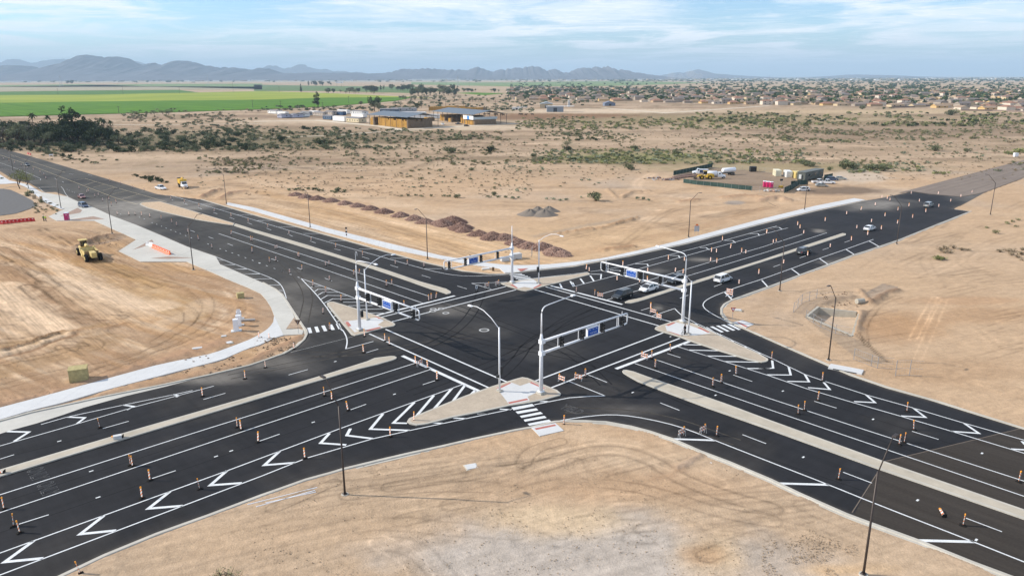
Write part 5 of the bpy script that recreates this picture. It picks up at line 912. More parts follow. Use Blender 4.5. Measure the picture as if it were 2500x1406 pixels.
TDESC = {'gum': 'tall dark gum tree', 'round': 'dark round tree', 'mesquite': 'spreading mesquite tree', 'pale': 'feathery pale green tree', 'palm': 'tall fan palm', 'olive': 'dusty green tree', 'bare': 'greyish bare-twigged tree', 'cypress': 'narrow dark tree'}
tn = 0; titems = []
def tree(kind, px, py, h, parts=True):
    global tn
    tn += 1; t_, c_ = TREE[kind][tn % len(TREE[kind])]
    o = thing('tree' if kind != 'palm' else 'palm_tree', G(px, py), rs.uniform(0, 6.28), None, 'tree', 'trees of the plain'); o.scale = (h * rs.uniform(.9, 1.1),) * 2 + (h,)
    place(t_, 'trunk', o); place(c_, 'crown', o); o['_d'] = TDESC[kind]; titems.append((o, px, py)); return o
for v in (('gum', P('a', 680, 985), 23), ('gum', P('a', 745, 985), 22), ('gum', P('a', 860, 985), 17), ('gum', P('a', 930, 990), 16), ('gum', P('a', 640, 980), 18), ('round', P('a', 720, 990), 15), ('round', P('a', 900, 992), 14), ('round', P('a', 1000, 990), 12), ('round', P('a', 1060, 990), 10), ('bare', P('a', 330, 985), 13), ('bare', P('a', 260, 980), 14),
          ('bare', P('a', 120, 975), 13), ('round', P('a', 40, 970), 12), ('round', P('a', 200, 970), 13), ('olive', P('a', 480, 1000), 10), ('olive', P('a', 430, 985), 11), ('round', P('a', 540, 985), 13), ('round', P('a', 590, 990), 13), ('round', P('a', 380, 980), 13), ('gum', P('a', 150, 970), 14), ('bare', P('a', 70, 985), 12), ('mesquite', P('a', 1150, 995), 8), ('olive', P('a', 1250, 1000), 7),
          ('mesquite', P('a', 1430, 990), 6), ('mesquite', P('a', 1700, 1000), 7), ('round', P('a', -60, 970), 13), ('round', P('a', -180, 970), 13), ('gum', P('a', 0, 960), 14), ('olive', P('a', 130, 1015), 6), ('olive', P('a', 300, 1030), 5.5), ('gum', P('a', 800, 950), 15), ('round', P('a', 840, 960), 15), ('bare', P('a', 300, 940), 14), ('round', P('a', 450, 950), 14), ('palm', P('a', 340, 930), 17), ('palm', P('a', 480, 930), 15),
          ('palm', P('a', 1010, 950), 14), ('palm', P('a', 1075, 950), 13), ('palm', P('a', 1130, 985), 9), ('palm', P('a', 990, 945), 14), ('pale', P('e', 190, 475), 7.5), ('pale', P('e', 250, 440), 5.0), ('mesquite', P('g', 560, 112), 6.5), ('gum', P('b', 610, 640), 21), ('round', P('b', 1150, 672), 20), ('olive', P('b', 1190, 676), 13), ('round', P('b', 1560, 665), 10), ('olive', P('b', 1520, 672), 8), ('palm', P('b', 1672, 692), 9),
          ('palm', P('b', 1490, 700), 7), ('cypress', P('b', 450, 488), 24), ('olive', P('b', 660, 665), 7), ('olive', P('b', 760, 660), 7)): tree(v[0], *v[1][0], v[2])
for i in range(34): (a, b), = P('a', rs.uniform(-150, 1060), rs.uniform(930, 995)); tree(rs.choice(['round', 'round', 'gum', 'olive', 'bare']), a, b, rs.uniform(9, 15) * (1.15 if 500 < a < 230 else 1))
def row(kinds, L, x0, x1, yb, n, h0, h1):
    for i in range(n): (a, b), = P(L, rs.uniform(x0, x1), yb + rs.uniform(-4, 10)); tree(rs.choice(kinds), a, b, rs.uniform(h0, h1))
row(['round', 'gum'], 'b', 500, 750, 422, 12, 16, 26); row(['round', 'olive'], 'b', 670, 1010, 498, 14, 10, 16); row(['round', 'round', 'gum'], 'b', 1050, 1180, 498, 6, 18, 26); row(['round', 'olive', 'gum'], 'b', 1190, 1900, 470, 30, 12, 22); row(['round', 'olive', 'mesquite', 'gum'], 'b', 1480, 1930, 520, 26, 12, 22)
row(['olive', 'mesquite'], 'b', 1350, 2000, 560, 20, 6, 10); row(['olive', 'mesquite'], 'b', 1900, 2500, 580, 12, 5, 9); row(['round', 'olive'], 'b', 1900, 2150, 490, 10, 8, 14); row(['olive', 'round'], 'b', 2180, 2500, 490, 8, 7, 12); row(['round'], 'a', 640, 700, 408, 3, 22, 28)
row(['olive', 'round'], 'a', 480, 530, 395, 3, 14, 20); row(['olive', 'round'], 'a', 1000, 1340, 392, 7, 12, 18); row(['olive', 'mesquite'], 'a', 1240, 1620, 710, 6, 5, 8); row(['olive', 'mesquite'], 'b', 1000, 1500, 620, 10, 6, 9)

# ------------------------------------------------------------------ the town on the right
HWALL = [mat('stucco_tan', (.42, .31, .20), .9), mat('stucco_cream', (.50, .40, .26), .9), mat('stucco_white', (.58, .51, .42), .9), mat('stucco_grey', (.33, .28, .23), .9), mat('stucco_ochre', (.55, .38, .18), .9)]
HROOF = [mat('roof_brown', (.20, .145, .115), .9), mat('roof_greybrown', (.24, .19, .155), .9), mat('roof_red', (.30, .165, .115), .9), mat('roof_tan', (.31, .225, .155), .9), mat('roof_slate', (.19, .165, .15), .9)]
M_WIN = mat('dark_window', (.03, .035, .045), .2)
def house_parts(w, d, h, rh, hip, wm, rm):
    wl = MB(); wl.prism([(-w / 2, -d / 2), (w / 2, -d / 2), (w / 2, d / 2), (-w / 2, d / 2)], 0, h)
    if not hip:
        for sx in (-1, 1): wl.face([(sx * w / 2, -d / 2, h), (sx * w / 2, d / 2, h), (sx * w / 2, 0, h + rh)])
    rf = MB(); o = .5; k = (w / 2 - d / 2 + 1.0) if hip else w / 2 + o; k = max(k, .5)
    A, B, C, D = (-w / 2 - o, -d / 2 - o, h - .15), (w / 2 + o, -d / 2 - o, h - .15), (w / 2 + o, d / 2 + o, h - .15), (-w / 2 - o, d / 2 + o, h - .15); e, f = (-k, 0, h + rh), (k, 0, h + rh)
    for q in ([A, B, f, e], [C, D, e, f], [B, C, f], [D, A, e]) if hip else ([A, B, f, e], [C, D, e, f]):
        rf.face(q); 
    rf.face([(p[0], p[1], p[2] - .02) for p in (A, D, C, B)])
    wn = MB(); wins = []
    for i in range(2 if h < 4 else 4):
        zz = 1.0 if i < 2 else 4.0; xx = -w * .25 if i % 2 else w * .22
        m_ = MB(); m_.box((xx, -d / 2 - .03, zz + .6), (1.8, .08, 1.2)); wins.append(m_.build('window', M_WIN, mesh_only=True))
    return wl.build('wall', wm, mesh_only=True), rf.build('roof', rm, mesh_only=True), wins
HV = []
for i in range(14): 
    two = i % 4 == 3; w, d = rnd.uniform(13, 18), rnd.uniform(10, 13)
    HV.append((house_parts(w, d, 5.8 if two else 3.0, rnd.uniform(1.7, 2.5), i % 3 != 0, HWALL[i % 5], HROOF[(i * 3 + i // 5) % 5]), ('two-storey ' if two else '') + ['tan', 'cream', 'white', 'grey', 'ochre'][i % 5] + ' house with ' + ['brown', 'grey-brown', 'red', 'tan', 'slate'][(i * 3 + i // 5) % 5] + ' roof'))
HFRONT = P('c', -250, 560, 0, 563, 950, 575, 1500, 590, 2100, 605, 2500, 612) + P('d', 780, 622, 1200, 628, 1600, 640, 1950, 658, 2500, 682, 3300, 715)
fw = GW(HFRONT); hx = [p.x for p in fw]; hy = [p.y for p in fw]
hs = []; rs2 = random.Random(44)
dirx = Vector((math.cos(.06), math.sin(.06), 0))
for r in range(0, 64):
    yo = r * 34 + (r // 2) * 8; X = -20 - r * 8
    while X < 900 + r * 28:
        Y = float(np.interp(X - yo * .06, hx, hy)) + yo + 7; 
        if Y > 2900: break
        pxx, pyy = proj(X, Y)
        if 1240 < pxx < 2560 and (pxx > 1650 or rs2.random() < .6) and rs2.random() < (.93 if r < 3 else .78 if r < 9 else .38): hs.append((X + rs2.uniform(-2, 2), Y + rs2.uniform(-3, 3), rs2.choice([0, 0, math.pi, math.pi / 2, .1]) + .08, rs2.randrange(14), pxx, pyy))
        X += rs2.uniform(17, 22) * (1.6 if r % 7 == 5 else 1) * (1 if rs2.random() < .93 else 2.2)
hs.sort(key=lambda h: h[1]); hitems = []
for i, (X, Y, rz, v, pxx, pyy) in enumerate(hs[:280]):
    (wl, rf, wins), d = HV[v]; o = thing('house', (X, Y, 0), rz, None, 'house', 'houses of the desert suburb'); place(wl, 'wall', o); place(rf, 'roof', o)
    if i < 90:
        for wmn in wins: place(wmn, 'window', o)
    o['_d'] = d; hitems.append((o, pxx, pyy))
V, Fq, Mi = [], [], []; 
mats_ = HWALL + HROOF
for (X, Y, rz, v, pxx, pyy) in hs[280:]:
    (wl, rf, _), d = HV[v]; c, s = math.cos(rz), math.sin(rz)
    for me, mi in ((wl, v % 5), (rf, 5 + (v * 3 + v // 5) % 5)):
        b = len(V); V += [(p.co.x * c - p.co.y * s + X, p.co.x * s + p.co.y * c + Y, p.co.z) for p in me.vertices]; Fq += [tuple(b + i for i in p.vertices) for p in me.polygons]; Mi += [mi] * len(me.polygons)
me = bpy.data.meshes.new('distant_houses'); me.from_pydata(V, [], Fq)
for m in mats_: me.materials.append(m)
me.polygons.foreach_set('material_index', Mi); tag(place(me, 'distant_houses'), 'hazy mass of distant suburban houses', kind='stuff')
batch_labels(hitems, '')
# garden trees among the houses: the nearest as trees, the far canopy as one mass
far = []
for _ in range(4300):
    pxx = rs2.uniform(1240, 2560); yb = float(np.interp(pxx, [p[0] for p in HFRONT], [p[1] for p in HFRONT])); pyy = 196 + (yb - 197) * rs2.random() ** 1.1
    g = G(pxx, pyy)
    if pxx < 1700 and pyy < 212 and rs2.random() < .8: continue
    if g.y < 1250 and len(titems) < 285 and rs2.random() < .30: tree(rs2.choice(['olive', 'round', 'olive', 'mesquite']), pxx, pyy - .3, rs2.uniform(4.5, 8))
    elif g.y > 1150 and rs2.random() < (.65 if g.y > 1700 else .3): far.append((g, rs2.uniform(4.5, 8.5) * (1 + g.y / 6000), rs2.uniform(4.5, 8)))
for _ in range(1500):   # thin belts before the mountains
    pxx = rs2.uniform(-100, 2600); pyy = rs2.choice([rs2.uniform(190.5, 194), rs2.uniform(192, 199)]); g = G(pxx, pyy + (2500 - pxx) * .0015)
    if rs2.random() < .35 + .5 * (pxx > 1500): far.append((g, rs2.uniform(14, 34), rs2.uniform(7, 13)))
batch_labels(titems, '')
L_FAR = leaf_mat('far_leaf', (.032, .056, .018), (.09, .125, .045))
joined('distant_trees', far, lambda q: bush_mesh('t', 290 + q, 1, 1.1, 22, .42, L_FAR, 5, False), [L_FAR, M_BARK], 'far dark tree canopy scattered through the suburb')
M_PALE = mat('pale_sheet', (.78, .78, .76), .7)
for (L, a, b, w, d, h, lab) in (('a', 2160, 374, 420, 60, 9, 'long white warehouse at the foot of the left mountains'), ('b', 60, 378, 200, 60, 9, 'white warehouse with a step beside the long one'), ('b', 1740, 374, 560, 120, 14, 'long white distribution warehouse below the middle range'), ('b', 2120, 366, 500, 100, 12, 'white warehouse right of the middle one'),
                               ('c', 130, 362, 700, 110, 13, 'very long white warehouse at mid skyline'), ('c', 900, 355, 900, 90, 9, 'thin white warehouse below the domed peak'), ('a', 90, 392, 360, 80, 10, 'grey-white packing shed at the far left'), ('b', 815, 400, 46, 24, 9, 'small bright white shed by the transmission line'), ('a', 1180, 374, 90, 40, 9, 'white sheds cluster mid left')):
    (px, py), = P(L, a, b); g = G(px, py + 1); o = thing('warehouse', g, 0, lab, 'warehouse', 'far white warehouses'); m_ = MB(); m_.box((0, 0, h / 2), (w, d, h)); m_.build('wall', M_PALE, o); m_ = MB(); m_.box((0, 0, h + .4), (w + 2, d + 2, .8)); m_.build('roof', mat('pale_roof', (.66, .66, .64), .7), o)
V = []; mbx = MB()
for _ in range(420):
    pxx = rs2.uniform(300, 2500); g = G(pxx, rs2.uniform(190.2, 196) + (2500 - pxx) * .0014); mbx.box((g.x, g.y, 4), (rs2.uniform(15, 70), rs2.uniform(15, 40), rs2.uniform(5, 11)), rs2.randrange(3))
tag(mbx.build('distant_buildings', [HWALL[1], M_PALE, HROOF[3]]), 'tiny hazy buildings strung along the horizon', kind='stuff')
# dust drifting up beyond the town
g = G(*P('c', 1690, 400)[0]); mb = MB()
for i in range(9): rrr = random.Random(i); mb.add(*(lambda c, q: ([(c[0] + q * math.cos(a) * math.cos(e), c[1] + q * math.sin(a) * math.cos(e), c[2] + q * .8 * math.sin(e)) for e in (-1.2, -.4, .4, 1.2) for a in np.linspace(0, 6.283, 8, endpoint=False)], [(8 * j + k, 8 * j + (k + 1) % 8, 8 * (j + 1) + (k + 1) % 8, 8 * (j + 1) + k) for j in range(3) for k in range(8)] + [tuple(range(8))[::-1], tuple(range(24, 32))]))((g.x + (i - 4) * 26 + rrr.uniform(-20, 20), g.y, 14 + rrr.uniform(0, 30) + (20 if i == 5 else 0)), rrr.uniform(22, 40)))
dm = bpy.data.materials.new('dust_air'); dm.use_nodes = True; t = dm.node_tree; t.nodes.clear(); ho = N(t, 'ShaderNodeOutputMaterial'); pv = N(t, 'ShaderNodeVolumePrincipled'); pv.inputs['Color'].default_value = (.95, .88, .80, 1); pv.inputs['Density'].default_value = .0035
t.links.new(pv.outputs[0], ho.inputs['Volume']); o = mb.build('dust', [dm]); tag(o, 'pale dust plume rising behind the suburb', kind='stuff')
# boundary wall before the nearest houses
M_BLOCKW = mat('block_wall', (.22, .17, .14), .9)
for (L, v, lab) in (('d', (1240, 640, 1450, 637, 1650, 622), 'dark curved block wall before the nearest houses'), ('d', (1900, 668, 2200, 672, 2500, 686), 'low tan block wall in front of the white gabled houses')):
    w = GW(P(L, *v)); o = thing('block_wall', w[0], 0, lab, 'wall'); 
    for a, b in zip(w, w[1:]):
        m_ = MB(); d = b - a; m_.box(((a + b) / 2 - w[0]) + Vector((0, 0, 1)), (d.length, .25, 2.0), rz=math.atan2(d.y, d.x)); m_.build('wall_panel', M_BLOCKW, o)
# ------------------------------------------------------------------ traffic signal gantries
M_LETTER = mat('sign_white', (.75, .77, .8), .5)
def gantry(base, ang, L, label, words, head_us, sign_u, face, extra_head=None, hook=False, lamp=True):
    """two-chord mast arm: arm runs along local +x, the signals face local -y when face < 0"""
    t = thing('traffic_signal', base, ang, label, 'traffic signal', 'white mast arm signals over the crossroads')
    m_ = MB(); m_.box((0, 0, .12), (1.0, 1.0, .24)); m_.build('footing', M_KERB, t)
    m_ = MB(); m_.tube([(0, 0, .24), (0, 0, 5.3), (0, 0, 7.9), (0, 0, 8.5)], [.29, .25, .23, .13], 14); m_.box((0, 0, .32), (.75, .75, .14)); m_.build('pole', M_WHITE, t, True)
    m_ = MB(); m_.box((.1, 0, 5.75), (.7, .62, .55)); m_.box((.1, 0, 7.4), (.7, .62, .55)); m_.build('bracket', M_WHITE, t)
    if lamp:
        pts = [(0, 0, 8.4), (0, 0, 11.3)] + [(.9 - .9 * math.cos(a), 0, 11.3 + .9 * math.sin(a)) for a in (.4, .8, 1.2)] + [(1.2, 0, 12.25), (5.7, 0, 12.55)]
        m_ = MB(); m_.tube(pts, [.12, .09, .085, .08, .075, .07, .055], 10); o = m_.build('lamp_arm', M_WHITE, t, True)
        m_ = MB(); m_.box((6.05, 0, 12.57), (.85, .36, .16), taper=.8); m_.build('lamp_head', M_WHITE, o)
    else:
        m_ = MB(); m_.tube([(0, 0, 8.4), (0, 0, 12.0)], [.12, .06], 10); m_.build('lamp_arm', M_WHITE, t, True)
    for z in (5.75, 7.4):
        r0, r1 = .20, .115; m_ = MB(); m_.tube([(.25, 0, z), (L - .3, 0, z + .12 * (1 if z < 6 else .6))], [r0, r1], 12); m_.build('arm_chord', M_WHITE, t, True)
    m_ = MB(); m_.tube([(L - .32, 0, 5.87), (L - .08, 0, 5.95), (L, 0, 6.15), (L, 0, 7.2), (L - .08, 0, 7.4), (L - .32, 0, 7.47)], .10, 10); m_.build('end_loop', M_WHITE, t, True)
    fs = []
    for u in head_us:
        for s in (-.42, .42):
            if abs(u - L) < 2.0 and s > 0: s = -.75
            m_ = MB(); m_.box((u + s, 0, 6.63), (.07, .07, 1.5)); m_.build('strut', M_WHITE, t)
        m_ = MB(); m_.box((u, face * .16, 6.62), (.40, .06, 1.46)); o = m_.build('signal_backplate', M_BLACK, t)
        for q in range(3):
            z = 7.1 - q * .46; m_ = MB(); m_.box((u, face * .30, z), (.34, .22, .40)); m_.tube([(u, face * .40, z), (u, face * .62, z - .03)], [.165, .16], 10, 0, False); m_.build('signal_section', M_BLACK, o)
            m_ = MB(); m_.tube([(u, face * .40, z), (u, face * .425, z)], .135, 10); m_.build('signal_lens', mat('lens_' + 'rag'[q], [(.10, .02, .02), (.12, .07, .01), (.02, .09, .05)][q], .3), o)
    m_ = MB(); m_.box((sign_u, face * .18, 6.62), (2.35, .34, 1.22)); o = m_.build('street_sign', M_WHITE, t)
    for sg in (-1, 1):
        m_ = MB(); m_.box((sign_u, face * .18 + sg * .176, 6.62), (2.15, .012, 1.02)); m_.build('sign_face', M_BLUE, o)
        xd = (1, 0, 0) if sg < 0 else (-1, 0, 0)
        text(words, (sign_u, face * .18 + sg * .186, 6.45), xd, .30, M_LETTER, o, ydir=(0, 0, 1))
        for k, (dx, w) in enumerate(((-.72, .34), (0, .3), (.72, .34))):
            m_ = MB(); m_.box((sign_u + dx, face * .18 + sg * .184, 6.94), (w, .006, .05)); m_.build('small_line', M_LETTER, o)
    m_ = MB(); m_.tube([(L - 1.1, -face * .12, 6.5), (L - 1.1, -face * .12, 7.95)], .05, 6); m_.box((L - 1.1, -face * .2, 7.1), (.16, .2, .2)); m_.build('detector', M_WHITE, t)
    m_ = MB(); m_.box((sign_u + .6, 0, 7.72), (.12, .16, .18)); m_.build('camera', M_BLACK, t)
    if hook: m_ = MB(); m_.tube([(0, 0, 12.1), (0, 0, 13.3), (.1, 0, 13.6), (.35, 0, 13.65), (.5, 0, 13.4), (.5, 0, 13.0)], .04, 6); m_.build('sensor_hook', M_WHITE, t)
    if extra_head:
        m_ = MB(); m_.box((extra_head[0], extra_head[1], 2.95), (.36, .34, 1.1)); m_.build('pedestrian_signal', M_BLACK, t); m_ = MB(); m_.box((extra_head[0] * .5, extra_head[1] * .5, 2.95), (abs(extra_head[0]) + .1, .08, .08)); m_.build('side_bracket', M_BLACK, t)
    m_ = MB(); m_.box((.0, -face * .26, 1.2), (.12, .08, .3)); m_.build('push_button', M_BLACK, t); return t
zi = .15
gantry(Vector((-25.74, 121.37, zi)), AZ_B, 17.4, 'white signal gantry at the left refuge island with curved sensor hook and Verrado Way sign', 'Verrado Way', [3.6, 7.0, 11.6, 16.3], 9.2, -1, (.5, .3), True)
gantry(Vector((3.88, 94.74, zi)), AZ_A, 18.0, 'white signal gantry on the near island with Yuma Road sign', 'Yuma Road', [3.6, 7.7, 12.1, 16.4], 10.0, -1, (.25, .45))
gantry(Vector((29.68, 125.33, zi)), math.pi + AZ_B, 18.9, 'white signal gantry at the right refuge island above the waiting cars, Verrado Way sign', 'Verrado Way', [5.0, 9.3, 13.6, 17.9], 11.4, 1, (.2, -.5))
gantry(Vector((.02, 151.62, zi)), math.pi + AZ_A, 17.6, 'white signal gantry at the far island before the rock piles, Yuma Road sign', 'Yuma Road', [4.2, 8.6, 12.6, 16.6], 10.6, 1, None, lamp=False)
def white_light(base, ang, label, sig=0):
    t = thing('street_lamp', base, ang, label, 'street lamp', 'white curved-arm street lamps on the islands')
    m_ = MB(); m_.box((0, 0, .1), (.7, .7, .2)); m_.build('footing', M_KERB, t); m_ = MB(); m_.tube([(0, 0, .2), (0, 0, 9.15)], [.14, .10], 10); m_.build('pole', M_WHITE, t, True)
    m_ = MB(); m_.tube([(.05, 0, 9.0), (1.6, 0, 10.1), (3.2, 0, 10.8), (4.6, 0, 11.0), (5.6, 0, 10.9)], [.06, .055, .05, .045, .04], 8); o = m_.build('lamp_arm', M_WHITE, t, True)
    m_ = MB(); m_.box((6.0, 0, 10.84), (.85, .34, .15), taper=.8); m_.build('lamp_head', M_WHITE, o)
    if sig:
        z = 3.0 if sig == 1 else 4.0
        m_ = MB(); m_.box((.0, -.28, z), (.40, .3, 1.15)); m_.build('signal_head', M_BLACK, t); m_ = MB(); m_.box((.05, .28, z - .75), (.3, .3, .4)); m_.build('pedestrian_signal', M_BLACK, t)
    return t
white_light(Vector((-1.72, 95.47, zi)), R(132.5), 'white curved-arm lamp on the near island leaning over the junction', 1)
white_light(Vector((-25.57, 127.2, zi)), R(41), 'white curved-arm lamp right behind the left gantry pole', 2)
white_light(Vector((5.54, 151.16, zi)), R(-44), 'white curved-arm lamp with black signal on the far island', 1)
white_light(Vector((29.24, 118.94, zi)), R(229), 'white curved-arm lamp beside the parked bicycle on the right island')

# ------------------------------------------------------------------ dark street lamps
def dark_light():
    t = thing('street_lamp', (0, 0, 0), 0, 'x', 'street lamp', 'tall dark bronze street lamps along both roads')
    m_ = MB(); m_.tube([(0, 0, -.1), (0, 0, .12)], .38, 12); m_.build('footing', M_KERB, t)
    m_ = MB(); m_.tube([(0, 0, .1), (0, 0, 1.0), (0, 0, 9.9)], [.13, .11, .085], 8); m_.box((0, 0, .16), (.4, .4, .1)); m_.build('pole', M_BRONZE, t, True)
    m_ = MB(); m_.tube([(0, 0, 9.75), (2.15, 0, 12.1), (2.45, 0, 12.2)], [.055, .05, .045], 6); o = m_.build('lamp_arm', M_BRONZE, t, True)
    m_ = MB(); m_.box((2.85, 0, 12.2), (.8, .34, .13), taper=.85); m_.build('lamp_head', M_BRONZE, o); return reg(t)
DL = dark_light()
SWs, SEs = AZ_B + math.pi, AZ_A
spots = [((842.2, 1207.8), math.pi + AZ_B, 'dark bronze lamp on the near dirt with its long thin shadow'), ((2107.6, 1403), AZ_A, 'dark bronze lamp rising from the bottom edge near the right road'), ((2022.6, 879.4), math.pi + AZ_A, 'dark bronze lamp beside the square concrete drain at the right kerb'),
         ((1903.5, 710.5), math.pi + AZ_B, 'dark bronze lamp in the right dirt where the slip lane begins'), ((2189, 596.5), math.pi + AZ_B, 'dark bronze lamp beyond the hatched shoulder of the far right road'), ((2417.6, 524.8), math.pi + AZ_B, 'dark bronze lamp past the end of the new paving'),
         ((1964.2, 512.3), AZ_B, 'dark bronze lamp in front of the white off-roader by the yard'), ((1680.8, 579.4), AZ_B, 'dark bronze lamp by the orange-flagged sign'), ((1043.7, 633.1), math.pi + AZ_A, 'dark bronze lamp beside the far walk before the biggest rock pile'),
         ((757.5, 555.6), math.pi + AZ_A, 'dark bronze lamp at the start of the rock piles'), ((553, 498.7), math.pi + AZ_A, 'dark bronze lamp where the far white walk begins'), ((472.3, 658.7), AZ_A, 'dark bronze lamp at the edge of the drive apron near orange barrier'),
         ((274, 570.4), AZ_A, 'dark bronze lamp beside the dug hole on the left lot'), ((149.2, 508.4), AZ_A, 'dark bronze lamp next to the dark car and pink toilet'), ((69.6, 460.3), AZ_A, 'dark bronze lamp behind the feathery pale tree'), ((32, 418), AZ_A, 'farthest dark bronze lamp on the left road')]
for i, (p, a, lab) in enumerate(spots):
    g = G(*p)
    if i == 0: DL.location = g; DL.rotation_euler = (0, 0, a); DL['label'] = lab
    else: dup(DL, g, a, lab)

# ------------------------------------------------------------------ work-zone markers
def stripes(name, ang=R(45), freq=5.0, wide=.5, a=(.80, .20, .03), b=(.80, .78, .74)):
    m = bpy.data.materials.new(name); m.use_nodes = True; t = m.node_tree; p = t.nodes['Principled BSDF']; p.inputs['Roughness'].default_value = .45
    tc_ = N(t, 'ShaderNodeTexCoord'); sp_ = N(t, 'ShaderNodeSeparateXYZ'); t.links.new(tc_.outputs['Object'], sp_.inputs[0])
    v = M(t, 'FRACT', M(t, 'MULTIPLY', M(t, 'ADD', M(t, 'MULTIPLY', sp_.outputs['Y'], math.sin(ang)), M(t, 'MULTIPLY', sp_.outputs['Z'], math.cos(ang))), freq)); g_ = M(t, 'GREATER_THAN', v, wide)
    mx = N(t, 'ShaderNodeMix', data_type='RGBA'); mx.inputs[6].default_value = (*a, 1); mx.inputs[7].default_value = (*b, 1); t.links.new(g_, mx.inputs[0]); t.links.new(mx.outputs[2], p.inputs['Base Color']); return m
M_STR = stripes('striped_sheeting', R(45), 3.6, .42)
def marker(light=True, tilt=0):
    t = thing('channelizer', (0, 0, 0), 0, 'x', 'traffic marker')
    m_ = MB(); m_.box((0, 0, .05), (.62, .42, .1), taper=.8); m_.box((0, 0, .12), (.3, .3, .1), taper=.7); m_.build('base', M_RUBBER, t)
    m_ = MB(); m_.box((0, 0, .66), (.045, .24, .92)); m_.build('panel', M_STR, t)
    m_ = MB(); m_.box((.035, 0, .40), (.03, .05, .6)); m_.build('post', M_STEEL, t)
    if light: m_ = MB(); m_.tube([(-.05, 0, 1.24), (.05, 0, 1.24)], .115, 10); m_.box((0, 0, 1.12), (.08, .12, .06)); m_.build('warning_lamp', M_AMBER, t)
    return reg(t)
MK, MKP = marker(True), marker(False)
def barricade():
    t = thing('barricade', (0, 0, 0), 0, 'x', 'barricade')
    for s in (-1, 1):
        m_ = MB(); m_.box((0, s * .5, .5), (.05, .05, 1.05), ry=R(12)); m_.build('leg', M_STEEL, t); m_ = MB(); m_.box((.12, s * .5, .5), (.05, .05, 1.05), ry=R(-12)); m_.build('leg', M_STEEL, t)
    for z in (.86, .48): m_ = MB(); m_.box((-.03, 0, z), (.03, 1.15, .22)); m_.build('rail', M_STR, t)
    m_ = MB(); m_.tube([(-.05, .42, 1.12), (.03, .42, 1.12)], .10, 10); m_.build('warning_lamp', M_AMBER, t); return reg(t)
BR = barricade()
def big_barricade():
    t = thing('barricade', (0, 0, 0), 0, 'x', 'barricade')
    for s in (-1, 1): m_ = MB(); m_.box((0, s * .55, .8), (.06, .06, 1.6)); m_.build('leg', M_WHITE, t); m_ = MB(); m_.box((0, s * .55, .05), (1.1, .08, .08)); m_.build('foot', M_WHITE, t)
    for z in (1.42, .98, .54): m_ = MB(); m_.box((-.04, 0, z), (.03, 1.3, .26)); m_.build('rail', M_STR, t)
    return reg(t)
used = set()
def put(src, px, py, ang, lab, grp, sc=1.0):
    g = G(px, py); o = src if src.name not in used else dup(src); used.add(src.name)
    o.location = g; tl_ = .16 if rs.random() < .25 else .04; o.rotation_euler = (rs.uniform(-tl_, tl_), rs.uniform(-tl_, tl_), ang + rs.uniform(-.3, .3)); o['label'] = lab; o['group'] = grp; o.scale = (sc,) * 3
    gz = .0; return o
GRPM = 'striped work-zone markers across the junction'
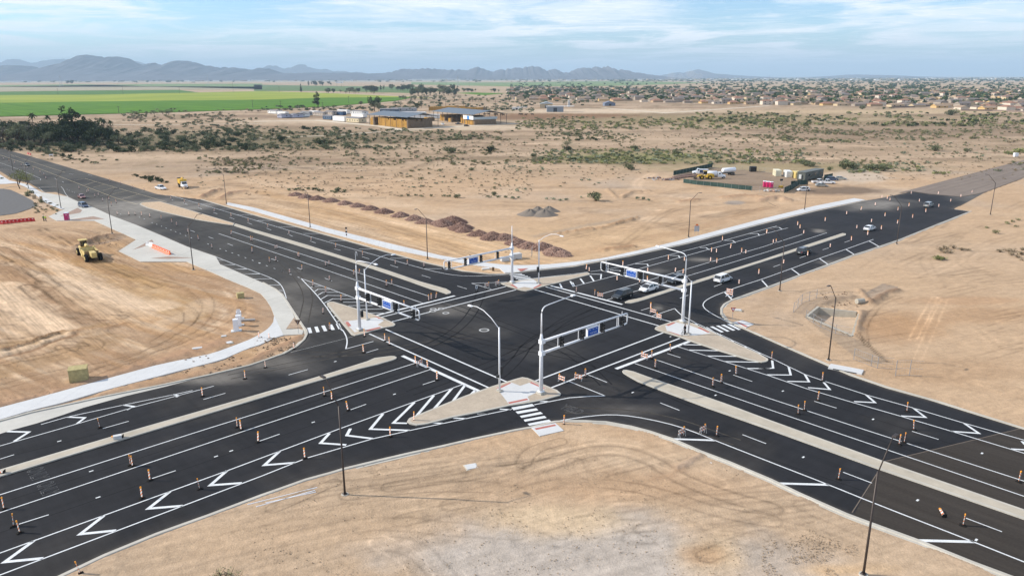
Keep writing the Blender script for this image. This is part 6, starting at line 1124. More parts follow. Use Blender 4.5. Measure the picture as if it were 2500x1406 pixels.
rows_ = [  # letter, points, direction, kind, description
    ('m', (38, 770, 1265, 362, 2300, 15), AZ_A, 1, 'on the lane line of the near left road'), ('m', (130, 935, 190, 995, 1430, 495), AZ_A, 1, 'in the middle lane of the near left road'), ('m', (1355, 665, 1905, 578), AZ_A, 1, 'on the hatched strip of the near left road'), ('m', (1245, 350,), AZ_A, 1, 'in the close pair on the near left road'),
    ('m', (765, 1385,), AZ_A, 1, 'by the kerb at the bottom left'), ('m', (2460, 130,), AZ_A, 1, 'by the short dash left of the tall near lamp'),
    ('n', (485, 285, 1300, 80), AZ_A, 1, 'on the slip lane line of the near left road'), ('j', (1045, 668), AZ_A, 1, 'by the dash below the left island'), ('j', (1055, 515), AZ_A, 1, 'at the foot of the left gantry pole'), ('j', (1250, 560, 1292, 595), AZ_A, 1, 'on the crossing line right of the left island'),
    ('j', (1540, 780, 1657, 820), AZ_A, 1, 'on the stop line of the near left road'), ('j', (1745, 930,), AZ_A, 1, 'below the near left stop line'), ('j', (672, 1080, 742, 1122), AZ_A, 1, 'under the arm of the tall near lamp'), ('j', (897, 1220,), AZ_A, 1, 'by the dash right of the tall near lamp'), ('j', (1525, 1320,), AZ_A, 1, 'leaning on the tip of the near island'),
    ('j', (110, 812), AZ_A, 0, 'on the near left road below the corner walk'), ('j', (382, 635,), AZ_A, 0, 'on the left corner kerb'), ('j', (660, 295,), AZ_B, 0, 'in the left slip lane before the crosswalk'), ('j', (725, 453,), AZ_B, 1, 'standing on the left crosswalk'), ('j', (833, 180, 685, 100, 565, 35), AZ_B, 1, 'in the hatched wedge ahead of the left island'),
    ('j', (48, 530, 145, 540), AZ_A, 0, 'on the white walk of the left corner'), ('j', (1435, 235,), AZ_B, 1, 'behind the left gantry arm'), ('j', (1668, 175, 1692, 165, 1733, 155), AZ_B, 1, 'clustered at the stop line before the median nose'), ('j', (1265, 35,), AZ_B, 1, 'on the inner lane line of the left road'),
    ('i', (952, 1385, 1932, 1085, 2338, 918), AZ_A, 1, 'in the outer lane left of the near median'), ('i', (2262, 1380, 2295, 1400), AZ_A, 1, 'on the pair of lane lines under the near median'),
    ('f', (132, 850, 335, 910, 547, 970, 780, 1040, 1038, 1115), AZ_B, 0, 'in the dashed lane beyond the long left median'), ('f', (1350, 1195, 1465, 1200, 1622, 1218), AZ_B, 0, 'near the far corner kerb'), ('f', (205, 1050, 222, 1048, 430, 1128, 420, 1120), AZ_B, 0, 'on the turn lane line beside the long left median'),
    ('f', (685, 1208, 718, 1198, 955, 1300, 1005, 1290, 1315, 1390), AZ_B, 0, 'on the inner line towards the median nose'), ('f', (150, 1175, 210, 1160, 342, 1280, 458, 1250, 723, 1348), AZ_B, 0, 'among the dots and dashes left of the long median'),
    ('e', (35, 195, 85, 215, 140, 235, 205, 255, 260, 280, 320, 300, 385, 325, 420, 345, 440, 380), AZ_B, 0, 'in the row coming down the far left road'), ('e', (755, 475, 830, 510, 845, 505, 905, 550, 940, 540, 980, 590, 1040, 580, 1110, 610, 1065, 635), AZ_B, 0, 'round the red car on the left road'),
    ('e', (1050, 405, 1150, 430, 1263, 465, 1375, 490), AZ_B, 0, 'along the far shoulder before the white pickup'), ('e', (1630, 575, 1760, 610, 1900, 650, 2045, 695, 2205, 745, 2370, 795), AZ_B, 0, 'in the lane beyond the sandy splitter island'),
    ('e', (1120, 720, 1230, 725, 1290, 725, 1350, 730, 1430, 742), AZ_A, 0, 'in the short row across the dusty side lane'), ('e', (1540, 765, 1640, 800, 1685, 825, 1790, 890, 1895, 960, 2022, 1040), AZ_B, 0, 'beside the row of short dots on the left road'), ('e', (2405, 1080, 2405, 975, 2395, 970, 2203, 915), AZ_B, 1, 'in the upper left lanes before the long median'),
    ('k', (652, 92, 828, 125), AZ_B, 0, 'on the far right stop line'), ('k', (1360, 250,), AZ_A, 0, 'next to the two barricades before the right island'), ('k', (1550, 665, 1372, 725, 1405, 815), AZ_B, 1, 'around the stop line of the right near road'), ('k', (740, 900,), AZ_B, 1, 'at the crossing line right of the near gantry'), ('k', (2178, 880, 2035, 955, 1955, 990), AZ_B, 1, 'in the upper lanes of the right near road'),
    ('k', (535, 1355,), AZ_B, 1, 'on the dirt behind the near crosswalk ramp'), ('o', (1990, 70,), AZ_B, 1, 'beside the barricades on the near slip lane'), ('l', (92, 735, 577, 940, 1383, 1230), AZ_B, 1, 'on the outer line of the right slip lane'), ('l', (535, 1125,), AZ_B, 1, 'at the dash with a red base'), ('l', (405, 1220, 345, 1255), AZ_B, 1, 'in the close pair on the right near road'),
    ('p', (1450, 15,), AZ_B, 1, 'at the dash near the paving seam'), ('p', (1310, 155, 1355, 135), AZ_B, 1, 'under the arm of the right near lamp'), ('p', (730, 485,), AZ_B, 1, 'by the dash below the broad median'), ('p', (1915, 925,), AZ_B, 1, 'by the bottom right dash'), ('p', (2450, 510,), AZ_B, 1, 'at the wet patch on the right edge'),
    ('g', (745, 1245, 775, 1265, 1095, 1210), AZ_A, 0, 'along the far kerb beyond the far island'), ('g', (1333, 1270, 1530, 1155, 1682, 1165, 1940, 1080, 1988, 1085, 2045, 970, 2120, 1045, 2228, 1085, 2268, 1095), AZ_A, 0, 'in the arrow-striped strip of the far right road'), ('g', (1040, 1350, 1253, 1370, 1330, 1360, 1595, 1270, 1668, 1290, 1930, 1170, 1990, 1185), AZ_A, 0, 'on the turn lane line behind the waiting cars'),
    ('g', (2465, 900,), AZ_A, 0, 'near the far end of the arrow strip'), ('g', (2390, 1290, 2202, 1385), AZ_A, 0, 'in the lane below the narrow right median'), ('h', (205, 1190, 435, 1115, 650, 1035, 852, 970, 1007, 918, 1137, 865), AZ_A, 0, 'in the lane of the dark off-roader'), ('h', (903, 855, 1043, 795, 1172, 740, 1295, 685, 1400, 645, 1500, 600), AZ_A, 0, 'in the middle row of the far right road'),
    ('h', (1290, 810, 1435, 755, 1562, 700, 1685, 650, 1798, 600, 1895, 555), AZ_A, 0, 'in the right row by the silver car'), ('h', (1680, 528, 2000, 515, 1423, 525), AZ_A, 0, 'at the very end of the new paving'), ('h', (1220, 590, 1193, 575, 1143, 565, 1080, 635, 942, 680, 807, 720, 602, 785), AZ_A, 0, 'curving along the far kerb near the yard'), ('h', (340, 825, 362, 855, 397, 905, 43, 905, 108, 995, 135, 995), AZ_A, 0, 'at the end of the right lane lines')]
for L, v, a, k, d in rows_:
    n = len(v) // 2
    for i in range(n):
        (px, py), = P(L, v[2 * i], v[2 * i + 1])
        put(MK if (k or rs.random() < .45) else MKP, px, py, a, (f'{nth(i)} orange and white striped marker ' if n > 1 else 'lone orange and white striped marker ') + d, GRPM, 1.0 if k else .95)
brs = [('j', 1580, 795, 'striped folding barricade standing on the near left stop line'), ('j', 2220, 50, 'toppled-looking barricade inside the far white triangle'), ('j', 2322, 30, 'barricade at the tip of the far island'), ('k', 880, 145, 'barricade on the far right stop line beside the black off-roader'), ('k', 1380, 300, 'left barricade of the two before the right island'), ('k', 1440, 350, 'right barricade of the two before the right island'),
       ('k', 1300, 730, 'barricade on the right near stop line'), ('k', 670, 935, 'barricade with amber lamp nearer the near gantry on the crossing line, right one'), ('k', 510, 950, 'barricade with amber lamp closest to the near gantry'), ('o', 1655, 75, 'left barricade on the near slip lane line'), ('o', 1855, 50, 'right barricade on the near slip lane line')]
for L, a, b, lab in brs: (px, py), = P(L, a, b); put(BR, px, py, {'k': AZ_A, 'o': AZ_B}.get(L, AZ_B) + .2, lab, 'folding striped barricades')
bb = big_barricade(); (px, py), = P('k', 2112, 132); bb.location = G(px, py); bb.rotation_euler = (0, 0, AZ_A + .2); bb['label'] = 'tall three-rail striped barricade on the right slip lane entry'; bb['group'] = 'folding striped barricades'
# small white sign on a stand
def simple_sign(px, py, h, lab, shape, ang, mats, legs=1, w=.6, back=None):
    t = thing('sign', G(px, py), ang, lab, 'sign')
    for s in ((0,) if legs == 1 else (-w * .4, w * .4)): m_ = MB(); m_.box((.04, s, h * .5), (.05, .05, h)); m_.build('post', M_STEEL, t)
    shape(t); return t
def yield_face(t, h=2.1, s=.46, back=False):
    def tri(s_, x, z): return [(x, -s_, z + s_ * .58), (x, s_, z + s_ * .58), (x, 0, z - s_ * 1.15)]
    m_ = MB(); a = tri(s, -.02, h); b = tri(s, .02, h); m_.face(a); m_.face(b[::-1]); [m_.face([a[i], b[i], b[(i + 1) % 3], a[(i + 1) % 3]]) for i in range(3)]; m_.build('sign_plate', mat('yield_back', (.16, .10, .07), .6) if back else mat('yield_red', (.45, .02, .03), .4), t)
    if not back: m_ = MB(); m_.face(tri(s * .52, -.028, h)); m_.build('sign_face', M_WHITE, t)
simple_sign(*P('W', 1225, 1020)[0], 2.2, 'brown back of a yield sign on the left corner', lambda t: yield_face(t, back=True, s=.55), R(-85), None)
simple_sign(*P('E', 1780, 645)[0], 2.0, 'red and white yield sign on the right corner dirt', lambda t: yield_face(t), R(90), None)
def panelsign(t):
    for s in (-.35, .35): m_ = MB(); m_.box((0, s, 1.7), (.04, .62, 1.5)); m_.build('sign_plate', mat('sign_back', (.42, .43, .45), .5, metal=.4), t)
    m_ = MB(); m_.face([(-.03, -.5, 2.5), (-.03, .5, 2.5), (-.03, .1, 3.0), (-.03, -.1, 3.0)]); m_.face([(.03, -.5, 2.5), (.03, .5, 2.5), (.03, .1, 3.0), (.03, -.1, 3.0)][::-1]); m_.build('flag', mat('orange_cloth', (.75, .16, .03), .7), t)
simple_sign(*P('g', 1798, 912)[0], 2.5, 'grey-backed roadside sign with orange flags by the far lamp', panelsign, R(90), None, 2, 1.2)
def postsign(t):
    for z in (2.75, 1.75, 1.0): m_ = MB(); m_.box((-.06, 0, z), (.12, .5 if z > 1.2 else .3, .42)); m_.build('sign_plate', M_BLACK if z > 1.2 else mat('dull_brown', (.12, .07, .05), .7), t)
    m_ = MB(); m_.box((-.03, .0, 2.25), (.06, .2, .4)); m_.build('sign_face', M_WHITE, t)
simple_sign(*P('f', 885, 945)[0], 3.3, 'white post carrying two small black boxes beside the far walk', postsign, R(80), None)
def smallwhite(t): m_ = MB(); m_.box((-.02, 0, .95), (.03, .42, .6)); m_.build('sign_plate', M_WHITE, t); m_ = MB(); m_.box((-.04, 0, .95), (.01, .22, .3)); m_.build('sign_face', M_BLACK, t); m_ = MB(); m_.box((0, 0, .05), (.5, .5, .1)); m_.build('base', M_RUBBER, t)
simple_sign(*P('j', 2122, 86)[0], 1.2, 'small white sign on a rubber base near the far crossing', smallwhite, R(90), None)
def brownsign(t): m_ = MB(); m_.box((-.02, 0, 2.3), (.04, 1.0, 1.0), rx=R(45)); m_.build('sign_plate', mat('tan_sign', (.45, .30, .16), .7), t)
simple_sign(*P('Z', 1015, 740)[0], 2.2, 'tan diamond sign in front of the truck with yellow box', brownsign, R(60), None)
# knocked-down markers lying about
for (L, a, b, az, lab) in (('m', 45, 415, AZ_A, 'striped marker lying flat on the near left median at the edge'), ('m', 1175, 78, AZ_A, 'striped marker lying on the near left median beside a white block'), ('p', 1740, 840, AZ_B - .3, 'knocked over marker with amber lamp on the bottom right lane')):
    o = dup(MK, G(*P(L, a, b)[0], .22 if L == 'm' else .12), None, lab, GRPM); o.rotation_euler = (0, R(84), az + math.pi * .8)
m_ = MB(); m_.box((0, 0, .2), (.9, .55, .4)); o = m_.build('block', M_WALK); o.location = G(*P('m', 1122, 92)[0], .15); o.rotation_euler = (0, 0, .5); tag(o, 'white block left on the near left median', 'block')

# ------------------------------------------------------------------ cars
def paint(name, c, metal=.0): return mat('paint_' + name, c, .35, metal, coat=.6)
def loft(mb, st, mi=0):
    """st: (x, half width low, half width belt, z low, z belt, z top) cross-sections"""
    rings = []
    for (x, wl, wb, z0, z1, z2) in st: rings.append([(x, -wl * .9, z0), (x, -wl, z0 + .12), (x, -wb, z1), (x, -wb * .86, z2), (x, wb * .86, z2), (x, wb, z1), (x, wl, z0 + .12), (x, wl * .9, z0)])
    n = 8; vs = [v for r in rings for v in r]; fs = [(i * n + q, (i + 1) * n + q, (i + 1) * n + (q + 1) % n, i * n + (q + 1) % n) for i in range(len(st) - 1) for q in range(n)]
    fs += [tuple(range(n)), tuple((len(st) - 1) * n + q for q in range(n))[::-1]]; mb.add(vs, fs, mi)
CARDEF = {  # length, body stations, cabin (x0 base front, x1 top front, x2 top rear, x3 base rear, z belt, z roof)
    'suv': (4.8, .92, .98, (1.25, .55, -1.95, -2.3), .98, 1.70), 'sedan': (4.8, .90, .90, (1.15, .35, -1.25, -2.0), .92, 1.42), 'fastback': (4.7, .90, .92, (1.35, .3, -1.2, -2.25), .94, 1.5), 'pickup': (5.8, .98, 1.08, (1.15, .55, -.75, -1.0), 1.10, 1.88), 'van': (5.6, .98, 1.1, (1.9, 1.3, -2.6, -2.75), 1.15, 2.2)}
def car(kind, pm, px, py, ang, lab, toward=1):
    Ln, hw, _, (x0, x1, x2, x3), zb, zr_ = CARDEF[kind]; h = Ln / 2; t = thing('car' if kind != 'pickup' else 'pickup', G(px, py), ang, lab, 'car' if kind != 'pickup' else 'pickup truck', 'cars and trucks on the roads and in the yard')
    b = MB(); hz_ = zb - (.12 if kind != 'pickup' else .05)
    loft(b, [(-h, hw * .86, hw * .88, .42, zb - .25, zb - .08), (-h + .12, hw * .95, hw * .96, .30, zb - .12, zb), (-h + .5, hw, hw, .26, zb - .08, zb + .03), (x3 + .2, hw, hw, .24, zb - .06, zb + .03), (x0 - .1, hw, hw, .24, zb - .08, zb), (x0 + .5, hw, hw * .97, .24, hz_ - .12, hz_ - .02), (h - .45, hw * .97, hw * .93, .26, hz_ - .24, hz_ - .13), (h - .1, hw * .88, hw * .84, .32, hz_ - .36, hz_ - .24), (h, hw * .74, hw * .72, .42, hz_ - .42, hz_ - .34)])
    b.build('body', pm, t, False)
    g_ = MB(); w0, w1 = hw * .93, hw * .76
    g_.add([(x0, -w0, zb - .02), (x0, w0, zb - .02), (x1, w1, zr_ - .05), (x1, -w1, zr_ - .05), (x2, -w1, zr_ - .06), (x2, w1, zr_ - .06), (x3, w0, zb), (x3, -w0, zb)], [(0, 1, 2, 3), (4, 5, 6, 7), (0, 3, 4, 7), (1, 6, 5, 2)]); g_.build('window', M_GLASS, t)
    r_2 = MB(); r_2.add([(x1 + .08, -w1, zr_ - .07), (x1 + .08, w1, zr_ - .07), (x2 - .08, w1, zr_ - .08), (x2 - .08, -w1, zr_ - .08), (x1 - .1, -w1 * .88, zr_), (x1 - .1, w1 * .88, zr_), (x2 + .1, w1 * .88, zr_ - .02), (x2 + .1, -w1 * .88, zr_ - .02)], [(0, 1, 5, 4), (1, 2, 6, 5), (2, 3, 7, 6), (3, 0, 4, 7), (4, 5, 6, 7)])
    for s in (-1, 1):
        for (xa, xb_) in ((x0, x1), (x3, x2)): r_2.tube([(xa, s * w0, zb), (xb_, s * w1, zr_ - .06)], .045, 4)
        xm = (x1 + x2) / 2 - .05; r_2.tube([(xm, s * (w0 + .01), zb), (xm, s * (w1 + .01), zr_ - .06)], .04, 4)
    r_2.build('roof', pm, t)
    if kind == 'pickup': m_ = MB(); m_.box(((x3 - h) / 2 - .02, 0, zb + .035), (h + x3 - .3, hw * 1.65, .02)); m_.build('bed', M_RUBBER, t)
    if kind == 'fastback': m_ = MB(); m_.box(((x1 + x2) / 2 + .1, 0, zr_ + .004), (1.1, w1 * 1.2, .01)); m_.build('sunroof', M_GLASS, t)
    wr = .36 if kind not in ('pickup', 'van') else .40
    for sx in (h - .92, -h + .95):
        for s in (-1, 1):
            m_ = MB(); m_.wheel((sx, s * (hw - .10), wr), wr, .24); o = m_.build('wheel', M_RUBBER, t); m_ = MB(); m_.wheel((sx, s * (hw + .03), wr), wr * .6, .03, n=10); m_.build('rim', M_CHROME, o)
    for s in (-1, 1):
        m_ = MB(); m_.box((h - .16, s * hw * .62, hz_ - .36), (.2, .38, .13), rz=s * -.3); m_.build('headlight', M_LENS, t); m_ = MB(); m_.box((-h + .06, s * hw * .7, zb - .2), (.12, .36, .2)); m_.build('taillight', M_RED, t)
        m_ = MB(); m_.box((x0 - .15, s * (hw + .1), zb + .05), (.14, .2, .13)); m_.build('mirror', pm, t)
    m_ = MB(); m_.box((h + .0, 0, .45), (.04, .5, .12)); m_.build('bumper', M_BLACK, t); m_ = MB(); m_.box((-h - .01, 0, zb - .35), (.02, .45, .14)); m_.build('number_plate', M_LENS, t); return t
pW, pBk, pGr, pSi, pRd, pBl = paint('white', (.78, .79, .80)), paint('black', (.012, .016, .018)), paint('graphite', (.05, .055, .06)), paint('silver', (.42, .43, .40), .4), paint('maroon', (.20, .06, .055)), paint('blue', (.04, .07, .14))
TOW, AWY = AZ_A + math.pi, AZ_A
car('suv', pBk, 1519, 727, TOW, 'black off-roader waiting first at the far right stop line'); car('fastback', pW, 1583, 710, TOW, 'white hatchback with glass roof waiting behind the black off-roader'); car('suv', pBk, 1650, 689, TOW, 'dark off-roader hidden behind the right gantry arm')
car('suv', pW, 1765, 687, AWY, 'white off-roader driving away beyond the right gantry'); car('suv', pGr, 1962, 619, AWY, 'dark grey off-roader driving away beside the narrow median'); car('sedan', pW, 2123, 562, AWY, 'white saloon on the far right road between markers'); car('suv', pSi, 2267, 505, AWY, 'silver estate car farthest out at the end of the paving')
car('sedan', pRd, 200, 484, AZ_B, 'maroon saloon on the left road among markers'); car('suv', pBl, 204, 506, AZ_B + .1, 'dark blue-grey hatchback at the drive apron edge'); car('sedan', pGr, 66, 405, AZ_B, 'grey car farthest up the left road'); car('pickup', pW, 393, 463, AZ_B + .15, 'white pickup parked on dirt beside the green hedge')
car('suv', pW, 1960, 467, .05 + math.pi, 'large white off-roader with a person at its rear by the yard gate'); car('sedan', pSi, 2006, 456, -.15, 'silver-white van-like saloon nearest in the yard parking row'); car('pickup', pW, 2000, 448, -.1, 'white pickup second in the yard parking row'); car('pickup', pW, 2020, 449, -.25, 'white pickup third in the yard parking row'); car('suv', pBl, 2032, 441, -.25, 'dark blue car fourth in the yard parking row'); car('sedan', pSi, 2052, 439, -.3, 'grey-blue saloon last in the yard parking row')
car('pickup', pW, *P('N', 1412, 510)[0], -1.2, 'white truck with crane frame parked between the hay barns'); car('pickup', pGr, *P('N', 1715, 505)[0], .2, 'dark and grey pickup by the second hay barn'); car('suv', pBk, *P('N', 1870, 540)[0], .1, 'black car before the second hay barn')

# ------------------------------------------------------------------ heavy machines
def truck_cab(t, x, m, s=1.0):
    b = MB(); loft(b, [(x - 1.0, 1.1, 1.1, .7, 1.6, 2.6), (x + .3, 1.1, 1.1, .7, 1.6, 2.75), (x + .95, 1.08, 1.0, .7, 1.55, 1.75), (x + 2.2, .95, .85, .7, 1.3, 1.5), (x + 2.4, .8, .75, .7, 1.2, 1.35)]); b.build('cab', m, t)
    g_ = MB(); g_.add([(x + .42, -.85, 2.6), (x + .42, .85, 2.6), (x + .98, .9, 1.8), (x + .98, -.9, 1.8)], [(0, 1, 2, 3)]); g_.box((x - .2, 0, 2.15), (.75, 2.12, .6)); g_.build('window', M_GLASS, t)
    for s_ in (-1, 1): m_ = MB(); m_.box((x + 2.38, s_ * .7, 1.1), (.1, .3, .2)); m_.build('headlight', M_LENS, t)
    m_ = MB(); m_.box((x + 2.42, 0, 1.05), (.06, .8, .5)); m_.build('grille', M_CHROME, t)
def wheels(t, xs, y_, r, w, rim=None):
    for x_ in xs:
        for s_ in (-1, 1): m_ = MB(); m_.wheel((x_, s_ * y_, r), r, w); o = m_.build('wheel', M_RUBBER, t); m_ = MB(); m_.wheel((x_, s_ * (y_ + w * .48), r), r * .5, w * .1, n=10); m_.build('rim', rim or M_CHROME, o)
t = thing('tool_truck', G(448, 459), AZ_B - .15, 'white-cabbed truck with tall yellow equipment box on the far dirt', 'truck'); truck_cab(t, 1.8, pW); wheels(t, (3.2, -2.0, -3.3), 1.0, .5, .4)
m_ = MB(); m_.box((-1.3, 0, .85), (7.4, 1.1, .3)); m_.build('chassis', M_BLACK, t); m_ = MB(); m_.box((-1.4, 0, 2.5), (4.2, 2.5, 1.6)); m_.build('equipment_box', M_YEL, t); m_ = MB(); m_.box((-4.2, 0, 2.3), (1.2, 2.2, 2.6)); m_.build('rear_engine', mat('dark_brown_steel', (.06, .04, .03), .6), t)
m_ = MB(); m_.tube([(-3.0, 0, 3.3), (-1.5, .2, 3.9), (.3, 0, 3.4)], .22, 8); m_.build('boom', M_YEL, t); m_ = MB(); m_.box((-.4, 0, 1.45), (.8, 2.4, .7)); m_.build('tank', M_BLACK, t)
g = G(1722, 438); t = thing('wheel_loader', g, R(175), 'yellow wheel loader parked inside the fenced yard', 'wheel loader'); wheels(t, (1.6, -1.7), 1.05, .85, .6, M_YEL)
m_ = MB(); loft(m_, [(-3.4, 1.0, 1.0, .9, 1.8, 2.1), (-2.6, 1.1, 1.1, .8, 2.0, 2.4), (-.6, 1.1, 1.1, .8, 2.0, 2.45), (-.3, .8, .8, .8, 1.6, 1.8), (2.2, .6, .6, .9, 1.5, 1.7)]); m_.build('body', M_YEL, t)
m_ = MB(); m_.box((.2, 0, 2.75), (1.4, 1.4, 1.3)); m_.build('cab', M_GLASS, t); m_ = MB(); m_.box((.2, 0, 3.45), (1.7, 1.7, .14)); m_.build('roof', M_YEL, t)
for s_ in (-1, 1): m_ = MB(); m_.tube([(1.5, s_ * .6, 1.7), (2.8, s_ * .6, 1.6), (3.8, s_ * .6, .7)], .2, 6); m_.build('lift_arm', M_YEL, t)
m_ = MB(); m_.add([(3.6, -1.4, .1), (3.6, 1.4, .1), (3.7, 1.4, 1.3), (3.7, -1.4, 1.3), (4.9, -1.4, .1), (4.9, 1.4, .1)], [(0, 1, 2, 3), (0, 4, 5, 1), (0, 3, 4), (1, 5, 2)]); m_.build('bucket', mat('worn_steel', (.16, .13, .11), .6, .3), t)
t = thing('tanker_truck', G(1752, 436), R(-5), 'white tanker truck right of the yellow loader', 'truck'); truck_cab(t, .8, pW); wheels(t, (2.3, -3.2, -4.6), 1.0, .5, .4)
m_ = MB(); m_.tube([(-5.6, 1.0, 2.0), (-5.4, 1.0, 2.0), (-.6, 1.0, 2.0), (-.4, 1.0, 2.0)], [.9, 1.15, 1.15, .9], 16); m_ = MB(); m_.tube([(-5.6, 0, 2.1), (-5.4, 0, 2.1), (-.6, 0, 2.1), (-.4, 0, 2.1)], [.8, 1.05, 1.05, .8], 18); m_.build('tank', M_WHITE, t, True); m_ = MB(); m_.box((-1.6, 0, .8), (7.6, 1.0, .3)); m_.build('chassis', M_BLACK, t)
t = thing('tanker_truck', G(1772, 428), R(200), 'second white tank trailer behind the tanker truck', 'truck'); m_ = MB(); m_.tube([(-4.6, 0, 2.3), (-4.3, 0, 2.3), (1.6, 0, 2.1), (1.9, 0, 2.1)], [.8, 1.0, 1.0, .8], 18); m_.build('tank', M_WHITE, t, True); wheels(t, (-3.4, -2.2, 2.8), 1.0, .5, .4); m_ = MB(); m_.box((0, 0, .95), (8, 1, .3)); m_.build('chassis', M_BLACK, t)
t = thing('work_truck', G(1708, 427), R(170), 'white and blue service truck behind the loader', 'truck'); truck_cab(t, .8, pW); wheels(t, (2.2, -2.2), 1.0, .5, .4); m_ = MB(); m_.box((-1.8, 0, 1.6), (3.8, 2.3, 1.3)); m_.build('service_body', pBl, t); m_ = MB(); m_.box((-1.8, 0, 2.35), (3.4, 2.0, .2)); m_.build('rack', M_WHITE, t)
# scraper
t = thing('motor_scraper', G(219, 630), math.atan2((G(199, 613) - G(238, 643)).y, (G(199, 613) - G(238, 643)).x), 'dusty yellow motor scraper grading the left dirt lot', 'scraper'); M_YD = mat('dusty_yellow', (.55, .42, .16), .7, ns=2, na=.2); wheels(t, (4.6,), 1.35, .95, .75, M_YD); wheels(t, (-4.4,), 1.45, .95, .75, M_YD)
m_ = MB(); loft(m_, [(3.4, 1.0, 1.0, .9, 1.8, 2.3), (5.0, 1.1, 1.1, .8, 1.8, 2.4), (6.8, .9, .9, .9, 1.6, 2.0)]); m_.build('tractor', M_YD, t); m_ = MB(); m_.box((4.2, .2, 3.0), (1.5, 1.4, 1.4)); m_.build('cab', M_GLASS, t); m_ = MB(); m_.box((4.2, .2, 3.78), (1.9, 1.8, .16)); m_.build('roof', M_YD, t)
m_ = MB(); m_.tube([(3.4, 0, 2.0), (2.2, 0, 2.9), (.9, 0, 2.7)], .35, 8); m_.build('gooseneck', M_YD, t)
for s_ in (-1, 1): m_ = MB(); m_.tube([(1.4, s_ * 1.5, 2.5), (.4, s_ * 1.6, 1.8), (-1.4, s_ * 1.6, 1.0)], .2, 6); m_.build('draft_arm', M_YD, t); m_ = MB(); m_.box((-1.0, s_ * 1.45, 1.4), (4.2, .15, 1.7)); m_.build('bowl_side', M_YD, t)
m_ = MB(); m_.box((-1.0, 0, .7), (4.2, 2.8, .2)); m_.box((-3.0, 0, 1.4), (.2, 2.8, 1.6)); m_.build('bowl', mat('inner_steel', (.22, .14, .07), .7), t); m_ = MB(); m_.box((.9, 0, 1.9), (.5, 2.8, 1.1), ry=.4); m_.build('apron_gate', M_YD, t); m_ = MB(); m_.box((-4.5, 0, 1.7), (2.6, 1.1, 1.2)); m_.build('rear_engine', M_YD, t)
# portable toilets
M_PINK = mat('pink_plastic', (.62, .03, .16), .4); M_MAG = mat('magenta_plastic', (.42, .015, .13), .4)
def toilet(px, py, ang, lab, m):
    t = thing('portable_toilet', G(px, py), ang, lab, 'portable toilet', 'portable toilets'); m_ = MB(); m_.box((0, 0, 1.15), (1.15, 1.15, 2.1)); m_.build('wall', m, t); m_ = MB(); m_.box((0, 0, 2.28), (1.2, 1.2, .22), taper=.82); m_.build('roof', M_WHITE, t)
    m_ = MB(); m_.box((.0, -.585, 1.1), (.8, .03, 1.85)); o = m_.build('door', m, t); m_ = MB(); m_.box((.15, -.605, 1.7), (.3, .02, .12)); m_.build('door_label', M_WHITE, o); m_ = MB(); m_.box((0, 0, .06), (1.25, 1.25, .12)); m_.build('skid', M_BLACK, t)
toilet(164, 538, .15, 'magenta portable toilet alone on the drive apron', M_MAG)
for i, w_ in enumerate(('left', 'middle', 'right')): toilet(1866.5 + i * 8.2, 457 + i * 1.0, -.1, f'{w_} one of the three pink portable toilets in the yard', M_PINK)
# containers and trailer
def container(px, py, ang, m, lab, L_=6.1):
    t = thing('shipping_container', G(px, py), ang, lab, 'container', 'shipping containers in the yard'); m_ = MB()
    m_.box((0, 0, 1.32), (2.4, L_, 2.55)); m_.build('wall', m, t)
    for s_ in (-1, 1):
        m_ = MB()
        for q in range(14): m_.box((s_ * 1.215, -L_ / 2 + .4 + q * (L_ - .8) / 13, 1.32), (.04, .16, 2.3))
        m_.build('corrugation', m, t)
    for s_ in (-.58, .58): m_ = MB(); m_.box((s_, -L_ / 2 - .03, 1.3), (1.1, .05, 2.35)); o = m_.build('door', m, t); m_ = MB(); m_.tube([(s_, -L_ / 2 - .08, .3), (s_, -L_ / 2 - .08, 2.4)], .03, 5); m_.build('lock_rod', M_STEEL, o)
container(*P('X', 285, 385)[0], -.12, mat('cream_paint', (.66, .62, .46), .6), 'cream shipping container leftmost of the yard row'); container(*P('X', 490, 405)[0], -.12, mat('white_container', (.68, .68, .66), .6), 'white shipping container middle of the yard row'); container(*P('X', 660, 425)[0], -.12, mat('yellow_container', (.66, .52, .20), .6), 'yellow shipping container against the green trailer')
_qa, _qb, _qc = G(*P('X', 640, 488)[0]), G(*P('X', 815, 500)[0]), G(*P('X', 1165, 425)[0]); _qd = _qc - _qb; TL = _qd.length
t = thing('office_trailer', (_qb + _qc) / 2 + Vector((-_qd.y, _qd.x, 0)).normalized() * 1.7, math.atan2(_qd.y, _qd.x), 'long dark green office trailer with outside air unit', 'trailer'); M_OLV = mat('office_green', (.075, .085, .075), .6)
m_ = MB(); m_.box((0, 0, 2.1), (TL, 3.4, 3.2)); m_.build('wall', M_OLV, t); m_ = MB(); m_.box((0, 0, 3.75), (TL + .3, 3.7, .14)); m_.build('roof', mat('office_roof', (.12, .13, .12), .7), t); m_ = MB(); m_.box((-TL / 2 - .25, .2, 1.9), (.5, 1.0, 1.7)); m_.build('air_unit', mat('air_unit', (.5, .52, .52), .6), t); m_ = MB(); m_.box((0, 0, .3), (TL - .6, 3.0, .5)); m_.build('skirting', M_BLACK, t)
for x_ in (-5, 1, 6): m_ = MB(); m_.box((x_, -1.72, 2.3), (1.1, .06, .9)); m_.build('window', M_GLASS, t)
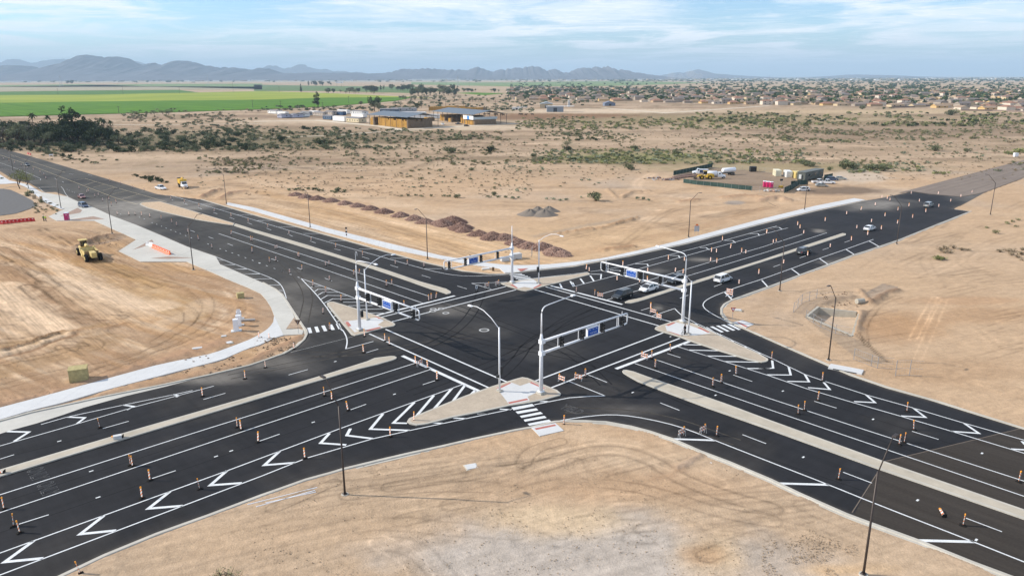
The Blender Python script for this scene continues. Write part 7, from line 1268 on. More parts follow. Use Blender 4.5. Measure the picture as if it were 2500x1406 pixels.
# screened fence of the yard
M_SCR = mat('green_screen', (.045, .075, .066), .8, ns=1.2, na=.25)
def fence(pts, h, m, lab, name='fence', gap=3.0, thick=.05, rail=True):
    w = GW(pts); o = thing(name, w[0], 0, lab, 'fence', 'fences of the yard and drain')
    for a, b in zip(w, w[1:]):
        d = b - a; n = max(1, round(d.length / gap))
        for i in range(n):
            p, q = a.lerp(b, i / n) - w[0], a.lerp(b, (i + 1) / n) - w[0]; m_ = MB(); m_.box((p.x, p.y, h / 2), (.07, .07, h + .1)); m_.build('post', M_STEEL, o)
            c = (p + q) / 2; m_ = MB(); rz_ = math.atan2(d.y, d.x)
            if m: m_.box((c.x, c.y, h / 2 + .04), ((q - p).length - .1, thick, h - .1), rz=rz_); m_.build('screen_panel', m, o)
            else:
                L_ = (q - p).length
                for z in (h, .15, h / 2): m_.box((c.x, c.y, z), (L_, .03, .03), rz=rz_)
                for k_ in range(int(L_ / .35)):
                    p2 = p.lerp(q, (k_ + .5) * .35 / L_); m_.box((p2.x, p2.y, h / 2), (.008, .008, h - .1), rz=rz_)
                m_.build('wire_panel', M_STEEL, o)
    return o
fence(P('Y', 845, 522, 1100, 560, 1490, 598, 1900, 645, 2160, 668), 1.7, M_SCR, 'green screened fence along the near side of the yard'); fence(P('Y', 655, 382, 960, 320, 1250, 260, 1400, 225), 2.0, M_SCR, 'green screened fence behind the trucks of the yard')
fence(P('X', 420, 720, 560, 660, 700, 575), 2.2, M_SCR, 'green screened gate leaf standing open by the white off-roader'); fence(P('X', 550, 580, 720, 565, 880, 555), 1.9, M_SCR, 'green screened fence below the office trailer'); fence(P('X', -200, 690, 120, 705, 410, 722), 1.9, None, 'bare wire fence in front of the pink toilets'); fence(P('X', 1180, 470, 1345, 440), 2.2, M_SCR, 'green screened fence right of the office trailer')
fence(P('Y', 1420, 250, 1700, 260, 2100, 290, 2500, 330), 1.9, None, 'bare wire fence along the far side of the yard'); fence(P('l', 300, 285, 380, 200, 520, 150, 700, 130), 1.8, None, 'wire fence curving over the concrete drain'); fence(P('l', 420, 345, 560, 430, 700, 490, 850, 520), 1.6, None, 'wire rail along the near wall of the concrete drain')
fence(P('l', 875, 735, 1040, 800, 1100, 820, 1250, 830), 1.8, None, 'sagging wire fence below the dirt lot'); fence(P('l', 1272, 892, 1405, 890, 1525, 898), 2.4, None, 'square wire gate standing in the right dirt lot', gap=4); fence(P('B', 1480, 540, 1700, 520, 1720, 440), 1.8, None, 'thin wire fence behind the far gantry pole')
# drain walls
M_CW = mat('drain_concrete', (.40, .37, .31), .9, ns=1, na=.15)
t = thing('culvert', G(*P('l', 535, 300)[0]), 0, 'sunken concrete culvert with two round pipe mouths on the right lot', 'culvert'); w0_ = t.location.copy()
for nm, v, top in (('headwall', (428, 325, 535, 240), .25), ('wing_wall', (535, 240, 895, 280), .1), ('wing_wall', (428, 325, 862, 508), .12), ('end_sill', (925, 303, 862, 508), .05)):
    a, b = GW(P('l', *v)); d = b - a; c = (a + b) / 2 - w0_; m_ = MB(); m_.box((c.x, c.y, (top - 1.4) / 2), (d.length + .3, .42, top + 1.4), rz=math.atan2(d.y, d.x)); o = m_.build(nm, M_CW, t)
    if nm == 'headwall':
        nrm = Vector((d.y, -d.x, 0)).normalized()
        for f in (.35, .75): p = a.lerp(b, f) - w0_ + nrm * .16 + Vector((0, 0, -.75)); m_ = MB(); m_.tube([p - nrm * .05, p + nrm * .03], .45, 14); m_.build('pipe_mouth', M_BLACK, o)
# boxes, cabinets, vaults, slabs
def block(px, py, dims, ang, m, name, lab, cat, extra=None, z=0):
    t = thing(name, G(px, py, z), ang, lab, cat); m_ = MB(); m_.box((0, 0, dims[2] / 2), dims, taper=.985); m_.build('body', m, t)
    if extra: extra(t)
    return t
M_STRAW = mat('straw_plywood', (.40, .34, .17), .85, ns=3, na=.2)
def lid(w, d, h, m): 
    def f(t): m_ = MB(); m_.box((0, 0, h + .04), (w, d, .08)); m_.build('lid', m, t)
    return f
block(194, 926, (2.3, 1.9, 1.75), .42, M_STRAW, 'crate', 'big straw-coloured crate on the left dirt near the walk', 'crate', lid(2.4, 2.0, 1.75, M_STRAW)); block(587.5, 727, (1.3, 1.1, .95), .5, M_STRAW, 'crate', 'small straw-coloured crate near the drive apron', 'crate', lid(1.34, 1.14, .95, M_STRAW))
def cabx(t): m_ = MB(); m_.box((0, 0, .06), (1.7, 1.3, .12)); m_.build('base', M_WALK, t); m_ = MB(); m_.box((0, -.36, 1.1), (.6, .03, 1.7)); m_.build('door', M_WHITE, t)
for (a, b, h, lab) in ((577, 808, 2.1, 'nearest white utility cabinet on the left dirt'), (583.5, 795.5, 1.9, 'middle white utility cabinet on the left dirt'), (584, 779, 1.4, 'rear shorter white utility cabinet on the left dirt')): block(a, b, (.85, .7, h), .3, M_WHITE, 'utility_cabinet', lab, 'cabinet', cabx)['group'] = 'white utility cabinets'
m_ = MB(); m_.tube([(-1.6, 0, .3), (1.6, 0, .3)], .22, 10); o = m_.build('pipe', mat('grey_pipe', (.42, .38, .34), .7)); o.location = G(600, 785); o.rotation_euler = (0, 0, .1); tag(o, 'short grey pipe lying beside the white cabinets', 'pipe')
M_SLAB = mat('vault_concrete', (.50, .46, .38), .85, ns=2, na=.12)
for (a, b, w, d, ang, lab) in ((1150.5, 1143, 1.5, 1.3, .35, 'small concrete vault lid with dark slots on the near dirt'), (*P('i', 2165, 585)[0], 1.9, 1.2, .5, 'flat concrete vault lid beside the left walk'), (*P('i', 1885, 635)[0], 1.7, .9, .4, 'rough stone slab on the left dirt'), (*P('i', 2135, 520)[0], .9, .7, .3, 'small flat stone on the left dirt'), (*P('E', 1880, 462)[0], 1.6, 1.1, -.3, 'pale concrete vault lid behind the yield sign'), (*P('B', 830, 762)[0], 1.9, 1.3, .2, 'pale concrete vault lid at the far corner')):
    block(a, b, (w, d, .22), ang, M_SLAB, 'vault', lab, 'vault lid', lid(w * .8, d * .8, .2, M_WALK))['group'] = 'concrete vault lids'
def drain(t): m_ = MB(); m_.box((0, -.95, .14), (3.2, .06, .12)); m_.build('opening', M_BLACK, t)
block(*P('l', 800, 832)[0], (4.6, 1.9, .22), AZ_B + .25, M_WALK, 'catch_basin', 'square concrete catch basin at the right kerb', 'drain', drain)
block(*P('B', 1190, 600)[0], (1.9, 1.3, .9), .4, M_WALK, 'concrete_block', 'left white concrete block behind the far gantry', 'block'); block(*P('B', 1400, 560)[0], (2.6, 1.4, 1.3), .5, M_WALK, 'concrete_block', 'right larger white concrete block behind the far gantry pole', 'block'); block(*P('B', 970, 790)[0], (.5, .5, .8), 0, mat('brown_box', (.16, .10, .05), .7), 'hydrant_box', 'small brown valve box by the far corner kerb', 'box')
m_ = MB(); m_.tube([(0, 0, .55), (1.6, 0, .55)], [.5, .5], 14); o = m_.build('concrete_pipe', M_CW); o.location = G(*P('l', 900, 205)[0]); o.rotation_euler = (0, 0, .3); tag(o, 'short concrete pipe on the dug bank', 'pipe')
for (a, b, an, L_) in ((1, 0, .36, 7.0), (2.5, -.5, .42, 6.0), (4.0, -.3, .30, 5.0)):
    g = G(*P('n', 250, 645)[0]); m_ = MB(); m_.tube([(-L_ / 2, 0, .06), (L_ / 2, 0, .06)], .05, 6); o = m_.build('conduit', M_WHITE); o.location = g + Vector((a * .3, b, 0)); o.rotation_euler = (0, 0, AZ_A - .62 + an); tag(o, {7.0: 'longest', 6.0: 'middle', 5.0: 'shortest'}[L_] + ' white conduit lying at the near kerb', 'pipe', 'white conduits by the kerb')
# barriers
M_BRED = mat('barrier_red', (.50, .02, .02), .5); M_BOR = mat('barrier_orange', (.80, .13, .03), .5); M_BWH = mat('barrier_white', (.75, .75, .74), .5)
def barrier(px, py, ang, m, lab, L_=1.9):
    t = thing('barrier', G(px, py, 0), ang, lab, 'barrier', 'plastic water-filled barriers'); m_ = MB()
    m_.add([(x_, s_ * w_, z_) for x_ in (-L_ / 2, L_ / 2) for s_, w_, z_ in ((-1, .3, 0), (-1, .28, .25), (-1, .12, .55), (-1, .09, 1.05), (1, .09, 1.05), (1, .12, .55), (1, .28, .25), (1, .3, 0))], [(q, q + 1, q + 9, q + 8) for q in range(7)] + [tuple(range(8))[::-1], tuple(range(8, 16))]); m_.build('shell', m, t)
    for x_ in (-.5, .5): m_ = MB(); m_.box((x_, -.105, .78), (.38, .02, .18)); m_.build('fork_slot', M_BWH, t)
for i in range(9): barrier(2 + i * 9.4, 547.5 - i * .9, R(-3) + i * .01, M_BRED, f'{nth(i)} red plastic barrier from the left edge of the line by the old drive')
for i in range(6): f = i / 5; barrier(377 + f * 34, 607 + f * 14.5, AZ_B + .12, M_BOR, f'{nth(i)} orange barrier from the back of the line on the apron', 2.0)
for i in range(2): barrier(371 - i * 6, 602.5 - i * 1.5, AZ_B + .2 + i * .4, M_BWH, ('white barrier joined to the orange line', 'white barrier lying askew behind the orange line')[i])
barrier(69, 377, AZ_B, M_BRED, 'red barrier stack at the far left kerb', 2.4); barrier(74, 378.5, AZ_B, M_BRED, 'second red barrier at the far left kerb', 2.0)
# ------------------------------------------------------------------ people
def person(px, py, ang, shirt, legs, lab, skin=(.35, .2, .13), h=1.76, bend=0.0, hat=(.8, .8, .8), z=0, pose='stand'):
    t = thing('person', G(px, py, z), ang, lab, 'person')
    sx = .02 if pose == 'stand' else .16
    V_ = [(0, 0, .95), (0, 0, 1.15), (0, 0, 1.38), (.01, 0, 1.50), (.02, 0, 1.60), (0, .10, .90), (sx, .11, .50), (sx * .2, .12, .10), (.16, .12, .04), (0, -.10, .90), (-sx, -.11, .50), (-sx * 1.6, -.12, .10), (.10 - sx, -.12, .04), (0, .19, 1.40), (-.02, .27, 1.14), (.10, .27, .92), (.15, .26, .84), (0, -.19, 1.40), (.02, -.27, 1.15), (.14, -.26, .95), (.19, -.25, .88)]
    E_ = [(0, 1), (1, 2), (2, 3), (3, 4), (0, 5), (5, 6), (6, 7), (7, 8), (0, 9), (9, 10), (10, 11), (11, 12), (2, 13), (13, 14), (14, 15), (15, 16), (2, 17), (17, 18), (18, 19), (19, 20)]
    Rr = [.13, .13, .15, .06, .10, .10, .07, .05, .05, .10, .07, .05, .05, .07, .05, .038, .045, .07, .05, .038, .045]
    me = bpy.data.meshes.new('body'); me.from_pydata(V_, E_, []); o = place(me, 'body', t); o.scale = (h / 1.74,) * 3
    md = o.modifiers.new('skin', 'SKIN'); ly = me.skin_vertices[0].data if me.skin_vertices else None
    if ly is None:
        bm = bmesh.new(); bm.from_mesh(me); bm.verts.layers.skin.verify(); bm.to_mesh(me); bm.free(); ly = me.skin_vertices[0].data
    for i, r_q in enumerate(Rr): ly[i].radius = (r_q, r_q)
    ly[0].use_root = True; md2 = o.modifiers.new('sub', 'SUBSURF'); md2.levels = 1; md2.render_levels = 1
    me.materials.append(mat('skin_%d' % int(skin[0] * 100), skin, .6))
    m_ = MB(); m_.tube([(0, 0, .93), (0, 0, 1.0), (0, 0, 1.3), (0, 0, 1.44), (.01, 0, 1.49)], [.165, .17, .19, .15, .08], 12); s_o = m_.build('shirt', shirt, t, True); s_o.scale = (.95, 1.15, h / 1.74)
    for s_ in (1, -1):
        q = 5 if s_ > 0 else 9; m_ = MB(); m_.tube([V_[q], V_[q + 1], V_[q + 2]], [.115, .088, .075], 8); m_.build('trouser_leg', legs, t, True); m_ = MB(); c = V_[q + 3]; m_.box((c[0] - .04, c[1], .05), (.27, .1, .1)); m_.build('shoe', M_BLACK, t)
        q = 13 if s_ > 0 else 17; m_ = MB(); m_.tube([V_[q], V_[q + 1], Vector(V_[q + 1]).lerp(Vector(V_[q + 2]), .8)], [.08, .062, .05], 8); m_.build('sleeve', shirt, t, True)
        hx_ = Vector(V_[q + 3]) 
        for f in range(4): m_ = MB(); m_.tube([hx_ + Vector((f * .018 - .03, 0, 0)), hx_ + Vector((f * .018 - .015, 0, -.07 - .01 * (f in (1, 2))))], [.010, .007], 5); m_.build('finger', me.materials[0], o)
    hd = MB(); hd.tube([(.02, 0, 1.53), (.03, 0, 1.58), (.03, 0, 1.66), (.02, 0, 1.73), (.01, 0, 1.76)], [.055, .082, .095, .08, .03], 12); hd.box((.125, 0, 1.64), (.03, .03, .04)); hd.build('head', me.materials[0], t, True)
    m_ = MB(); m_.tube([(.01, 0, 1.68), (.01, 0, 1.75), (0, 0, 1.79)], [.108, .095, .03], 12); m_.box((.10, 0, 1.69), (.1, .16, .015)); m_.build('hard_hat', mat('hat_%d' % int(hat[1] * 100), hat, .4), t, True); return t
M_HIVIS = mat('hi_vis', (.45, .62, .04), .6); M_HIGR = mat('green_vest', (.10, .22, .05), .7); M_JEAN = mat('denim', (.04, .05, .08), .9); M_DRKC = mat('dark_cloth', (.015, .015, .018), .9); M_WSH = mat('white_shirt', (.7, .7, .7), .8)
person(112.5, 540.5, 1.0, M_HIVIS, M_JEAN, 'worker in bright yellow vest near the red barriers'); person(107.5, 540, -1.2, M_HIGR, M_JEAN, 'worker in dull green vest left of the yellow-vested one', pose='stride'); person(1974.5, 468.5, 2.0, M_WSH, M_DRKC, 'person in white shirt and black trousers behind the white off-roader')
person(*P('E', 872, 905)[0], R(200), M_DRKC, M_DRKC, 'person in dark clothes standing astride a bicycle on the right island', z=.16, hat=(.02, .02, .02), pose='stride')
t = thing('bicycle', G(*P('E', 850, 918)[0], .16), R(230), 'bicycle with pale wheels held by the dark-clothed person on the island', 'bicycle')
for x_, nm in ((-.52, 'wheel'), (.52, 'wheel')):
    m_ = MB(); pts_ = [(x_ + .33 * math.cos(a), 0, .34 + .33 * math.sin(a)) for a in np.linspace(0, 6.283, 17)]; m_.tube(pts_, .025, 6, 0, False); o = m_.build(nm, M_RUBBER, t); m_ = MB(); [m_.tube([(x_, 0, .34), (x_ + .31 * math.cos(a), 0, .34 + .31 * math.sin(a))], .008, 3) for a in np.linspace(0, 5.6, 8)]; m_.build('spokes', M_CHROME, o)
m_ = MB(); [m_.tube([a, b], .022, 6) for a, b in (((-.52, 0, .34), (-.15, 0, .3)), ((-.15, 0, .3), (.38, 0, .78)), ((-.15, 0, .3), (-.22, 0, .82)), ((-.22, 0, .78), (.38, 0, .82)), ((.38, 0, .85), (.52, 0, .34)), ((-.52, 0, .34), (-.22, 0, .74)))]; m_.build('frame', M_BLACK, t)
m_ = MB(); m_.tube([(.32, -.28, 1.0), (.38, -.1, .98), (.38, .1, .98), (.32, .28, 1.0)], .018, 6); m_.build('handlebar', M_BLACK, t); m_ = MB(); m_.box((-.24, 0, .87), (.26, .14, .06)); m_.build('saddle', M_BLACK, t)

# ------------------------------------------------------------------ rock piles and gravel mounds
M_RK = leaf_mat('pile_rock', (.21, .125, .095), (.46, .31, .24), .9)
def dome(r, h, seed, n=20, rg=8):
    m_ = MB(); vs = [(0, 0, h)]; rr_ = random.Random(seed)
    for i in range(1, rg + 1):
        f = i / rg; 
        for q in range(n): a = 6.283 * q / n; k_ = 1 + .12 * math.sin(a * 3 + seed) + .08 * rr_.uniform(-1, 1); vs.append((r * f * k_ * math.cos(a), r * f * k_ * math.sin(a) * .9, max(0, h * (1 - f ** 1.25) * (1 + .06 * rr_.uniform(-1, 1))) - .06 * (i == rg)))
    fs = [(0, 1 + q, 1 + (q + 1) % n) for q in range(n)] + [(1 + (i - 1) * n + q, 1 + i * n + q, 1 + i * n + (q + 1) % n, 1 + (i - 1) * n + (q + 1) % n) for i in range(1, rg) for q in range(n)]
    m_.add(vs, fs); return m_
def rocks(r, h, seed, n):
    m_ = MB(); rr_ = random.Random(seed)
    for _ in range(n):
        a = rr_.uniform(0, 6.283); f = math.sqrt(rr_.random()) * 1.03; k_ = 1 + .12 * math.sin(a * 3 + seed); c = Vector((r * f * k_ * math.cos(a), r * f * k_ * .9 * math.sin(a), max(0, h * (1 - min(f, 1) ** 1.25)) + .02)); s_ = rr_.uniform(.10, .24)
        dv = [Vector((rr_.gauss(0, 1), rr_.gauss(0, 1), rr_.gauss(0, .8))).normalized() for _ in range(2)]; u = dv[0]; w_ = u.cross(dv[1]).normalized(); v_ = u.cross(w_)
        q = [c + u * s_ * 1.2, c - u * s_, c + w_ * s_ * .9, c - w_ * s_, c + v_ * s_ * .8, c - v_ * s_]
        m_.add(q, [(0, 2, 4), (2, 1, 4), (1, 3, 4), (3, 0, 4), (2, 0, 5), (1, 2, 5), (3, 1, 5), (0, 3, 5)])
    return m_
RP = [(dome(1, .40, q).build('mound', mat('pile_core', (.15, .09, .07), .95), mesh_only=True)) for q in range(3)]
rp = [('f', 400, 532, 3.6), ('f', 490, 552, 3.8), ('f', 600, 572, 4.2), ('f', 735, 592, 4.0), ('f', 865, 618, 4.0), ('f', 985, 640, 4.0), ('f', 1110, 666, 4.0), ('f', 1240, 697, 4.4), ('f', 1395, 730, 4.0), ('f', 1530, 760, 4.2), ('f', 1640, 792, 4.0), ('f', 1800, 812, 5.4), ('f', 1900, 790, 6.0), ('f', 1975, 850, 5.4), ('B', 400, 30, 3.6), ('B', 700, 100, 4.2), ('B', 960, 160, 5.4), ('B', 1180, 170, 4.4), ('B', 1420, 270, 4.4), ('B', 1640, 330, 4.0), ('B', 1900, 360, 5.0), ('B', 2150, 450, 5.0), ('B', 2270, 490, 3.6)]
for i, (L, a, b, r) in enumerate(rp):
    px, py = P(L, a, b)[0]; t = thing('rock_pile', G(px, py + 1), rs.uniform(0, 6), f'{nth(i)} brown rock pile from the left end of the long row', 'rock pile', 'brown rock piles in a long row'); o = place(RP[i % 3], 'mound', t); r *= .74; o.scale = (r, r, r * 1.1)
    k_ = rocks(r, r * .44, 500 + i, 620).build('rocks', M_RK, t); k_['kind'] = 'stuff'
M_GV = mat('gravel_heap', (.20, .17, .14), .95, ns=8, na=.3, bump=.03)
for i, (a, b, r, h, lab) in enumerate((('g', (210, 722), 5.2, 2.9, 'front left grey gravel mound'), ('g', (285, 690), 4.2, 2.6, 'rear left grey gravel mound'), ('g', (345, 727), 5.4, 3.0, 'front right grey gravel mound'), ('g', (390, 690), 4.6, 2.7, 'rear right grey gravel mound'))[j] if False else (b_[1][0], b_[1][1], b_[2], b_[3], b_[4]) for j, b_ in enumerate((('g', (210, 722), 3.8, 1.9, 'front left grey gravel mound of four'), ('g', (285, 690), 3.2, 1.7, 'rear left grey gravel mound of four'), ('g', (345, 727), 4.0, 2.0, 'front right grey gravel mound of four'), ('g', (390, 690), 3.4, 1.8, 'rear right grey gravel mound of four')))):
    m_ = MB(); n = 28; vs = [(0, 0, h)]
    for q in range(1, 9):
        f = q / 8
        for k_ in range(n): an = 6.283 * k_ / n; vs.append((r * f * 1.15 * math.cos(an) * (1 + .07 * math.sin(3 * an + i)), r * f * math.sin(an), h * (1 - f) ** 1.08 * (1 + .12 * math.sin(5 * an + 2 * i + f * 4)) - (.05 if q == 8 else 0)))
    m_.add(vs, [(0, 1 + q, 1 + (q + 1) % n) for q in range(n)] + [(1 + (q - 1) * n + k_, 1 + q * n + k_, 1 + q * n + (k_ + 1) % n, 1 + (q - 1) * n + (k_ + 1) % n) for q in range(1, 8) for k_ in range(n)])
    o = m_.build('gravel_mound', M_GV, None, True); o.location = G(*P('g', a, b)[0]); tag(o, lab, 'gravel mound', 'grey gravel mounds')
# timber and scrap stacked by the yard
M_TIM = mat('grey_timber', (.20, .14, .12), .9, ns=4, na=.3)
for j, (v, lab) in enumerate(((P('Y', 520, 470, 1080, 395), 'nearer row of stacked dark timbers leading to the yard'), (P('Y', 660, 430, 1000, 375), 'farther row of stacked dark timbers leading to the yard'))):
    a, b = GW(v); t = thing('timber_row', a, 0, lab, 'timber stack', 'timber stacks by the yard')
    for i in range(16): p = a.lerp(b, i / 15) - a; m_ = MB(); m_.box((p.x, p.y, .35), (.5, 1.6, .7), rz=.3 + rs.uniform(-.1, .1)); m_.build('timber', M_TIM, t)
for i, (L, a, b, c, lab) in enumerate((('Y', 260, 440, M_TIM, 'dark scrap heap at the tip of the yard'), ('Y', 430, 470, mat('pink_scrap', (.55, .36, .28), .8), 'pinkish scrap heap beside the timber rows'), ('Y', 620, 470, M_TIM, 'brown scrap heap between the timber rows'), ('Y', 1880, 625, M_WALK, 'white scrap heap against the yard fence'), ('X', 120, 690, M_WALK, 'white and grey scrap heap below the pink toilets'), ('X', 300, 690, mat('pink_scrap', (.55, .36, .28), .8), 'scattered scrap near the yard corner'), ('Y', 2170, 310, M_BLACK, 'black generator at the back of the yard'))):
    t = thing('scrap_heap', G(*P(L, a, b)[0]), 0, lab, 'scrap heap')
    if i == 6:
        m_ = MB(); m_.box((0, 0, 1.2), (2.6, 2.2, 2.4)); m_.build('body', M_BLACK, t); continue
    for q in range(12): m_ = MB(); m_.box((rs.uniform(-3.5, 3.5), rs.uniform(-1.2, 1.2), rs.uniform(.1, .6)), (rs.uniform(.3, 1.6), rs.uniform(.2, .6), rs.uniform(.1, .5)), rz=rs.uniform(0, 3), ry=rs.uniform(-.4, .4)); m_.build('scrap', rs.choice([c, M_TIM, c, M_STEEL]), t)
t = thing('light_tower', G(*P('X', 362, 618)[0]), .3, 'small yellow light tower beside the pink toilets', 'light tower'); m_ = MB(); m_.box((0, 0, .5), (1.5, 1.0, .8)); m_.build('body', M_YEL, t); m_ = MB(); m_.tube([(0, 0, .8), (0, 0, 3.0)], .06, 6); m_.build('mast', M_STEEL, t); m_ = MB(); m_.box((0, 0, 3.1), (1.2, .3, .7)); m_.build('lamp_head', M_BLACK, t)

# ------------------------------------------------------------------ homes, hay barns and farm
HOMEC = {'white': (.72, .72, .70), 'lav': (.42, .43, .52), 'tan': (.46, .40, .34), 'cream': (.58, .50, .34), 'slate': (.10, .14, .20), 'grey': (.36, .38, .40), 'blue': (.05, .10, .19)}
def home(L, a, b, w, d, ang, c, lab, h=3.2, blank=False, roofc=(.22, .21, .21), wins=4):
    t = thing('manufactured_home', G(*P(L, a, b)[0]), ang, lab, 'home', 'manufactured homes lined up on the lot'); wm = mat('siding_' + c, HOMEC[c], .8); m_ = MB(); m_.box((0, 0, h / 2 + .5), (w, d, h)); m_.build('wall', wm, t)
    m_ = MB(); rh = .25 if blank else 1.1; z = h + .5
    A_1, B_1, C_1, D_1 = (-w / 2 - .2, -d / 2 - .3, z), (w / 2 + .2, -d / 2 - .3, z), (w / 2 + .2, d / 2 + .3, z), (-w / 2 - .2, d / 2 + .3, z); e, f = (-w / 2 - .2, 0, z + rh), (w / 2 + .2, 0, z + rh)
    m_.face([A_1, B_1, f, e]); m_.face([C_1, D_1, e, f]); m_.face([B_1, C_1, f]); m_.face([D_1, A_1, e]); m_.build('roof', mat('roof_%s' % ('white' if blank else 'grey'), (.7, .7, .7) if blank else roofc, .8), t)
    m_ = MB(); m_.box((0, 0, .25), (w * .94, d * .9, .5)); m_.build('undercarriage', M_BLACK, t)
    if not blank:
        for i in range(wins): m_ = MB(); m_.box((-w / 2 + (i + .5) * w / wins, -d / 2 - .03, 2.3), (1.1, .06, 1.1 if i != 1 else 1.9)); m_.build('window' if i != 1 else 'door', M_WIN, t)
        m_ = MB(); m_.box((w / 2 + .03, 0, 2.3), (.06, 1.3, 1.0)); m_.build('window', M_WIN, t)
    return t
home('M', 250, 300, 20, 8, AZ_B + .05, 'white', 'white home with blue door, leftmost on the lot', wins=4); home('M', 400, 318, 18, 4.5, AZ_B + .05, 'white', 'long blank white half-home second from the left', blank=True); home('M', 430, 378, 9, 12, AZ_B + .05, 'lav', 'lavender-grey home front left of the lot'); home('M', 650, 374, 9, 12, AZ_B + .05, 'lav', 'second lavender-grey home at the front left')
home('M', 760, 362, 9, 14, AZ_B + .05, 'white', 'white gabled home behind the lavender pair'); home('M', 850, 330, 18, 5, AZ_B + .05, 'grey', 'grey home behind the white gabled one'); home('M', 1010, 305, 18, 4.5, AZ_B + .05, 'white', 'blank white half-home at the back of the lot', blank=True); home('M', 1110, 342, 21, 6, AZ_B + .05, 'tan', 'long tan home in the middle of the lot', wins=6)
home('M', 1310, 322, 15, 6, AZ_B + .05, 'tan', 'shorter tan home behind the dark slate one'); home('M', 1500, 325, 15, 5, AZ_B + .05, 'blue', 'dark blue home behind the tan ones'); home('M', 1560, 300, 20, 5, AZ_B + .05, 'white', 'tall blank white half-home behind the blue one', h=4.2, blank=True); home('M', 1290, 410, 15, 7, AZ_B + .05, 'slate', 'slate-blue home at the front of the lot')
home('M', 1500, 445, 20, 5, AZ_B + .05, 'white', 'large blank white half-home at the front of the lot', h=4.4, blank=True); home('M', 1800, 465, 20, 9, AZ_B + .05, 'cream', 'cream home with dark roof nearest the hay barn', h=3.6, wins=5); home('M', 1860, 312, 22, 9, AZ_B + .05, 'white', 'white twin-gabled home behind the cream one', wins=6); home('M', 1850, 365, 22, 5, AZ_B + .05, 'white', 'low white half-home between the gabled and cream ones', blank=True)
home('N', 700, 330, 46, 6, -.08, 'white', 'long low white shed behind the first hay barn', h=3.4, blank=True); home('N', 1060, 385, 34, 6, -.16, 'white', 'white trailer between the two hay barns', h=3.6, blank=True); home('N', 400, 270, 22, 9, -.05, 'slate', 'dark workshop behind the homes'); home('N', 680, 255, 30, 9, -.03, 'grey', 'grey roofed stable with pale posts behind the homes')
M_HAY = mat('hay', (.42, .24, .065), .95, ns=1.0, na=.28, n2=4, a2=.5, bump=.05); M_HAYD = mat('hay_dark', (.20, .145, .095), .95, ns=1.0, na=.25); M_BROOF = mat('barn_roof', (.13, .16, .19), .55, .3, ns=.4, na=.12)
def hay(c, ang, nx, ny, nz, lab, bw=2.4, bd=2.4, bh=1.15, side=None):
    t = thing('hay_stack', c, ang, lab, 'hay stack', 'stacks of baled hay'); m_ = MB(); bmh = MB(); bmh.box((0, 0, bh / 2), (bw - .08, bd - .08, bh - .05)); me = bmh.build('bale', M_HAY, mesh_only=True); me2 = bmh.build('bale', M_HAYD, mesh_only=True)
    for i in range(nx):
        for j in range(ny):
            for k in range(nz):
                if 0 < i < nx - 1 and 0 < j < ny - 1 and k < nz - 1: continue
                if k == nz - 1 and rs.random() < .08: continue
                o = place(me2 if i == nx - 1 else me, 'bale', t, loc=((i - nx / 2 + .5) * bw + rs.uniform(-.06, .06), (j - ny / 2 + .5) * bd + rs.uniform(-.1, .1), k * bh), rz=rs.uniform(-.02, .02))  # bales of the last column take the darker hay colour
    return t
def barn(p00, p10, depth, h0, rise, lab, posts=7):
    """open hay barn: roof on posts; p00-p10 is the front eave line on the ground"""
    a, b = G(*p00), G(*p10); d = b - a; L_ = d.length; rz_ = math.atan2(d.y, d.x); t = thing('hay_barn', a, rz_, lab, 'barn', 'open-sided hay barns')
    m_ = MB(); e = 1.2; z = h0
    for s_, q in ((0, [(-e, -e, z), (L_ + e, -e, z), (L_ + e, depth / 2, z + rise), (-e, depth / 2, z + rise)]), (1, [(L_ + e, depth + e, z), (-e, depth + e, z), (-e, depth / 2, z + rise), (L_ + e, depth / 2, z + rise)])):
        m_ = MB(); m_.face(q); m_.face([(x_, y_, z_ - .15) for x_, y_, z_ in q][::-1]); [m_.face([q[i], (q[i][0], q[i][1], q[i][2] - .15), (q[(i + 1) % 4][0], q[(i + 1) % 4][1], q[(i + 1) % 4][2] - .15), q[(i + 1) % 4]]) for i in range(4)]; m_.build('roof', M_BROOF, t)
    for i in range(posts):
        for y_ in (0, depth): m_ = MB(); m_.box((L_ * i / (posts - 1), y_, h0 / 2), (.3, .3, h0)); m_.build('post', mat('barn_steel', (.06, .05, .05), .6), t)
    return t, rz_, a, d.normalized(), L_
p0, p1 = P('N', 20, 508)[0], P('N', 750, 578)[0]; tB, rz_, a, u, L_ = barn(p0, p1, 30, 9.0, 3.0, 'large open hay barn with blue-grey roof beside the homes', 8); vv_ = Vector((-u.y, u.x, 0))
hay(a + u * (L_ * .60) + vv_ * 13, rz_, int(L_ * .78 / 2.4), 10, 6, 'huge orange-brown hay stack filling the first barn'); hay(a + u * (L_ * .05) + vv_ * 8, rz_, 3, 6, 6, 'narrow hay stack at the left end of the first barn')
p0, p1 = P('N', 1130, 490)[0], P('N', 1990, 515)[0]; p0 = (p0[0] + 14, p0[1] - 8); tB, rz_, a, u, L_ = barn(p0, p1, 34, 9.0, 3.2, 'second open hay barn with the blue panel at its end', 9); vv_ = Vector((-u.y, u.x, 0))
hay(a + u * (L_ * .08) + vv_ * 16, rz_, 5, 8, 5, 'hay stack at the left end of the second barn'); hay(a + u * (L_ * .36) + vv_ * 8, rz_, 3, 4, 3, 'small low hay stack in the middle of the second barn'); hay(a + u * (L_ * .66) + vv_ * 14, rz_, 4, 8, 6, 'tall hay stack right of the dark bay in the second barn'); hay(a + u * (L_ * .90) + vv_ * 12, rz_, 8, 9, 4, 'wide hay stack at the right end of the second barn'); hay(a + u * (L_ * .04) - vv_ * 6, rz_, 4, 3, 3, 'small hay stack in front of the second barn')
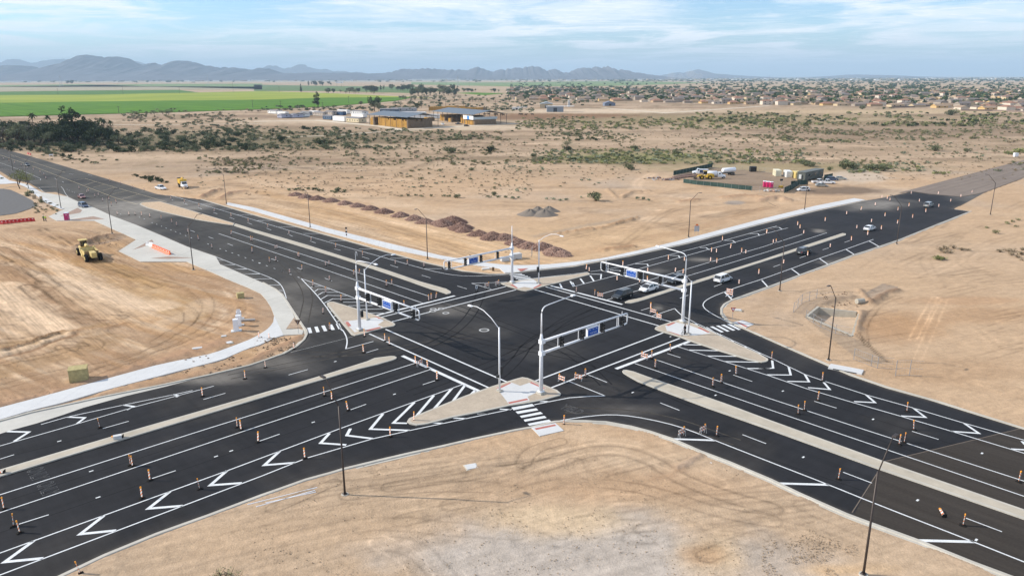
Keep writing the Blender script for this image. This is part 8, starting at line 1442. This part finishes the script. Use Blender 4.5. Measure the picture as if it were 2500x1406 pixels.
m_ = MB(); c = a + u * (L_ * .90); m_.box((0, 0, 6.2), (20, .3, 3.2)); t = thing('barn_wall', c - vv_ * .3, rz_, 'white upper wall panel with blue patch on the second barn', 'wall panel'); m_.build('wall', M_PALE, t); m_ = MB(); m_.box((0, -.2, 6.1), (4.6, .1, 3.0)); m_.build('blue_patch', mat('tarp_blue', (.04, .22, .55), .6), t)
c = a + u * (L_ * 1.0) + vv_ * 12; t = thing('barn_wall', c + u * .8, rz_, 'pale gabled end wall of the second barn', 'wall panel'); m_ = MB(); m_.box((0, 0, 5.8), (.3, 24, 2.2)); m_.build('wall', mat('pale_metal', (.40, .45, .47), .6), t)
for (L, v, lab) in (('N', (1440, 235, 12, 3, 3), 'orange hay stack behind the second barn'), ('N', (1680, 222, 9, 3, 3), 'right-hand orange hay stack behind the second barn'), ('N', (1940, 255, 12, 3, 3), 'dark-sided hay stack out on the pens')): hay(G(*P(L, v[0], v[1])[0]), -.05, v[2], v[3], v[4], lab, 3.2, 2.6, 1.6)
def shed(L, a, b, w, d, h, ang, wm, rm, lab, pitched=True, openf=False):
    t = thing('farm_shed', G(*P(L, a, b)[0]), ang, lab, 'shed', 'farm sheds on the pens'); m_ = MB(); m_.box((0, 0, h / 2), (w, d, h)); m_.build('wall', wm, t); m_ = MB(); z = h; e = .5
    if pitched: [m_.face(q) for q in ([(-w / 2 - e, -d / 2 - e, z), (-w / 2 - e, d / 2 + e, z), (0, d / 2 + e, z + w * .16), (0, -d / 2 - e, z + w * .16)], [(w / 2 + e, d / 2 + e, z), (w / 2 + e, -d / 2 - e, z), (0, -d / 2 - e, z + w * .16), (0, d / 2 + e, z + w * .16)], [(-w / 2, -d / 2, z), (w / 2, -d / 2, z), (0, -d / 2, z + w * .16)])]
    else: m_.box((w * .3, 0, z + .2), (w * 1.7, d + 1, .25))
    m_.build('roof', rm, t); m_ = MB(); m_.box((0, -d / 2 - .05, h * .38), (w * .22, .1, h * .75)); m_.build('door', M_WIN, t)
shed('O', 1045, 498, 17, 22, 5.5, -.05, HWALL[1], mat('pale_metal', (.40, .45, .47), .6), 'cream barn with dark gable on the pens'); shed('O', 1210, 575, 20, 10, 6.5, .0, mat('grey_metal', (.22, .25, .28), .6), M_PALE, 'small grey shed with flat white canopy on the pens', False)
shed('O', 480, 535, 12, 5, 3, .0, M_PALE, M_PALE, 'white livestock trailer on the pens', False); shed('O', 1475, 480, 3, 3, 9, 0, M_PALE, M_PALE, 'white feed silo on the pens', False); shed('O', 2240, 460, 16, 10, 4, .2, mat('blue_grey', (.16, .19, .26), .7), mat('blue_grey', (.16, .19, .26), .7), 'blue-grey tarped heap on the pens')
M_COW = mat('cow_hide', (.03, .02, .015), .8)
for i, (L, a, b) in enumerate((('O', 75, 640), ('O', 100, 645), ('O', 185, 645), ('O', 225, 650), ('O', 540, 640), ('O', 580, 642), ('O', 655, 648), ('O', 780, 642), ('N', 2210, 330), ('N', 2290, 325), ('N', 2410, 330), ('N', 2440, 332))):
    t = thing('cow', G(*P(L, a, b)[0]), rs.uniform(-.5, .5) + (math.pi if i % 2 else 0), f'{nth(i)} dark cow from the left on the cattle pens' if i < 8 else f'{nth(i - 8)} dark cow behind the second hay barn', 'cow', 'dark cattle on the pens'); t.scale = (1.5, 1.5, 1.5)
    m_ = MB(); m_.tube([(-.95, 0, 1.05), (-.8, 0, 1.05), (0, 0, 1.0), (.7, 0, 1.08), (.95, 0, 1.2), (1.25, 0, 1.35), (1.5, 0, 1.15), (1.62, 0, 1.0)], [.18, .33, .38, .33, .22, .16, .14, .07], 10)
    for x_ in (-.7, .6):
        for s_ in (-.2, .2): m_.tube([(x_, s_, .95), (x_ - .05, s_, .5), (x_, s_, 0)], [.12, .07, .06], 6)
    m_.tube([(-.95, 0, 1.2), (-1.05, 0, .6)], .03, 4); m_.build('body', M_COW, t, True)
# poles and pylons
M_POLE = mat('pole_wood', (.12, .10, .085), .9)
def upole(L, a, b, h, lab, cross=True):
    t = thing('power_pole', G(*P(L, a, b)[0]), R(10), lab, 'power pole', 'power poles over the fields'); m_ = MB(); m_.tube([(0, 0, 0), (0, 0, h)], [.32, .2], 6); m_.build('pole', M_POLE, t)
    if cross: m_ = MB(); m_.box((0, 0, h - 1.2), (3.6, .25, .25)); m_.build('crossarm', M_POLE, t)
pl = [('a', 555, 518, 16), ('a', 1175, 512, 22), ('a', 1445, 432, 34), ('a', 1715, 508, 16), ('a', 2225, 495, 30), ('a', 2412, 645, 12), ('a', 1135, 695, 9), ('b', 242, 495, 18), ('b', 255, 640, 10), ('b', 655, 640, 8), ('b', 835, 445, 36), ('b', 793, 440, 30), ('b', 905, 600, 12), ('b', 1835, 440, 34), ('b', 2055, 440, 36), ('b', 2470, 430, 30), ('b', 1600, 640, 12), ('b', 1830, 640, 12), ('b', 2000, 645, 12), ('b', 2303, 650, 11), ('c', 48, 425, 28), ('c', 457, 425, 36), ('c', 527, 425, 30), ('c', 752, 430, 22), ('c', 553, 628, 11), ('c', 1605, 400, 34), ('c', 2490, 410, 46), ('d', 75, 345, 40), ('d', 70, 345, 34), ('d', 1320, 335, 40), ('d', 2345, 330, 40), ('d', 2120, 330, 36), ('d', 2230, 330, 36)]
for i, (L, a, b, h) in enumerate(pl): upole(L, a, b, h, f'{nth(i)} thin power pole from the left along the distant plain')
def pylon(L, a, b, h, lab):
    t = thing('pylon', G(*P(L, a, b)[0]), R(20), lab, 'pylon', 'lattice pylons over the fields'); m_ = MB(); w = h * .13; r_q = .22
    pr = [(w, 0), (w * .45, h * .45), (w * .16, h * .78), (w * .1, h)]
    for sx in (-1, 1):
        for sy in (-1, 1): m_.tube([(sx * q, sy * q, z) for q, z in pr], r_q, 4)
    for i in range(7):
        z0, z1 = h * i / 8, h * (i + 1) / 8; q0, q1 = np.interp(z0, [z for _, z in pr], [q for q, _ in pr]), np.interp(z1, [z for _, z in pr], [q for q, _ in pr])
        for sx, sy, tx, ty in ((-1, -1, 1, -1), (1, -1, 1, 1), (1, 1, -1, 1), (-1, 1, -1, -1)): m_.tube([(sx * q0, sy * q0, z0), (tx * q1, ty * q1, z1)], .12, 3); m_.tube([(tx * q0, ty * q0, z0), (sx * q1, sy * q1, z1)], .12, 3)
    m_.build('tower', M_STEEL, t); 
    for z in (.78, .88): m_ = MB(); m_.box((0, 0, h * z), (h * .34, .4, .4)); m_.build('crossarm', M_STEEL, t)
pylon('a', 585, 438, 52, 'lattice pylon at the left of the fields'); pylon('a', 1988, 438, 52, 'lattice pylon in the middle of the green fields'); pylon('b', 1945, 440, 44, 'lattice pylon before the white warehouse')
# small water box far right and white gate frame far left
m_ = MB(); m_.box((0, 0, 1.0), (2.0, 1.5, 2.0)); t = thing('water_tank', G(*P('h', 2420, 168)[0]), 0, 'small white tank box beside the haul road', 'tank'); m_.build('body', M_WHITE, t)
t = thing('gate_frame', G(*P('e', 490, 175)[0]), .2, 'white board on two posts at the far left verge', 'sign')
for s_ in (-1, 1): m_ = MB(); m_.box((s_ * .9, 0, .9), (.12, .12, 1.8)); m_.build('post', M_WHITE, t)
m_ = MB(); m_.box((0, 0, 1.5), (1.7, .06, .5)); m_.build('board', M_WHITE, t)
# car park behind the left walk
mb = MB(); mb.prism(GW(P('V', -400, 640, 60, 640, 200, 655, 400, 745, 620, 860, 690, 960, 600, 1010, 300, 1110, 0, 1150, -400, 1200)), 0, .07, sides=False); tag(mb.build('car_park', mat('old_asphalt', (.145, .14, .135), .9, ns=1, na=.12)), 'grey old car park at the far left', kind='structure')
pk = GW(P('V', -400, 640, 60, 640, 200, 600, 330, 600, 540, 640, 640, 720)); tag(kerb(pk, .35, .15), 'pale kerb curving round the planted corner of the car park')
mb = MB(); mb.prism(GW(P('V', -100, 340, 0, 365, 180, 480, 560, 560, 740, 680, 930, 760, 1150, 950, 1250, 1010, 1160, 1030, 900, 920, 640, 730, 520, 620, 300, 530, 120, 545, -100, 550)), 0, .09, sides=False); tag(mb.build('sidewalk', M_WALK), 'white walk beside the car park corner', kind='structure')
for i, (a, b, w_, lab) in enumerate(((660, 830, 1.0, 'left tan gate pillar by the car park shrubs'), (790, 860, .7, 'right tan gate pillar by the car park shrubs'))): block(*P('V', a, b)[0], (w_, w_, 1.5), .3, HWALL[0], 'gate_pillar', lab, 'pillar', lid(w_ * 1.1, w_ * 1.1, 1.5, HWALL[1]))


# clods and stones strewn over the worked dirt
def clods(n, regs, lab, m, s0, s1, thr=.5):
    m_ = MB(); q = []
    for _ in range(n * 4): L, x0, y0, x1, y1 = rs.choice(regs); g = G(*P(L, rs.uniform(x0, x1), rs.uniform(y0, y1))[0]); q.append((g.x, g.y))
    a = np.array(q); ok = ~inpoly(a[:, 0], a[:, 1], LOOP) & ~inpoly(a[:, 0], a[:, 1], wAP) & (fbm(a[:, 0] / 3, a[:, 1] / 3, 88, 3) > thr)
    for gx_, gy_ in a[ok][:n]:
        s_ = s0 + (s1 - s0) * rs.random() ** 3; c = Vector((gx_, gy_, .05 + s_ * .2)); u = Vector((rs.gauss(0, 1), rs.gauss(0, 1), rs.gauss(0, .4))).normalized(); w_ = u.cross(Vector((rs.gauss(0, 1), rs.gauss(0, 1), 1))).normalized(); v_ = u.cross(w_)
        m_.add([c + u * s_ * 1.3, c - u * s_, c + w_ * s_, c - w_ * s_, c + v_ * s_ * .7, c - v_ * s_ * .7], [(0, 2, 4), (2, 1, 4), (1, 3, 4), (3, 0, 4), (2, 0, 5), (1, 2, 5), (3, 1, 5), (0, 3, 5)])
    tag(m_.build('clods', m), lab, kind='stuff')
clods(9000, [('n', 0, 200, 2500, 1400), ('o', 0, 60, 2300, 1400), ('i', 0, 0, 2500, 1200), ('i', 0, 700, 2500, 1200), ('e', 700, 880, 1300, 1050), ('l', 100, 80, 1300, 900), ('f', 0, 560, 2500, 1100), ('p', 0, 900, 900, 1400)], 'small clods and stones strewn over the dirt', mat('clod', (.34, .26, .18), .95), .02, .085)
clods(700, [('W', 820, 1080, 1200, 1300), ('j', 0, 520, 400, 760), ('i', 1700, 700, 2300, 880), ('l', 560, 90, 960, 240), ('e', 750, 920, 1140, 1030), ('B', 880, 400, 1500, 640)], 'darker broken lumps by the dug spots', mat('dark_clod', (.22, .155, .105), .95), .06, .26, .45)
